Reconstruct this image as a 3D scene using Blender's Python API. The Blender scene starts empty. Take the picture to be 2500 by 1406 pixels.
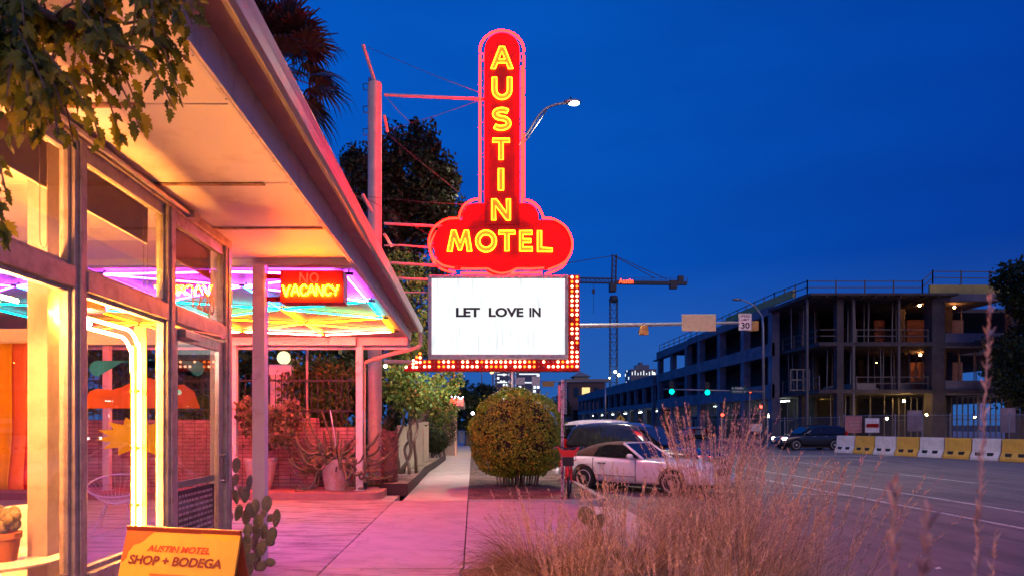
import bpy, bmesh, math, random
import numpy as np
from mathutils import Vector, Matrix, geometry
R = math.radians
sc = bpy.context.scene
col = sc.collection
rng = random.Random(7)
nrg = np.random.default_rng(11)

# ---------------------------------------------------------------- camera
F, CX, CY, H = 1667.0, 1155.0, 1036.0, 1.55      # photo focal length and vanishing point in photo pixels, eye height
cam_d = bpy.data.cameras.new('camera')
cam = bpy.data.objects.new('camera', cam_d)
col.objects.link(cam)
cam.location = (0, 0, H)
cam.rotation_euler = (R(90), 0, 0)
cam_d.sensor_width = 36.0
cam_d.lens = F / 2500 * 36
cam_d.shift_x = (1250 - CX) / 2500
cam_d.shift_y = (CY - 703) / 2500
cam_d.clip_start = 0.02
cam_d.clip_end = 6000
cam_d.dof.use_dof = True
cam_d.dof.focus_distance = 12.0
cam_d.dof.aperture_fstop = 7.0
sc.camera = cam

# ---------------------------------------------------------------- sky at dusk
w = bpy.data.worlds.new('World')
sc.world = w
w.use_nodes = True
wn, wl = w.node_tree.nodes, w.node_tree.links
bg = wn['Background']
tc = wn.new('ShaderNodeTexCoord')
sx = wn.new('ShaderNodeSeparateXYZ'); wl.new(tc.outputs['Generated'], sx.inputs[0])
sky = wn.new('ShaderNodeTexSky'); sky.sky_type = 'NISHITA'; sky.sun_disc = False
sky.sun_elevation = R(-2.0); sky.sun_rotation = R(164); sky.ozone_density = 4.0
def ramp_node(nodes, stops, interp='LINEAR'):
    r = nodes.new('ShaderNodeValToRGB'); r.color_ramp.interpolation = interp
    e = r.color_ramp.elements
    while len(e) < len(stops): e.new(0.5)
    for k, (p, c) in enumerate(stops):
        e[k].position = p; e[k].color = (*c, 1)
    return r
mr = wn.new('ShaderNodeMapRange'); mr.inputs[1].default_value = -0.25; mr.inputs[2].default_value = 0.62
wl.new(sx.outputs[0], mr.inputs[0])
side = ramp_node(wn, [(0, (0.0, .094, .54)), (.45, (0.0, .082, .475)), (1, (0.0, .043, .345))])
wl.new(mr.outputs[0], side.inputs[0])
hz = wn.new('ShaderNodeMapRange'); hz.inputs[1].default_value = 0.0; hz.inputs[2].default_value = 0.22
hz.inputs[3].default_value = 1; hz.inputs[4].default_value = 0
wl.new(sx.outputs[2], hz.inputs[0])
m1 = wn.new('ShaderNodeMix'); m1.data_type = 'RGBA'
wl.new(hz.outputs[0], m1.inputs['Factor']); wl.new(side.outputs[0], m1.inputs['A'])
m1.inputs['B'].default_value = (.028, .125, .42, 1)
# long faint bands of cloud low in the sky
mp = wn.new('ShaderNodeMapping'); mp.inputs['Scale'].default_value = (1.0, 1.0, 5.0)
wl.new(tc.outputs['Generated'], mp.inputs[0])
nz = wn.new('ShaderNodeTexNoise'); nz.inputs['Scale'].default_value = 2.2; nz.inputs['Detail'].default_value = 5
wl.new(mp.outputs[0], nz.inputs[0])
cr = ramp_node(wn, [(.36, (.88, .89, .90)), (.70, (1.09, 1.07, 1.04))])
wl.new(nz.outputs[0], cr.inputs[0])
m2 = wn.new('ShaderNodeMix'); m2.data_type = 'RGBA'; m2.blend_type = 'MULTIPLY'; m2.inputs['Factor'].default_value = 1
wl.new(m1.outputs['Result'], m2.inputs['A']); wl.new(cr.outputs[0], m2.inputs['B'])
m3 = wn.new('ShaderNodeMix'); m3.data_type = 'RGBA'; m3.blend_type = 'ADD'; m3.inputs['Factor'].default_value = .05
wl.new(m2.outputs['Result'], m3.inputs['A']); wl.new(sky.outputs[0], m3.inputs['B'])
wl.new(m3.outputs['Result'], bg.inputs[0])
bg.inputs[1].default_value = 1.0

sun_d = bpy.data.lights.new('sun', 'SUN'); sun = bpy.data.objects.new('sun', sun_d); col.objects.link(sun)   # soft warm fill added from behind the camera to lift car and grass
sun_d.energy = .65; sun_d.angle = R(35); sun_d.color = (1.0, .66, .54)
sun.rotation_euler = Vector((-.28, 1.0, -.42)).to_track_quat('-Z', 'Y').to_euler()
vs = sc.view_settings
vs.view_transform = 'Standard'; vs.look = 'None'; vs.gamma = 1; vs.exposure = 0
sc.render.engine = 'CYCLES'
cy = sc.cycles
cy.use_denoising = True
cy.use_light_tree = True
cy.max_bounces = 8; cy.diffuse_bounces = 4; cy.glossy_bounces = 3; cy.transparent_max_bounces = 24
cy.sample_clamp_indirect = 6
cy.caustics_reflective = False; cy.caustics_refractive = False

# ---------------------------------------------------------------- helpers
def P(x, y, Y):                                   # the point at depth Y seen at photo pixel x, y
    return Vector(((x - CX) * Y / F, Y, H + (CY - y) * Y / F))

def G(x, y, z=0.0):                               # the point at height z seen at photo pixel x, y
    Y = (H - z) * F / (y - CY)
    return Vector(((x - CX) * Y / F, Y, z))

class MB:
    def __init__(s): s.v = []; s.f = []; s.m = []
    def add(s, vs_, fs, mi=0):
        b = len(s.v); s.v.extend(Vector(p) for p in vs_)
        for f in fs: s.f.append([b + i for i in f]); s.m.append(mi)
        return s
    def box(s, x0, x1, y0, y1, z0, z1, mi=0):
        if x0 > x1: x0, x1 = x1, x0
        if y0 > y1: y0, y1 = y1, y0
        if z0 > z1: z0, z1 = z1, z0
        v = [(x, y, z) for z in (z0, z1) for y in (y0, y1) for x in (x0, x1)]
        return s.add(v, [(0, 2, 3, 1), (4, 5, 7, 6), (0, 1, 5, 4), (2, 6, 7, 3), (0, 4, 6, 2), (1, 3, 7, 5)], mi)
    def beam(s, p, q, wd, ht, mi=0, up=(0, 0, 1)):
        p, q = Vector(p), Vector(q); d = (q - p).normalized(); u = Vector(up)
        if abs(d.dot(u)) > .98: u = Vector((0, 1, 0))
        a = d.cross(u).normalized() * wd / 2; b = a.normalized().cross(d).normalized() * ht / 2
        v = [p - a - b, p + a - b, p + a + b, p - a + b, q - a - b, q + a - b, q + a + b, q - a + b]
        return s.add(v, [(3, 2, 1, 0), (4, 5, 6, 7), (0, 1, 5, 4), (1, 2, 6, 5), (2, 3, 7, 6), (3, 0, 4, 7)], mi)
    def tube(s, pts, r, n=8, closed=False, mi=0):
        pts = [Vector(p) for p in pts]; N = len(pts)
        rr = r if hasattr(r, '__len__') else [r] * N
        prev = None; rings = []
        for i, p in enumerate(pts):
            if closed: d = pts[(i + 1) % N] - pts[i - 1]
            else: d = pts[min(i + 1, N - 1)] - pts[max(i - 1, 0)]
            d = d.normalized() if d.length > 1e-9 else Vector((0, 0, 1))
            if prev is None:
                u = Vector((0, 0, 1)) if abs(d.z) < .9 else Vector((1, 0, 0))
                a = d.cross(u).normalized()
            else:
                a = prev - d * prev.dot(d)
                a = a.normalized() if a.length > 1e-6 else d.orthogonal().normalized()
            prev = a; b = d.cross(a)
            rings.append([p + (a * math.cos(t) + b * math.sin(t)) * rr[i] for t in (2 * math.pi * k / n for k in range(n))])
        base = len(s.v)
        for ring in rings: s.v.extend(ring)
        for i in range(N if closed else N - 1):
            j = (i + 1) % N
            for k in range(n):
                l = (k + 1) % n
                s.f.append([base + i * n + k, base + i * n + l, base + j * n + l, base + j * n + k]); s.m.append(mi)
        if not closed:
            s.f.append([base + k for k in range(n)][::-1]); s.m.append(mi)
            s.f.append([base + (N - 1) * n + k for k in range(n)]); s.m.append(mi)
        return s
    def lathe(s, prof, c=(0, 0, 0), n=24, mi=0, ax='z'):
        c = Vector(c); base = len(s.v)
        for r, z in prof:
            for k in range(n):
                t = 2 * math.pi * k / n
                a, b = r * math.cos(t), r * math.sin(t)
                s.v.append(c + (Vector((a, b, z)) if ax == 'z' else Vector((a, z, b)) if ax == 'y' else Vector((z, a, b))))
        for i in range(len(prof) - 1):
            for k in range(n):
                l = (k + 1) % n
                s.f.append([base + i * n + k, base + i * n + l, base + (i + 1) * n + l, base + (i + 1) * n + k]); s.m.append(mi)
        s.f.append([base + k for k in range(n)][::-1]); s.m.append(mi)
        s.f.append([base + (len(prof) - 1) * n + k for k in range(n)]); s.m.append(mi)
        return s
    def ball(s, c, r, nu=12, nv=8, mi=0):
        r = Vector((r, r, r)) if not hasattr(r, '__len__') else Vector(r)
        c = Vector(c); b = len(s.v)
        s.v.append(c + Vector((0, 0, -r.z)))
        for i in range(1, nv):
            p = -math.pi / 2 + math.pi * i / nv
            for k in range(nu):
                t = 2 * math.pi * k / nu
                s.v.append(c + Vector((r.x * math.cos(p) * math.cos(t), r.y * math.cos(p) * math.sin(t), r.z * math.sin(p))))
        s.v.append(c + Vector((0, 0, r.z))); top = len(s.v) - 1
        for k in range(nu):
            l = (k + 1) % nu
            s.f.append([b, b + 1 + l, b + 1 + k]); s.m.append(mi)
            for i in range(nv - 2):
                o = b + 1 + i * nu
                s.f.append([o + k, o + l, o + nu + l, o + nu + k]); s.m.append(mi)
            o = b + 1 + (nv - 2) * nu
            s.f.append([o + k, o + l, top]); s.m.append(mi)
        return s
    def prism(s, outer, fn, depth, holes=(), mi=0, mi_side=None):
        # outer, holes: lists of (u, v); fn(u, v, d) gives the point; front face at d = 0, back at d = depth
        loops = [[Vector((u, v, 0)) for u, v in outer]] + [[Vector((u, v, 0)) for u, v in h] for h in holes]
        flat = [p for lp in loops for p in lp]
        tris = geometry.tessellate_polygon(loops)
        b = len(s.v); n = len(flat); ms = mi if mi_side is None else mi_side
        s.v.extend(Vector(fn(p.x, p.y, 0)) for p in flat); s.v.extend(Vector(fn(p.x, p.y, depth)) for p in flat)
        for t in tris:
            s.f.append([b + i for i in t]); s.m.append(mi)
            s.f.append([b + n + i for i in reversed(t)]); s.m.append(ms)
        o = 0
        for lp in loops:
            k = len(lp)
            for i in range(k):
                j = (i + 1) % k
                s.f.append([b + o + i, b + o + j, b + n + o + j, b + n + o + i]); s.m.append(ms)
            o += k
        return s
    def build(s, name, mats, parent=None, smooth=False, bevel=0, local=False, sub=0, ang=None):
        if not isinstance(mats, (list, tuple)): mats = [mats]
        off = Vector((0, 0, 0))
        if parent is not None and not local:
            q = parent
            while q is not None: off += q.location; q = q.parent
        me = bpy.data.meshes.new(name)
        me.from_pydata([tuple(p - off) for p in s.v], [], s.f)
        for m in mats: me.materials.append(m)
        if len(mats) > 1: me.polygons.foreach_set('material_index', s.m)
        bm = bmesh.new(); bm.from_mesh(me); bmesh.ops.recalc_face_normals(bm, faces=bm.faces); bm.to_mesh(me); bm.free()
        if smooth:
            me.polygons.foreach_set('use_smooth', [True] * len(me.polygons))
            if ang: me.set_sharp_from_angle(angle=R(ang))
        o = bpy.data.objects.new(name, me); col.objects.link(o)
        if parent is not None: o.parent = parent
        if bevel:
            b = o.modifiers.new('bevel', 'BEVEL'); b.width = bevel; b.segments = 2; b.limit_method = 'ANGLE'; b.angle_limit = R(40)
        if sub:
            b = o.modifiers.new('sub', 'SUBSURF'); b.levels = sub; b.render_levels = sub
        return o

def nmesh(name, V, faces_per, mats, parent=None, smooth=False):
    # many like faces: V is (n, k, 3), each row one face of k points
    n, k = V.shape[:2]
    off = Vector((0, 0, 0)); q = parent
    while q is not None: off += q.location; q = q.parent
    me = bpy.data.meshes.new(name)
    me.vertices.add(n * k); me.vertices.foreach_set('co', (V.reshape(-1, 3) - np.array(off)).astype(np.float32).ravel())
    me.loops.add(n * k); me.loops.foreach_set('vertex_index', np.arange(n * k, dtype=np.int32))
    me.polygons.add(n); me.polygons.foreach_set('loop_start', np.arange(0, n * k, k, dtype=np.int32))
    me.update(calc_edges=True); me.validate()
    for m in (mats if isinstance(mats, (list, tuple)) else [mats]): me.materials.append(m)
    o = bpy.data.objects.new(name, me); col.objects.link(o)
    if parent is not None: o.parent = parent
    return o

def thing(name, label, cat, loc=(0, 0, 0), group=None, rotz=0):
    o = bpy.data.objects.new(name, None); col.objects.link(o)
    o.location = loc; o.rotation_euler = (0, 0, rotz); o.empty_display_size = .2
    o['label'] = label; o['category'] = cat
    if group: o['group'] = group
    return o

def tag(o, label, cat, group=None):
    o['label'] = label; o['category'] = cat
    if group: o['group'] = group
    return o

def struct(o):
    o['kind'] = 'structure'; return o

def copy_tree(o, parent=None):
    c = o.copy(); col.objects.link(c)
    if parent is not None: c.parent = parent
    for ch in list(o.children): copy_tree(ch, c)
    return c

def text_polys(s, size=1.0, bold=0.0, shear=0.0, space=1.0):
    cu = bpy.data.curves.new('text', 'FONT'); cu.body = s; cu.size = size; cu.offset = bold; cu.shear = shear
    cu.space_character = space; cu.align_x = 'CENTER'; cu.resolution_u = 4; cu.fill_mode = 'FRONT'
    o = bpy.data.objects.new('text', cu); col.objects.link(o)
    dg = bpy.context.evaluated_depsgraph_get(); dg.update()
    me = bpy.data.meshes.new_from_object(o.evaluated_get(dg))
    v = [tuple(p.co[:2]) for p in me.vertices]; f = [list(p.vertices) for p in me.polygons]
    bpy.data.objects.remove(o); bpy.data.curves.remove(cu); bpy.data.meshes.remove(me)
    return v, f

def put_text(mb, s, rect, fn, mi=0, bold=0.0, shear=0.0, space=1.0):
    # rect = (u0, v0, u1, v1) box the words fill; fn(u, v) -> point
    v, f = text_polys(s, 1.0, bold, shear, space)
    xs = [p[0] for p in v]; ys = [p[1] for p in v]
    u0, v0, u1, v1 = rect; a = (u1 - u0) / (max(xs) - min(xs)); b = (v1 - v0) / (max(ys) - min(ys))
    mb.add([fn(u0 + (x - min(xs)) * a, v0 + (y - min(ys)) * b) for x, y in v], f, mi)

def smooth_path(pts, n=6, closed=False):
    pts = [Vector(p) for p in pts]; out = []; N = len(pts)
    for i in range(N if closed else N - 1):
        if closed: p0, p1, p2, p3 = pts[i - 1], pts[i], pts[(i + 1) % N], pts[(i + 2) % N]
        else: p0, p1, p2, p3 = pts[max(i - 1, 0)], pts[i], pts[i + 1], pts[min(i + 2, N - 1)]
        for k in range(n):
            t = k / n
            out.append(.5 * ((2 * p1) + (p2 - p0) * t + (2 * p0 - 5 * p1 + 4 * p2 - p3) * t * t + (3 * p1 - p0 - 3 * p2 + p3) * t ** 3))
    if not closed: out.append(pts[-1])
    return out

def arc(cx, cy, rx, ry, a0, a1, n=12):
    return [(cx + rx * math.cos(R(a0 + (a1 - a0) * k / n)), cy + ry * math.sin(R(a0 + (a1 - a0) * k / n))) for k in range(n + 1)]

# ---------------------------------------------------------------- materials
def newmat(name):
    m = bpy.data.materials.new(name); m.use_nodes = True
    return m, m.node_tree.nodes, m.node_tree.links, m.node_tree.nodes['Principled BSDF']

def M(name, c, rough=.6, metal=0.0, c2=None, scale=6.0, bump=0.0, bscale=60.0, spec=.5, coat=0.0, detail=6, lo=.35, hi=.65, stretch=None):
    m, n, l, b = newmat(name)
    t = n.new('ShaderNodeTexCoord'); src = t.outputs['Object']
    if stretch:
        mp_ = n.new('ShaderNodeMapping'); mp_.inputs['Scale'].default_value = stretch
        l.new(src, mp_.inputs[0]); src = mp_.outputs[0]
    if c2 is None: c2 = tuple(min(1, v * .8) for v in c); c = tuple(min(1, v * 1.08) for v in c)
    z = n.new('ShaderNodeTexNoise'); z.inputs['Scale'].default_value = scale; z.inputs['Detail'].default_value = detail
    z.inputs['Roughness'].default_value = .65
    l.new(src, z.inputs['Vector'])
    r = ramp_node(n, [(lo, c2), (hi, c)]); l.new(z.outputs[0], r.inputs[0]); l.new(r.outputs[0], b.inputs['Base Color'])
    b.inputs['Roughness'].default_value = rough; b.inputs['Metallic'].default_value = metal
    b.inputs['Specular IOR Level'].default_value = spec
    if coat: b.inputs['Coat Weight'].default_value = coat; b.inputs['Coat Roughness'].default_value = .05
    if bump:
        z2 = n.new('ShaderNodeTexNoise'); z2.inputs['Scale'].default_value = bscale; z2.inputs['Detail'].default_value = 4
        l.new(t.outputs['Object'], z2.inputs['Vector'])
        bp = n.new('ShaderNodeBump'); bp.inputs['Strength'].default_value = bump; bp.inputs['Distance'].default_value = .02
        l.new(z2.outputs[0], bp.inputs['Height']); l.new(bp.outputs[0], b.inputs['Normal'])
    return m

def E_(name, c, k):
    m, n, l, b = newmat(name); n.remove(b)
    e = n.new('ShaderNodeEmission'); e.inputs[0].default_value = (*c, 1); e.inputs[1].default_value = k
    l.new(e.outputs[0], n['Material Output'].inputs[0])
    return m

def leafmat(name, stops, trans=.3, rough=.5):
    m, n, l, b = newmat(name)
    g = n.new('ShaderNodeNewGeometry')
    r = ramp_node(n, stops); l.new(g.outputs['Random Per Island'], r.inputs[0])
    l.new(r.outputs[0], b.inputs['Base Color']); b.inputs['Roughness'].default_value = rough
    b.inputs['Specular IOR Level'].default_value = .3
    tr = n.new('ShaderNodeBsdfTranslucent'); l.new(r.outputs[0], tr.inputs[0])
    mx = n.new('ShaderNodeMixShader'); mx.inputs[0].default_value = trans
    l.new(b.outputs[0], mx.inputs[1]); l.new(tr.outputs[0], mx.inputs[2]); l.new(mx.outputs[0], n['Material Output'].inputs[0])
    return m

def fabric(m, c, k=.5):                              # thin sheet: some light comes through
    n, l = m.node_tree.nodes, m.node_tree.links; tr = n.new('ShaderNodeBsdfTranslucent'); tr.inputs[0].default_value = (*c, 1); mx = n.new('ShaderNodeMixShader'); mx.inputs[0].default_value = k
    l.new(n['Principled BSDF'].outputs[0], mx.inputs[1]); l.new(tr.outputs[0], mx.inputs[2]); l.new(mx.outputs[0], n['Material Output'].inputs[0])
    return m

def glassmat(name, tint=(.96, .97, .97), base=.05, gain=.75, rough=0.0):
    m, n, l, b = newmat(name); n.remove(b)
    lw = n.new('ShaderNodeLayerWeight'); lw.inputs[0].default_value = .5
    pw = n.new('ShaderNodeMath'); pw.operation = 'POWER'; pw.inputs[1].default_value = 4.5; l.new(lw.outputs['Facing'], pw.inputs[0])
    ml = n.new('ShaderNodeMath'); ml.operation = 'MULTIPLY_ADD'; ml.inputs[1].default_value = gain; ml.inputs[2].default_value = base
    l.new(pw.outputs[0], ml.inputs[0])
    tr = n.new('ShaderNodeBsdfTransparent'); tr.inputs[0].default_value = (*tint, 1)
    gl = n.new('ShaderNodeBsdfGlossy'); gl.inputs['Roughness'].default_value = rough
    mx = n.new('ShaderNodeMixShader'); l.new(ml.outputs[0], mx.inputs[0]); l.new(tr.outputs[0], mx.inputs[1]); l.new(gl.outputs[0], mx.inputs[2])
    l.new(mx.outputs[0], n['Material Output'].inputs[0])
    return m
# ---------------------------------------------------------------- shared materials
def concrete(name, c, c2, stain, st_scale=(1, 1, 1), amount=.55, crack_scale=.38):
    m, n, l, b = newmat(name)
    t = n.new('ShaderNodeTexCoord')
    a = n.new('ShaderNodeTexNoise'); a.inputs['Scale'].default_value = 1.1; a.inputs['Detail'].default_value = 8; a.inputs['Roughness'].default_value = .7
    l.new(t.outputs['Object'], a.inputs['Vector'])
    r = ramp_node(n, [(.35, c2), (.62, c)]); l.new(a.outputs[0], r.inputs[0])
    mp_ = n.new('ShaderNodeMapping'); mp_.inputs['Scale'].default_value = st_scale; mp_.inputs['Rotation'].default_value = (0, 0, .25)
    l.new(t.outputs['Object'], mp_.inputs[0])
    s = n.new('ShaderNodeTexNoise'); s.inputs['Scale'].default_value = 1.6; s.inputs['Detail'].default_value = 9; s.inputs['Roughness'].default_value = .72
    l.new(mp_.outputs[0], s.inputs['Vector'])
    sr = ramp_node(n, [(.47, (0, 0, 0)), (.64, (amount,) * 3)]); l.new(s.outputs[0], sr.inputs[0])
    mx = n.new('ShaderNodeMix'); mx.data_type = 'RGBA'; l.new(sr.outputs[0], mx.inputs['Factor']); l.new(r.outputs[0], mx.inputs['A'])
    mx.inputs['B'].default_value = (*stain, 1)
    # small dark specks and gum spots
    v = n.new('ShaderNodeTexVoronoi'); v.inputs['Scale'].default_value = 2.3; l.new(t.outputs['Object'], v.inputs['Vector'])
    vr = ramp_node(n, [(.035, (1, 1, 1)), (.05, (0, 0, 0))]); l.new(v.outputs['Distance'], vr.inputs[0])
    m2_ = n.new('ShaderNodeMix'); m2_.data_type = 'RGBA'; l.new(vr.outputs[0], m2_.inputs['Factor']); l.new(mx.outputs['Result'], m2_.inputs['A'])
    m2_.inputs['B'].default_value = (c2[0] * .3, c2[1] * .3, c2[2] * .3, 1)
    # hairline cracks that wander across a few places only
    dn = n.new('ShaderNodeTexNoise'); dn.inputs['Scale'].default_value = 1.3; dn.inputs['Detail'].default_value = 6; l.new(t.outputs['Object'], dn.inputs['Vector'])
    dm = n.new('ShaderNodeMix'); dm.data_type = 'RGBA'; dm.blend_type = 'ADD'; dm.inputs['Factor'].default_value = .9; l.new(t.outputs['Object'], dm.inputs['A']); l.new(dn.outputs['Color'], dm.inputs['B'])
    ck = n.new('ShaderNodeTexVoronoi'); ck.feature = 'DISTANCE_TO_EDGE'; ck.inputs['Scale'].default_value = crack_scale; l.new(dm.outputs['Result'], ck.inputs['Vector'])
    cr_ = ramp_node(n, [(.0015, (1, 1, 1)), (.005, (0, 0, 0))]); l.new(ck.outputs['Distance'], cr_.inputs[0])
    gate = ramp_node(n, [(.50, (0, 0, 0)), (.60, (.5, .5, .5))]); l.new(a.outputs[0], gate.inputs[0])
    cm = n.new('ShaderNodeMath'); cm.operation = 'MULTIPLY'; l.new(cr_.outputs[0], cm.inputs[0]); l.new(gate.outputs[0], cm.inputs[1])
    m4_ = n.new('ShaderNodeMix'); m4_.data_type = 'RGBA'; l.new(cm.outputs[0], m4_.inputs['Factor']); l.new(m2_.outputs['Result'], m4_.inputs['A']); m4_.inputs['B'].default_value = (c2[0] * .25, c2[1] * .25, c2[2] * .25, 1); m2_ = m4_
    f = n.new('ShaderNodeTexNoise'); f.inputs['Scale'].default_value = 160; f.inputs['Detail'].default_value = 2; l.new(t.outputs['Object'], f.inputs['Vector'])
    fr = ramp_node(n, [(.3, (.8, .8, .8)), (.7, (1.1, 1.1, 1.1))]); l.new(f.outputs[0], fr.inputs[0])
    m3_ = n.new('ShaderNodeMix'); m3_.data_type = 'RGBA'; m3_.blend_type = 'MULTIPLY'; m3_.inputs['Factor'].default_value = 1
    l.new(m2_.outputs['Result'], m3_.inputs['A']); l.new(fr.outputs[0], m3_.inputs['B']); l.new(m3_.outputs['Result'], b.inputs['Base Color'])
    b.inputs['Roughness'].default_value = .75
    bp = n.new('ShaderNodeBump'); bp.inputs['Strength'].default_value = .25; bp.inputs['Distance'].default_value = .01
    l.new(f.outputs[0], bp.inputs['Height']); l.new(bp.outputs[0], b.inputs['Normal'])
    return m

def gravelmat(name, stops, scale=38):
    m, n, l, b = newmat(name)
    t = n.new('ShaderNodeTexCoord')
    v = n.new('ShaderNodeTexVoronoi'); v.inputs['Scale'].default_value = scale; l.new(t.outputs['Object'], v.inputs['Vector'])
    sp = n.new('ShaderNodeSeparateColor'); l.new(v.outputs['Color'], sp.inputs[0])
    r = ramp_node(n, stops); l.new(sp.outputs[0], r.inputs[0])
    z = n.new('ShaderNodeTexNoise'); z.inputs['Scale'].default_value = 1.7; z.inputs['Detail'].default_value = 6; l.new(t.outputs['Object'], z.inputs['Vector'])
    zr = ramp_node(n, [(.35, (.55, .5, .5)), (.62, (1.1, 1.1, 1.1))]); l.new(z.outputs[0], zr.inputs[0])
    mx = n.new('ShaderNodeMix'); mx.data_type = 'RGBA'; mx.blend_type = 'MULTIPLY'; mx.inputs['Factor'].default_value = 1
    l.new(r.outputs[0], mx.inputs['A']); l.new(zr.outputs[0], mx.inputs['B']); l.new(mx.outputs['Result'], b.inputs['Base Color'])
    b.inputs['Roughness'].default_value = .85
    bp = n.new('ShaderNodeBump'); bp.inputs['Strength'].default_value = .9; bp.inputs['Distance'].default_value = .03
    l.new(v.outputs['Distance'], bp.inputs['Height']); bp.invert = True; l.new(bp.outputs[0], b.inputs['Normal'])
    return m

mt_court = concrete('court_concrete', (.50, .46, .43), (.40, .36, .34), (.13, .10, .10), (.8, 3.4, 1), .95)
mt_walk = concrete('sidewalk_concrete', (.52, .48, .45), (.45, .41, .39), (.30, .26, .25), (1, 1.5, 1), .6)
mt_walk2 = concrete('old_sidewalk', (.54, .48, .43), (.44, .39, .35), (.26, .22, .2), (1, 1.5, 1), .4)
mt_asph = concrete('asphalt', (.23, .185, .185), (.165, .135, .14), (.10, .085, .085), (1.6, .16, 1), .85, .3)
mt_kerb = M('kerb_concrete', (.45, .41, .38), .8, c2=(.34, .31, .29), scale=9, bump=.2)
mt_gravel = gravelmat('gravel', [(0, (.05, .035, .025)), (.5, (.16, .11, .08)), (1, (.36, .28, .22))])
mt_gravel2 = gravelmat('pale_gravel', [(0, (.16, .12, .08)), (.5, (.36, .29, .2)), (1, (.55, .48, .38))])
mt_dirt = M('dirt', (.10, .08, .06), .95, c2=(.05, .04, .03), scale=3)
mt_paint = M('road_paint', (.62, .60, .58), .6, c2=(.22, .2, .2), scale=14, lo=.38, hi=.55)
mt_white = M('white_paint', (.78, .75, .72), .55, c2=(.66, .62, .58), scale=3.5, bump=.05)
mt_white_d = M('white_paint_worn', (.76, .72, .68), .55, c2=(.50, .43, .39), scale=5, lo=.28, hi=.48, bump=.08)
mt_alu = M('aluminium', (.55, .53, .5), .38, .7, c2=(.36, .34, .33), scale=11, lo=.3, hi=.6)
mt_frame = M('window_frame_metal', (.50, .47, .44), .5, .25, c2=(.30, .27, .25), scale=9, lo=.32, hi=.56, bump=.06)
mt_gutter = M('gutter_metal', (.46, .44, .43), .4, .5, c2=(.3, .28, .28), scale=4, stretch=(6, .6, 6))
mt_dark = M('dark_metal', (.03, .03, .032), .5, .3)
mt_black = M('black_rubber', (.018, .018, .018), .7)
mt_chrome = M('chrome', (.7, .7, .7), .12, 1.0)
mt_steel = M('galvanised_steel', (.42, .42, .43), .42, .7, c2=(.3, .3, .31), scale=8)
mt_wire = M('wire', (.05, .05, .05), .6)
mt_pink = M('salmon_paint', (.78, .56, .40), .5, c2=(.64, .44, .32), scale=4)
mt_redp = M('red_paint', (.50, .003, .006), .5, c2=(.30, .002, .004), scale=1.3, detail=8, spec=.2)
mt_glass = glassmat('window_glass')
mt_glass2 = glassmat('clear_glass', (.93, .93, .94), .04, .5)

# ---------------------------------------------------------------- ground, road, pavements
def sheet(name, pts, z, m, thick=.02):
    mb = MB(); mb.prism(pts, lambda u, v, d: (u, v, z - d), thick)
    return struct(mb.build(name, m))
rect = lambda x0, x1, y0, y1: [(x0, y0), (x1, y0), (x1, y1), (x0, y1)]
sheet('ground', rect(-1500, 1500, -600, 3000), -.30, mt_dirt, .5)
sheet('road', rect(2.62, 26.6, -40, 600), -.18, mt_asph, .1)
sheet('side_street', rect(26.6, 90, 38, 50), -.182, mt_asph, .1)
mb = MB()
for x, y0, y1, ww in ((10.87, 5, 60, .12), (9.18, 6, 24.5, .12)):
    y = y0
    while y < y1:
        yy = min(y + 2.9, y1); mb.prism(rect(x - ww / 2, x + ww / 2, y, yy - .02), lambda u, v, d: (u, v, -.176 - d), .003); y = yy
for y in (-2, 9.1, 20.2, 28.3, 39.5, 50.6, 61.7, 72.8):
    mb.prism(rect(14.84, 14.96, y, y + 3.7), lambda u, v, d: (u, v, -.176 - d), .003)
for y in (-2, 9, 20, 31.5, 43, 54, 65):
    mb.prism(rect(19.0, 19.12, y, y + 3.4), lambda u, v, d: (u, v, -.176 - d), .003)
for a, b_ in ((Vector((7.3, 17.55, 0)), Vector((9.1, 16.7, 0))), (Vector((6.4, 23.4, 0)), Vector((9.1, 20.6, 0)))):     # worn ends of the angled parking stalls
    q = (b_ - a).normalized(); nn = Vector((-q.y, q.x, 0)) * .05
    mb.prism([tuple((a + nn)[:2]), tuple((a - nn)[:2]), tuple((b_ - nn)[:2]), tuple((b_ + nn)[:2])], lambda u, v, d: (u, v, -.1755 - d), .003)
mb.prism(rect(3.6, 26.2, 37.6, 38.0), lambda u, v, d: (u, v, -.1755 - d), .003)
struct(mb.build('road_marking', mt_paint))
# motor court slabs left of the sidewalk joint, with open joints between
mb = MB()
for y0, y1 in ((2.0, 7.05), (7.07, 10.72), (10.74, 15.0)):
    for x0, x1 in ((-16, -9.02), (-9, -5.32), (-5.3, -1.615)):
        mb.box(x0, x1, y0, y1, -.15, 0)
struct(mb.build('court_floor', mt_court, bevel=.006))
mb = MB()
mb.box(-1.6, -.14, -6, 2.6, -.15, .0); mb.box(-1.6, -.14, 2.62, 7.38, -.15, .0)
struct(mb.build('near_sidewalk', mt_court, bevel=.006))
mb = MB()
mb.box(-1.6, -.11, 7.40, 13.9, -.15, .002); mb.box(-.095, 1.5, 7.40, 13.9, -.15, .002)
mb.add([(1.5, 7.4, .002), (3.1, 7.4, -.17), (3.1, 13.9, -.17), (1.5, 13.9, .002), (1.5, 7.4, -.2), (3.1, 7.4, -.25), (3.1, 13.9, -.25), (1.5, 13.9, -.2)],
       [(0, 1, 2, 3), (7, 6, 5, 4), (0, 4, 5, 1), (2, 6, 7, 3)])
struct(mb.build('driveway_apron', mt_walk, bevel=.006))
mb = MB(); y = 13.915
for k, dy in enumerate([3.2] + [3.9] * 22):
    mb.box(-1.44, -.11, y, y + dy - .02, -.15, .002); y += dy
struct(mb.build('far_sidewalk', mt_walk2, bevel=.006))
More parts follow.
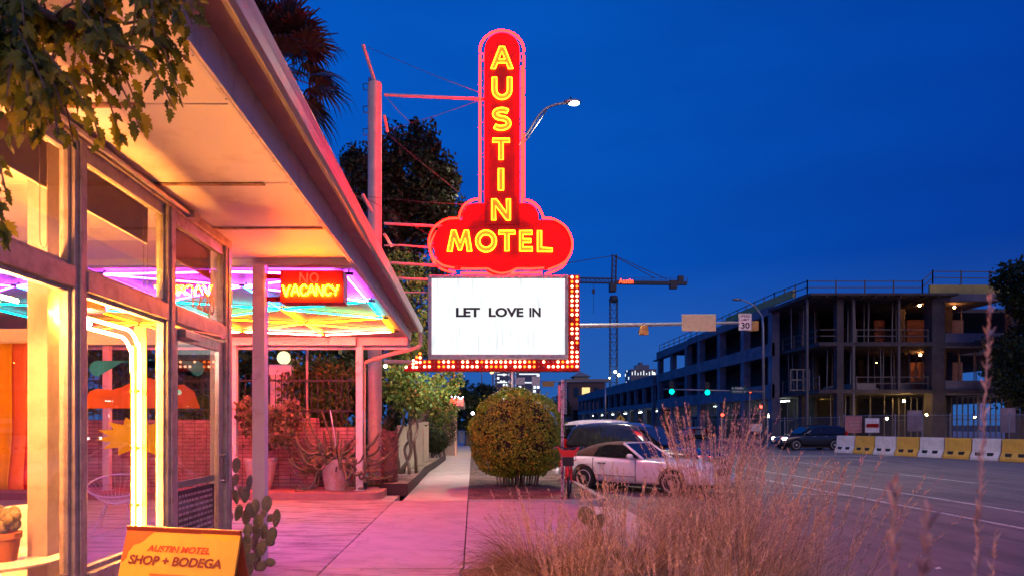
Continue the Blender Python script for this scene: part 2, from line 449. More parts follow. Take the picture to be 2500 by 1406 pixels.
# gravel island with its kerb between the sidewalk and the street
out = [(-.10, 13.92), (2.2, 13.92)] + arc(2.2, 14.5, .42, .58, -90, 0, 6)[1:] + [(2.62, 45), (-.1, 45)]
sheet('gravel_island', out, .012, mt_gravel, .1)
mb = MB()
pp = [(-.09, 13.86)] + [(2.2, 13.86)] + arc(2.2, 14.5, .52, .64, -90, 0, 8)[1:] + [(2.72, 44)]
for a, b_ in zip(pp[:-1], pp[1:]):
    mb.beam((*a, -.055), (*b_, -.055), .14, .17)
struct(mb.build('island_kerb', mt_kerb, bevel=.01))
# planting bed by the camera
sheet('planting_bed', [(-.13, 7.33), (-.13, -6), (2.35, -6), (2.35, 6.9), (1.9, 7.33)], -.015, mt_gravel, .1)
mb = MB()
for a, b_ in (((-.1, 7.365), (1.95, 7.365)), ((1.95, 7.365), (2.42, 6.9)), ((2.42, 6.9), (2.42, -6))):
    mb.beam((*a, -.075), (*b_, -.075), .07 if a[1] == b_[1] else .15, .16)
struct(mb.build('bed_kerb', mt_kerb, bevel=.01))
sheet('far_pavement', rect(27.0, 120, 50, 600), -.06, mt_walk2, .2)
sheet('far_pavement', rect(27.0, 120, -40, 38), -.06, mt_walk2, .2)
mb = MB(); mb.box(26.6, 27.0, 50, 600, -.25, -.055); mb.box(26.6, 27.0, -40, 38, -.25, -.055)
struct(mb.build('far_kerb', mt_kerb))
sheet('lot_ground', rect(-60, -1.445, 15.6, 300), -.02, mt_dirt, .1)

# small litter on the concrete
for k, (x, y) in enumerate(((676, 1343), (1700, 1345), (2290, 1388))):
    g = G(x, y, .004 if k == 0 else -.174)
    mb = MB(); mb.add([g + Vector((-.03, -.02, 0)), g + Vector((.03, -.025, .01)), g + Vector((.028, .02, .022)), g + Vector((-.03, .02, .006)),
                       g + Vector((-.03, -.02, .003)), g + Vector((.03, -.025, .013)), g + Vector((.028, .02, .025)), g + Vector((-.03, .02, .009))],
                      [(0, 1, 2, 3), (7, 6, 5, 4), (0, 4, 5, 1), (1, 5, 6, 2), (2, 6, 7, 3), (3, 7, 4, 0)])
    tag(mb.build('paper_scrap', mt_white), ('crumpled white paper scrap on the concrete beside the prickly pear',
        'white paper scrap on the asphalt behind the tall grass', 'white paper scrap lying out on the road near the right edge')[k], 'litter')
# ---------------------------------------------------------------- motel building: glass shop, soffit, neon drive-through canopy
XS, ZC, XE = -2.52, 3.42, -1.34
Yp = lambda x, X=XS: F * -X / (CX - x)             # depth on the storefront plane for a photo column
mt_soffit = M('soffit_paint', (.80, .75, .70), .5, c2=(.62, .54, .47), scale=1.6, lo=.28, hi=.46, bump=.05, bscale=9)
mt_stucco = M('stucco', (.6, .52, .46), .85, c2=(.48, .41, .36), scale=7, bump=.3)
mt_maroon = M('eave_board', (.30, .20, .19), .6, c2=(.24, .15, .15))
mt_seam = M('dark_seam', (.16, .09, .06), .8, c2=(.42, .28, .2), scale=12)
mt_int = M('interior_plaster', (.86, .80, .76), .7)
mt_cream = M('cream_gloss', (.58, .49, .42), .35)
mt_blind = M('blind_fabric', (.24, .15, .11), .85)
mt_shopfloor = M('shop_floor', (.62, .54, .50), .35, c2=(.5, .44, .42), scale=5)
mot = thing('motel_building', 'glass fronted motel office with a flat white roof and neon lit drive-through canopy', 'building', (-4, 8, 0))
def bx(name, m, boxes, parent=mot, bevel=0.0):
    q = MB()
    for b_ in boxes: q.box(*b_)
    return q.build(name, m, parent, bevel=bevel)
YN, YF = 2.35, 14.78                                # near and far ends of the roof
rf = bx('roof', mt_white, [(-11, XE + .14, YN, YF + .1, 3.62, 3.70), (-11, XE - .02, YN + .02, YF - .02, ZC + .035, 3.615)])
bx('eave_board', mt_maroon, [(XE + .003, XE + .15, YN, YF + .08, 3.575, 3.615)], rf)
q = MB(); q.box(XE - .02, XE, YN, YF, 3.36, 3.612); q.box(-11, XE - .022, YF - .02, YF, 3.17, 3.612); q.box(XE - .05, XE - .022, YN, YF - .03, 3.36, 3.40)
fas = q.build('fascia', mt_white_d, mot, bevel=.004)
for k in range(26):                                 # screw heads along the lip
    q = MB(); q.lathe([(.006, 0), (.006, .004)], (XE - .035, 2.9 + k * .45, 3.356), 8); q.build('screw', mt_steel, fas)
q = MB()
prof = [(XE + .15, 3.61), (XE + .155, 3.54), (XE + .20, 3.515), (XE + .225, 3.54), (XE + .235, 3.60), (XE + .25, 3.66), (XE + .235, 3.675), (XE + .20, 3.70), (XE + .14, 3.705)]
vs_ = [(x, y, z) for y in (YN - .05, YF + .14) for x, z in prof]; n_ = len(prof)
q.add(vs_, [(i, i + 1, n_ + i + 1, n_ + i) for i in range(n_ - 1)] + [tuple(range(n_)), tuple(range(n_, 2 * n_))])
gut = q.build('gutter', mt_gutter, mot, bevel=.003)
q = MB()
q.tube(smooth_path([(XE + .19, YF + .06, 3.56), (XE + .19, YF + .06, 3.36), (XE + .12, YF + .02, 3.22), P(940, 868, 14.85), P(893, 884, 14.8)], 6), .045, 10)
q.tube([P(891, 882, 14.8), P(891, 1030, 14.8), P(891, 1185, 14.8)], .018, 8)
q.build('downspout', mt_pink, gut, smooth=True)
# soffit panels with seams, three deep in front of the drop beam
seams = [2.4, 2.67, 3.99, 5.30, 6.50, 7.72]
q = MB()
for y0, y1 in zip(seams[:-1], seams[1:]): q.box(-11, XE - .021, y0 + .006, y1 - .006, ZC, ZC + .03)
q.build('soffit', mt_soffit, mot, bevel=.004)
for y, x0, x1 in ((3.99, -2.47, -1.95), (5.30, -2.47, -1.62), (6.50, -2.47, -1.4)):
    bx('soffit_batten', mt_seam, [(x0, x1, y - .025, y + .025, ZC - .012, ZC - .002)])
bx('drop_beam', mt_soffit, [(-11, XE - .022, 7.73, 7.88, 3.35, ZC + .03)], mot, .006)
mt_ceil = M('canopy_ceiling_paint', (.42, .40, .39), .5, c2=(.36, .34, .33), scale=2)
bx('canopy_ceiling', mt_ceil, [(-11, XE - .022, 7.885, YF - .022, ZC - .01, ZC + .03)], mot)
bx('end_beam', mt_soffit, [(-11, XE - .06, 14.50, 14.62, 3.24, 3.405)], mot, .006)
bx('junction_box', mt_soffit, [(P(806, 0, 14.4).x, P(870, 0, 14.4).x, 14.33, 14.49, 3.22, 3.40)], mot, .01)
for x, y, z in ((-2.4, 7.7, 0), (-2.42, 14.56, .15), (-5.1, 14.56, .15), (-7.8, 14.56, .15), (-7.8, 7.7, 0)):
    q = MB(); q.box(x - .07, x + .07, y - .07, y + .07, z, 3.35 if y < 10 else 3.24)
    q.box(x - .1, x + .1, y - .1, y + .1, z, z + .015)
    q.build('post', mt_white_d, mot, bevel=.008)
# storefront framing
yA0, yA1, yB0, yB1, yC0, yC1 = 4.235, 4.375, 5.53, 5.68, 6.835, 7.0
hdr = bx('header', mt_frame, [(XS - .06, XS + .05, 2.6, yC1, 3.335, ZC - .003)], mot, .006)
q = MB(); q.tube(smooth_path([(XS + .075, 3.2, 3.375), (XS + .075, 5.2, 3.365), (XS + .075, 5.9, 3.36)], 4), .02, 8); q.box(XS + .05, XS + .12, 5.88, 6.0, 3.33, 3.39)
q.build('conduit', mt_alu, hdr, smooth=False)
bx('knee_wall', mt_stucco, [(XS - .10, XS + .04, 2.6, yB0 + .02, 0, .50)], mot, .01)
bx('end_pier', mt_stucco, [(-8, XS + .04, 2.4, 2.6, 0, ZC - .004)], mot, .01)
mul = MB()
for y0, y1 in ((yA0, yA1), (yB0, yB1), (yC0, yC1)):
    mul.box(XS - .05, XS + .05, y0, y1, .0 if y0 > 5 else .5, 3.333)
    mul.box(XS + .05, XS + .062, y0 + .045, y1 - .055, .0 if y0 > 5 else .5, 3.33)
mul.build('mullion', mt_frame, mot, bevel=.006)
for y0, y1 in ((2.61, yA0 - .002), (yA1 + .002, yB0 - .002), (yB1 + .002, yC0 - .002)):
    bx('transom_bar', mt_frame, [(XS - .048, XS + .058, y0, y1, 2.40, 2.53)], mot, .006)
    if y0 < 5.6: bx('window_sill', mt_frame, [(XS - .07, XS + .07, y0, y1, .503, .60)], mot, .006)
    bx('head_rail', mt_frame, [(XS - .02, XS + .02, y0, y1, 3.27, 3.333)])
for y0, y1 in ((2.61, yA0), (yA1, yB0), (yB1, yC0)):
    for z0, z1 in ((.60, 2.40), (2.53, 3.27)):
        if y0 > 5.6 and z0 < 1: continue
        wn_ = MB()
        t_ = .03
        wn_.box(XS - .025, XS + .025, y0 + .002, y0 + t_, z0, z1); wn_.box(XS - .025, XS + .025, y1 - t_, y1 - .002, z0, z1)
        wn_.box(XS - .024, XS + .024, y0 + t_, y1 - t_, z0, z0 + t_); wn_.box(XS - .024, XS + .024, y0 + t_, y1 - t_, z1 - t_, z1)
        wf = wn_.build('window', mt_frame, mot, bevel=.003)
        bx('pane', mt_glass, [(XS - .004, XS + .004, y0 + t_ - .004, y1 - t_ + .004, z0 + t_ - .004, z1 - t_ + .004)], wf)
# door
q = MB(); d0, d1 = yB1 + .01, yC0 - .01
q.box(XS - .022, XS + .022, d0, d0 + .09, .02, 2.37); q.box(XS - .022, XS + .022, d1 - .11, d1, .02, 2.37)
q.box(XS - .021, XS + .021, d0 + .09, d1 - .11, .02, .24); q.box(XS - .021, XS + .021, d0 + .09, d1 - .11, 2.27, 2.37)
q.box(XS - .03, XS - .02, d0 + .09, d1 - .11, 1.0, 1.06)
door = q.build('door', mt_alu, mot, bevel=.004)
bx('pane', mt_glass, [(XS - .004, XS + .004, d0 + .088, d1 - .108, .238, 2.272)], door)
q = MB(); yh = d1 - .055
q.tube([(XS + .07, yh, .98), (XS + .07, yh, 1.27)], .014, 10)
for z in (1.0, 1.25): q.tube([(XS + .02, yh, z), (XS + .072, yh, z)], .011, 8); q.lathe([(.022, 0), (.022, .006)], (XS + .022, yh, z), 10, ax='x')
q.build('handle', mt_chrome, door, smooth=True, ang=50)
q = MB(); q.box(XS + .022, XS + .085, d0 + .10, d0 + .42, 2.29, 2.36); q.beam((XS + .06, d0 + .3, 2.37), (XS + .12, d0 + .78, 2.385), .03, .014); q.beam((XS + .12, d0 + .78, 2.385), (XS + .05, d0 + 1.02, 2.39), .025, .014)
q.build('door_closer', mt_alu, door, bevel=.004)
# notice on the inside of the door glass, read from within (so backwards from the street)
mt_notice = M('notice_film', (.13, .09, .09), .5)
mt_ink = M('white_ink', (.75, .7, .68), .6)
q = MB(); q.box(XS - .012, XS - .006, d0 + .13, d1 - .16, .45, .98)
nt_ = q.build('notice', mt_notice, door)
q = MB(); z = .94
rr_ = random.Random(4)
for row in range(9):
    y = d0 + .17
    while y < d1 - .24:
        ln = rr_.uniform(.03, .10); q.box(XS - .0055, XS - .004, y, min(y + ln, d1 - .19), z - .022, z); y += ln + .018
    z -= .052
q.build('small_print', mt_ink, nt_)
# street number on the transom light over the door
mt_num = M('number_film', (.06, .06, .07), .5)
q = MB(); yA_, yB_ = Yp(464), Yp(524)
put_text(q, '1220', (0, 0, 1, 1), lambda u, v: (XS + .007, yA_ + .03 + (yB_ - yA_ - .05) * u, 2.60 + .19 * v), bold=.01)
q.build('street_number', mt_num, mot)
# roller blinds with bead chains
mt_bead = M('bead_chain', (.25, .18, .14), .4, .6)
for y0, y1 in ((2.66, 4.2), (4.42, 5.49), (5.72, 6.8)):
    b_ = thing('roller_blind', {2.66: 'brown roller blind half drawn behind the leftmost upper window', 4.42: 'brown roller blind drawn down behind the middle upper window, left of the glass door',
        5.72: 'brown roller blind above the glass door, behind the pane with the street number'}[y0], 'blind', (XS - .1, y0, 3.0), 'brown roller blinds in the upper windows')
    q = MB(); q.box(XS - .105, XS - .10, y0, y1, 3.0, 3.30); q.build('blind_cloth', mt_blind, b_)
    q = MB(); q.tube([(XS - .10, y0, 3.30), (XS - .10, y1, 3.30)], .022, 10); q.tube([(XS - .10, y0, 3.0), (XS - .10, y1, 3.0)], .008, 8); q.build('roller', mt_cream, b_)
    q = MB(); yc_ = y1 - .06; zb = 2.62
    for k in range(64):
        t = k / 63
        for s in (-1, 1): q.ball((XS - .085, yc_ + s * (.035 if t > .08 else .035 * math.sqrt(max(0, 1 - ((.08 - t) / .08) ** 2))), zb + (3.28 - zb) * t), .0045, 5, 4)
    q.build('bead_chain', mt_bead, b_)
# shop interior
bx('shop_floor', mt_shopfloor, [(-8, XS - .101, 2.6, 7.05, -.1, .02)])
bx('rear_wall', mt_int, [(-8, -7.9, 2.6, 7.0, .02, ZC - .004)])
YE = 6.95
ef = MB()
for x0, x1 in ((-8, -7.9), (-5.55, -5.45), (-4.03, -3.95), (-2.66, -2.58)): ef.box(x0, x1, YE - .05, YE + .05, .02, ZC - .004)
for xa, xb in ((-7.9, -5.55), (-5.45, -4.03), (-3.95, -2.66)):
    ef.box(xa, xb, YE - .045, YE + .045, 2.36, 2.52); ef.box(xa, xb, YE - .045, YE + .045, .02, .10)
ef.build('end_frame', mt_white, mot, bevel=.006)
for xa, xb in ((-7.9, -5.55), (-5.45, -4.03), (-3.95, -2.66)):
    bx('end_pane', mt_glass2, [(xa - .004, xb + .004, YE - .004, YE + .004, .096, 2.364)]); bx('end_pane', mt_glass2, [(xa - .004, xb + .004, YE - .004, YE + .004, 2.516, ZC - .004)])
bx('inner_post', mt_cream, [(-2.83, -2.70, 4.33, 4.47, .02, ZC - .004)], mot, .006)
# painted cut-outs stuck on the end glass: green cloud, orange hill, yellow sun
def onend(pts): return [((x - CX) * YE / F, H + (CY - y) * YE / F) for x, y in pts]
def decal(name, pts, m, y):
    q = MB(); q.prism(onend(pts), lambda u, v, d: (u, y + d, v), .003); return q.build(name, m, mot)
mt_teal = fabric(M('teal_vinyl', (.04, .40, .38), .6), (.05, .5, .48), .6); mt_or = fabric(M('orange_vinyl', (.85, .26, .07), .6), (.95, .35, .1), .6); mt_yel = fabric(M('yellow_vinyl', (.95, .78, .03), .6), (1, .92, .05), .6)
decal('cloud_decal', arc(240, 899, 20, 19, 90, 270, 8) + arc(480, 899, 20, 19, -90, 90, 8) + [(440, 882), (400, 876), (340, 878), (300, 884)], mt_teal, YE - .012)
decal('hill_decal', [(208, 996), (210, 975), (220, 955), (240, 948), (275, 951), (300, 944), (325, 930), (360, 920), (395, 930), (425, 940), (450, 938), (475, 955), (490, 996)], mt_or, YE - .015)
decal('sun_decal', [(335 + (100 if k % 2 == 0 else 66) * math.cos(2 * math.pi * k / 26 + .1), 1066 + (50 if k % 2 == 0 else 33) * math.sin(2 * math.pi * k / 26 + .1)) for k in range(26)], mt_yel, YE - .018)

# ---------------------------------------------------------------- neon
K = 1.0
neon = {                                             # lamp colours are saturated: the tubes read near white only where they clip
 'violet': E_('neon_violet', (.55, .05, 1.0), 66), 'blue': E_('neon_blue', (.02, .22, 1.0), 36), 'cyan': E_('neon_cyan', (.0, .70, .75), 20),
 'green': E_('neon_green', (.01, .95, .26), 26), 'yellow': E_('neon_yellow', (1.0, .36, .002), 30), 'orange': E_('neon_orange', (1.0, .10, .003), 100), 'red': E_('neon_red', (1.0, .060, .040), 420),
 'pink': E_('neon_pink', (.95, .04, .62), 130)}
ZT = ZC - .06
def CP(x, y): Y = F * (ZT - H) / (CY - y); return Vector(((x - CX) * Y / F, Y, ZT))
rows = [8.24, 10.06, 11.64, 13.3]
Ept = [Vector((-1.55, y, ZT)) for y in rows]
Mpt = [Vector((-3.02, y, ZT)) for y in (8.94, 10.72, 12.25, 13.8)]
Lpt = [Vector((-4.5, y, ZT)) for y in rows]
Qpt = [Vector((-6.0, y, ZT)) for y in (8.94, 10.72, 12.25, 13.8)]
Rpt = [Vector((-7.5, y, ZT)) for y in rows]
cols_ = ['violet', 'blue', 'green', 'yellow', 'orange', 'red']
tubes = []
def rail(pts, cs):
    for a, b_, c in zip(pts[:-1], pts[1:], cs): tubes.append((a, b_, c))
rail(Ept, ['violet', 'cyan', 'yellow']); rail(Lpt, ['violet', 'cyan', 'yellow']); rail(Rpt, ['violet', 'cyan', 'yellow'])
rail(Mpt, ['blue', 'yellow', 'orange']); rail(Qpt, ['blue', 'yellow', 'orange'])
for A, B in ((Ept, Mpt), (Lpt, Mpt), (Lpt, Qpt), (Rpt, Qpt)):
    for k in range(4):
        tubes.append((A[k], B[k], ('violet', 'cyan', 'yellow', 'red')[k]))
        if k < 3: tubes.append((A[k + 1], B[k], ('violet', 'green', 'orange')[k]))
tubes += [(Ept[0], Vector((-3.0, 8.1, ZT)), 'pink'), (Vector((-3.0, 8.1, ZT)), Lpt[0], 'pink'), (Lpt[0], Vector((-6.0, 8.1, ZT)), 'pink')]
for a, b_, c in tubes:
    d = (b_ - a).normalized(); q = MB(); q.tube([a + d * .05, b_ - d * .05], .0115, 8)
    tb_ = q.build('neon_tube', neon[c], mot, smooth=True); tb_['label'] = f'{c} neon tube under the canopy'
q = MB()
for pset in (Ept, Mpt, Lpt, Qpt, Rpt):
    for p in pset:
        q.beam(p + Vector((-.12, -.02, .012)), p + Vector((.10, .03, .012)), .03, .03); q.tube([p + Vector((.05, 0, .02)), p + Vector((.05, 0, .07))], .012, 6)
q.build('tube_holders', mt_dark, mot)
# neon arches inside the shop windows
mt_gold = M('gold_channel', (.80, .50, .08), .45)
def arch(y0, y1, key, kname, zz, lab):
    t = thing('neon_window_arch', lab, 'neon light', (XS - .13, y1, .6), 'bent neon tubes inside the shop windows')
    for dx, dz in ((0, 0), (-.05, -.055)):
        pts = [(XS - .13 + dx, y0, zz + dz), (XS - .13 + dx, y1 - .42, zz + dz), (XS - .13 + dx, y1 - .24, zz + dz - .01), (XS - .13 + dx, y1 - .12 - .02, zz - .09 + dz), (XS - .13 + dx, y1 - .10 - dz * -.4, zz - .26), (XS - .13 + dx, y1 - .10, .55)]
        q = MB(); q.tube(smooth_path(pts, 8), .011, 8); o_ = q.build('tube', neon_arch[key], t, smooth=True)
        q = MB()
        for z in (.9, 1.35, 1.8): q.box(XS - .14 + dx, XS - .12 + dx, y1 - .135, y1 - .065, z, z + .03)
        q.build('clip', mt_gold, o_)
    q = MB(); q.box(XS - .20, XS - .185, y1 - .09, y1 - .03, .3, zz - .1); q.box(XS - .20, XS - .11, y1 - .03, y1 - .01, .3, zz + .06)
    for yy in (y1 - .15, y1 - .1, y1 - .06): q.tube([(XS - .17, yy, .3), (XS - .17, yy, zz - .3)], .006, 6)
    q.build('channel', mt_gold, t)
    return t
neon_arch = {'y': E_('neon_warm_yellow', (1.0, .34, .045), 640), 'o': E_('neon_amber', (1.0, .30, .07), 1000)}
arch(4.42, 5.52, 'y', 'yellow', 2.28, 'glowing yellow double neon tube bending down inside the window beside the door')
t = thing('neon_window_bar', 'amber double neon tube running level along the top of the leftmost shop window', 'neon light', (XS - .13, 3.4, 2.2))
for dx, dz in ((0, .06), (-.06, 0)):
    q = MB(); q.tube([(XS - .14 + dx, 2.7, 2.21 + dz), (XS - .14 + dx, 3.98 - abs(dx) * 2, 2.21 + dz)], .012, 8); q.build('tube', neon_arch['o'], t, smooth=True)
for yy in (2.9, 3.4, 3.9): q = MB(); q.box(XS - .215, XS - .205, yy, yy + .03, 2.19, 2.29); q.build('clip', mt_gold, t)

pp_ = P(208, 752, 5.35); t = thing('pendant_lamp', 'small red dome pendant inside the shop with an added lit bulb, left of the yellow neon tube', 'lamp', pp_)
q = MB(); q.lathe([(.15, -.02), (.145, .03), (.11, .09), (.05, .125), (.02, .13)], pp_, 24); q.build('shade', M('red_enamel', (.55, .06, .04), .3, coat=.4), t, smooth=True, ang=50)
q = MB(); q.tube([pp_ + Vector((0, 0, .13)), (pp_.x, pp_.y, ZC)], .006, 6); q.build('cord', mt_dark, t)
q = MB(); q.ball(pp_ + Vector((0, 0, -.12)), .045, 14, 10); q.build('bulb', E_('pendant_fill_glow', (1.0, .46, .36), 620), t, smooth=True)  # lit bulb added under the dome to brighten the shop interior
# vacancy sign on a bracket from the front post
YV = 7.62
v0, v1 = P(684, 738, YV), P(838, 660, YV)
vac = thing('vacancy_sign', 'red neon box sign reading NO VACANCY, hung beside the front post under the canopy', 'neon sign', (v0.x, YV, v0.z))
q = MB(); q.box(v0.x, v1.x, YV, YV + .24, v0.z, v1.z); q.build('sign_box', M('orange_red_paint', (.58, .016, .010), .5, c2=(.46, .012, .008), scale=4), vac, bevel=.006)
q = MB(); q.box(v1.x + .001, v1.x + .004, YV + .01, YV + .23, v0.z + .01, v1.z - .01); q.build('side_panel', mt_white, vac)
q = MB()
for z in (v0.z + .03, v1.z - .07): q.box(-2.33, v0.x, YV + .09, YV + .13, z, z + .05)
q.build('bracket', mt_redp, vac)
sw, sh = v1.x - v0.x, v1.z - v0.z
def vtube(mb, strokes, x0, wd, y0, ht, r=.0085):
    for s in strokes:
        mb.tube(smooth_path([(v0.x + sw * (x0 + wd * u), YV - .02, v0.z + sh * (y0 + ht * v)) for u, v in s], 5), r, 6)
V_ = [[(0, 1), (.12, .75), (.38, .02), (.5, .02), (.62, .5), (.95, 1)]]
A_ = [[(0, 0), (.4, .9), (.5, 1), (.6, .85), (.95, 0)], [(.18, .35), (.78, .35)]]
C_ = [[(1, .78), (.7, 1), (.3, .9), (.05, .5), (.25, .1), (.6, 0), (1, .22)]]
N_ = [[(0, 0), (.02, .5), (.04, 1), (.1, .95), (.75, .05), (.85, .02), (.88, .5), (.92, 1)]]
Y_ = [[(0, 1), (.2, .65), (.5, .45), (.62, .55), (.85, 1)], [(.5, .45), (.48, .2), (.45, 0)]]
mt_vy = E_('neon_gold', (1.0, .13, .0009), 320); mt_nored = E_('unlit_tube_glow', (1.0, .03, .015), 4)  # the NO tubes are unlit; their dull red is an added glow
x = .045
for ch, wd in ((V_, .13), (A_, .13), (C_, .11), (A_, .13), (N_, .12), (C_, .11), (Y_, .12)):
    q = MB(); vtube(q, ch, x, wd, .22, .30); q.build('letter', mt_vy, vac, smooth=True); x += wd + .008
x = .32
for ch in (N_, [[(.5, 1), (.1, .75), (.1, .25), (.5, 0), (.9, .25), (.9, .75), (.52, 1)]]):
    q = MB(); vtube(q, ch, x, .13, .60, .30); q.build('letter', mt_nored, vac, smooth=True); x += .16
# ---------------------------------------------------------------- the big roadside sign
YS = 16.6; DS = .42
ps = YS / F
sgn = thing('motel_sign', 'tall red neon sign reading AUSTIN MOTEL above a white lightbox, on a round pole', 'neon sign', (-2.44, 16.95, 0))
def S(x, y, d=0.0): p = P(x, y, YS); p.y += d; return p
mt_yface = M('yellow_paint', (.62, .32, .008), .5, c2=(.48, .22, .008), scale=9, lo=.3, hi=.5)
mt_neony = E_('neon_letter_yellow', (1.0, .44, .010), 11.0)
mt_neonr = E_('neon_outline_red', (1.0, .0010, .0005), 200.0)
mt_panel = M('lightbox_white', (.75, .77, .77), .5)
# pole, side braces, ladder
q = MB(); q.tube([(-2.44, 16.95, 0), (-2.44, 16.95, P(921, 205, 16.95).z)], .172, 28); q.tube([(-2.44, 16.95, 0), (-2.44, 16.95, .04)], .26, 20)
pole = q.build('pole', mt_pink, sgn, smooth=True, ang=50)
q = MB(); q.tube([P(886, 110, 16.6), P(922, 222, 16.95)], .045, 12); q.build('stub_brace', mt_pink, pole, smooth=True, ang=50)
q = MB(); q.tube([P(885, 475, 16.6), P(921, 542, 16.95)], .045, 12); q.build('stub_brace', mt_pink, pole, smooth=True, ang=50)
q = MB(); q.tube([P(938, 282, 17.1), P(946, 322, 17.4)], .04, 12); q.build('stub_brace', mt_pink, pole, smooth=True, ang=50)
q = MB(); q.tube([P(938, 572, 17.1), P(956, 602, 17.4)], .04, 12); q.build('stub_brace', mt_pink, pole, smooth=True, ang=50)
q = MB()
q.tube([P(905, 190, 17.05), P(905, 700, 17.05)], .018, 6); q.tube([P(901, 190, 17.25), P(901, 700, 17.25)], .018, 6)
for k in range(10):
    y = 206 + 55 * k
    q.tube([P(903, y - 2, 17.05), P(886, y, 17.0), P(888, y + 14, 17.2), P(903, y + 15, 17.25)], .012, 6)
q.build('ladder', mt_dark, pole)
def arm(x0, y0, x1, y1, r=.035):
    q = MB(); q.tube([P(x0, y0, 16.9), S(x1, y1, .25)], r, 12); return q.build('support_arm', mt_pink, sgn, smooth=True, ang=50)
for a in ((938, 232, 1184, 231), (938, 546, 1120, 548), (938, 641, 1110, 646), (938, 678, 1047, 678), (938, 712, 1047, 710, .02), (938, 882, 1030, 882, .05)): arm(*a)
q = MB(); q.tube(smooth_path([P(938, 600, 16.95), P(975, 599, 16.9), P(1015, 602, 16.9), S(1070, 600, .2)], 5), .022, 8); q.build('support_arm', mt_pink, sgn, smooth=True)
for a in ((P(898, 116, 16.62), S(1186, 228, .1)), (P(942, 236, 17), P(1002, 300, 17.8)), (P(946, 318, 17.4), S(1184, 232, .2)), (P(893, 480, 16.62), S(1200, 500, .1)),
          (P(956, 602, 17.4), S(1070, 622, .2)), (P(905, 490, 16.62), S(1170, 640, .05)), (P(940, 322, 17.4), P(1120, 470, 18.5))):
    q = MB(); q.tube([a[0], (a[0] + a[1]) / 2 + Vector((0, 0, -.03)), a[1]], .006, 5); q.build('guy_wire', mt_wire, sgn)
# red cabinets (front face at YS)
def cab(pts, name, front=0.0, depth=DS, m=mt_redp):
    q = MB(); q.prism(pts, lambda u, v, d: S(u, v, front + d), depth); return q.build(name, m, sgn)
blade = cab([(1183, 548)] + [(1183, 124)] + arc(1225.5, 124, 42.5, 42, 180, 360, 16) + [(1268, 548)], 'blade_panel', -.03, DS + .06)
lobe = cab(arc(1160, 532, 32, 36, 180, 270, 8) + arc(1283, 532, 32, 36, 270, 360, 8) + [(1315, 560), (1128, 560)], 'upper_lobe', .03, DS - .06)
cloud = cab(arc(1114, 594, 56, 56, 90, 270, 16) + arc(1340, 594, 56, 56, -90, 90, 16) + [(1264, 650)] + arc(1222, 634, 42, 30, 30, 150, 10) + [(1180, 650)], 'cloud_panel', 0, DS)
# outline neon
def neon_path(pts, par, r=.024, n=4, closed=False, m=None, d=-.05, sm=True):
    q = MB(); pp = [S(x, y, d) for x, y in pts]
    q.tube(smooth_path(pp, n, closed) if sm else pp, r, 7, closed); return q.build('neon_tube', m or mt_neonr, par, smooth=True)
neon_path(arc(1225, 130, 54, 52, 180, 360, 18), blade, n=1)
for x in (1172, 1278):
    neon_path([(x, 137), (x, 322)], blade, sm=False); neon_path([(x, 327), (x, 486)], blade, sm=False)
    s = 6 if x < 1200 else -6
    q = MB(); q.tube([S(x, 133, -.05), S(x + s * 1.6, 133, -.02), S(x + s * 1.6, 150, -.02), S(x, 150, -.05)], .008, 6); q.build('neon_jumper', mt_neonr, blade, smooth=True)
    q = MB()
    for k in range(8): q.tube([S(x, 175 + 42 * k, -.05), S(1184 if x < 1200 else 1267, 175 + 42 * k, .0)], .006, 5)
    q.build('tube_standoffs', mt_steel, blade)
neon_path([(1168, 488), (1150, 492), (1133, 504), (1124, 520), (1121, 534)], lobe)
neon_path([(1280, 490), (1298, 495), (1314, 508), (1322, 522), (1326, 534)], lobe)
neon_path([(1120, 535), (1092, 537), (1064, 554), (1050, 578), (1048, 602), (1058, 630), (1078, 647), (1098, 653), (1110, 655)], cloud)
neon_path([(1325, 534), (1350, 537), (1378, 554), (1393, 580), (1396, 604), (1386, 632), (1366, 648), (1337, 659)], cloud)
neon_path([(1125, 657), (1160, 657), (1190, 657), (1200, 662), (1222, 668), (1246, 664), (1262, 657), (1295, 657), (1328, 655)], cloud)
for pts in ([(1120, 535), (1092, 537), (1064, 554), (1050, 578), (1048, 602), (1058, 630), (1078, 647), (1098, 653), (1110, 655)], [(1325, 534), (1350, 537), (1378, 554), (1393, 580), (1396, 604), (1386, 632), (1366, 648), (1337, 659)]):
    neon_path(pts, cloud, d=DS + .05)              # the far face carries the same outline
neon_path([(1172, 137), (1172, 486)], blade, sm=False, d=DS + .06); neon_path([(1278, 137), (1278, 486)], blade, sm=False, d=DS + .06); neon_path([(1125, 657), (1190, 657), (1222, 668), (1262, 657), (1328, 655)], cloud, d=DS + .05)
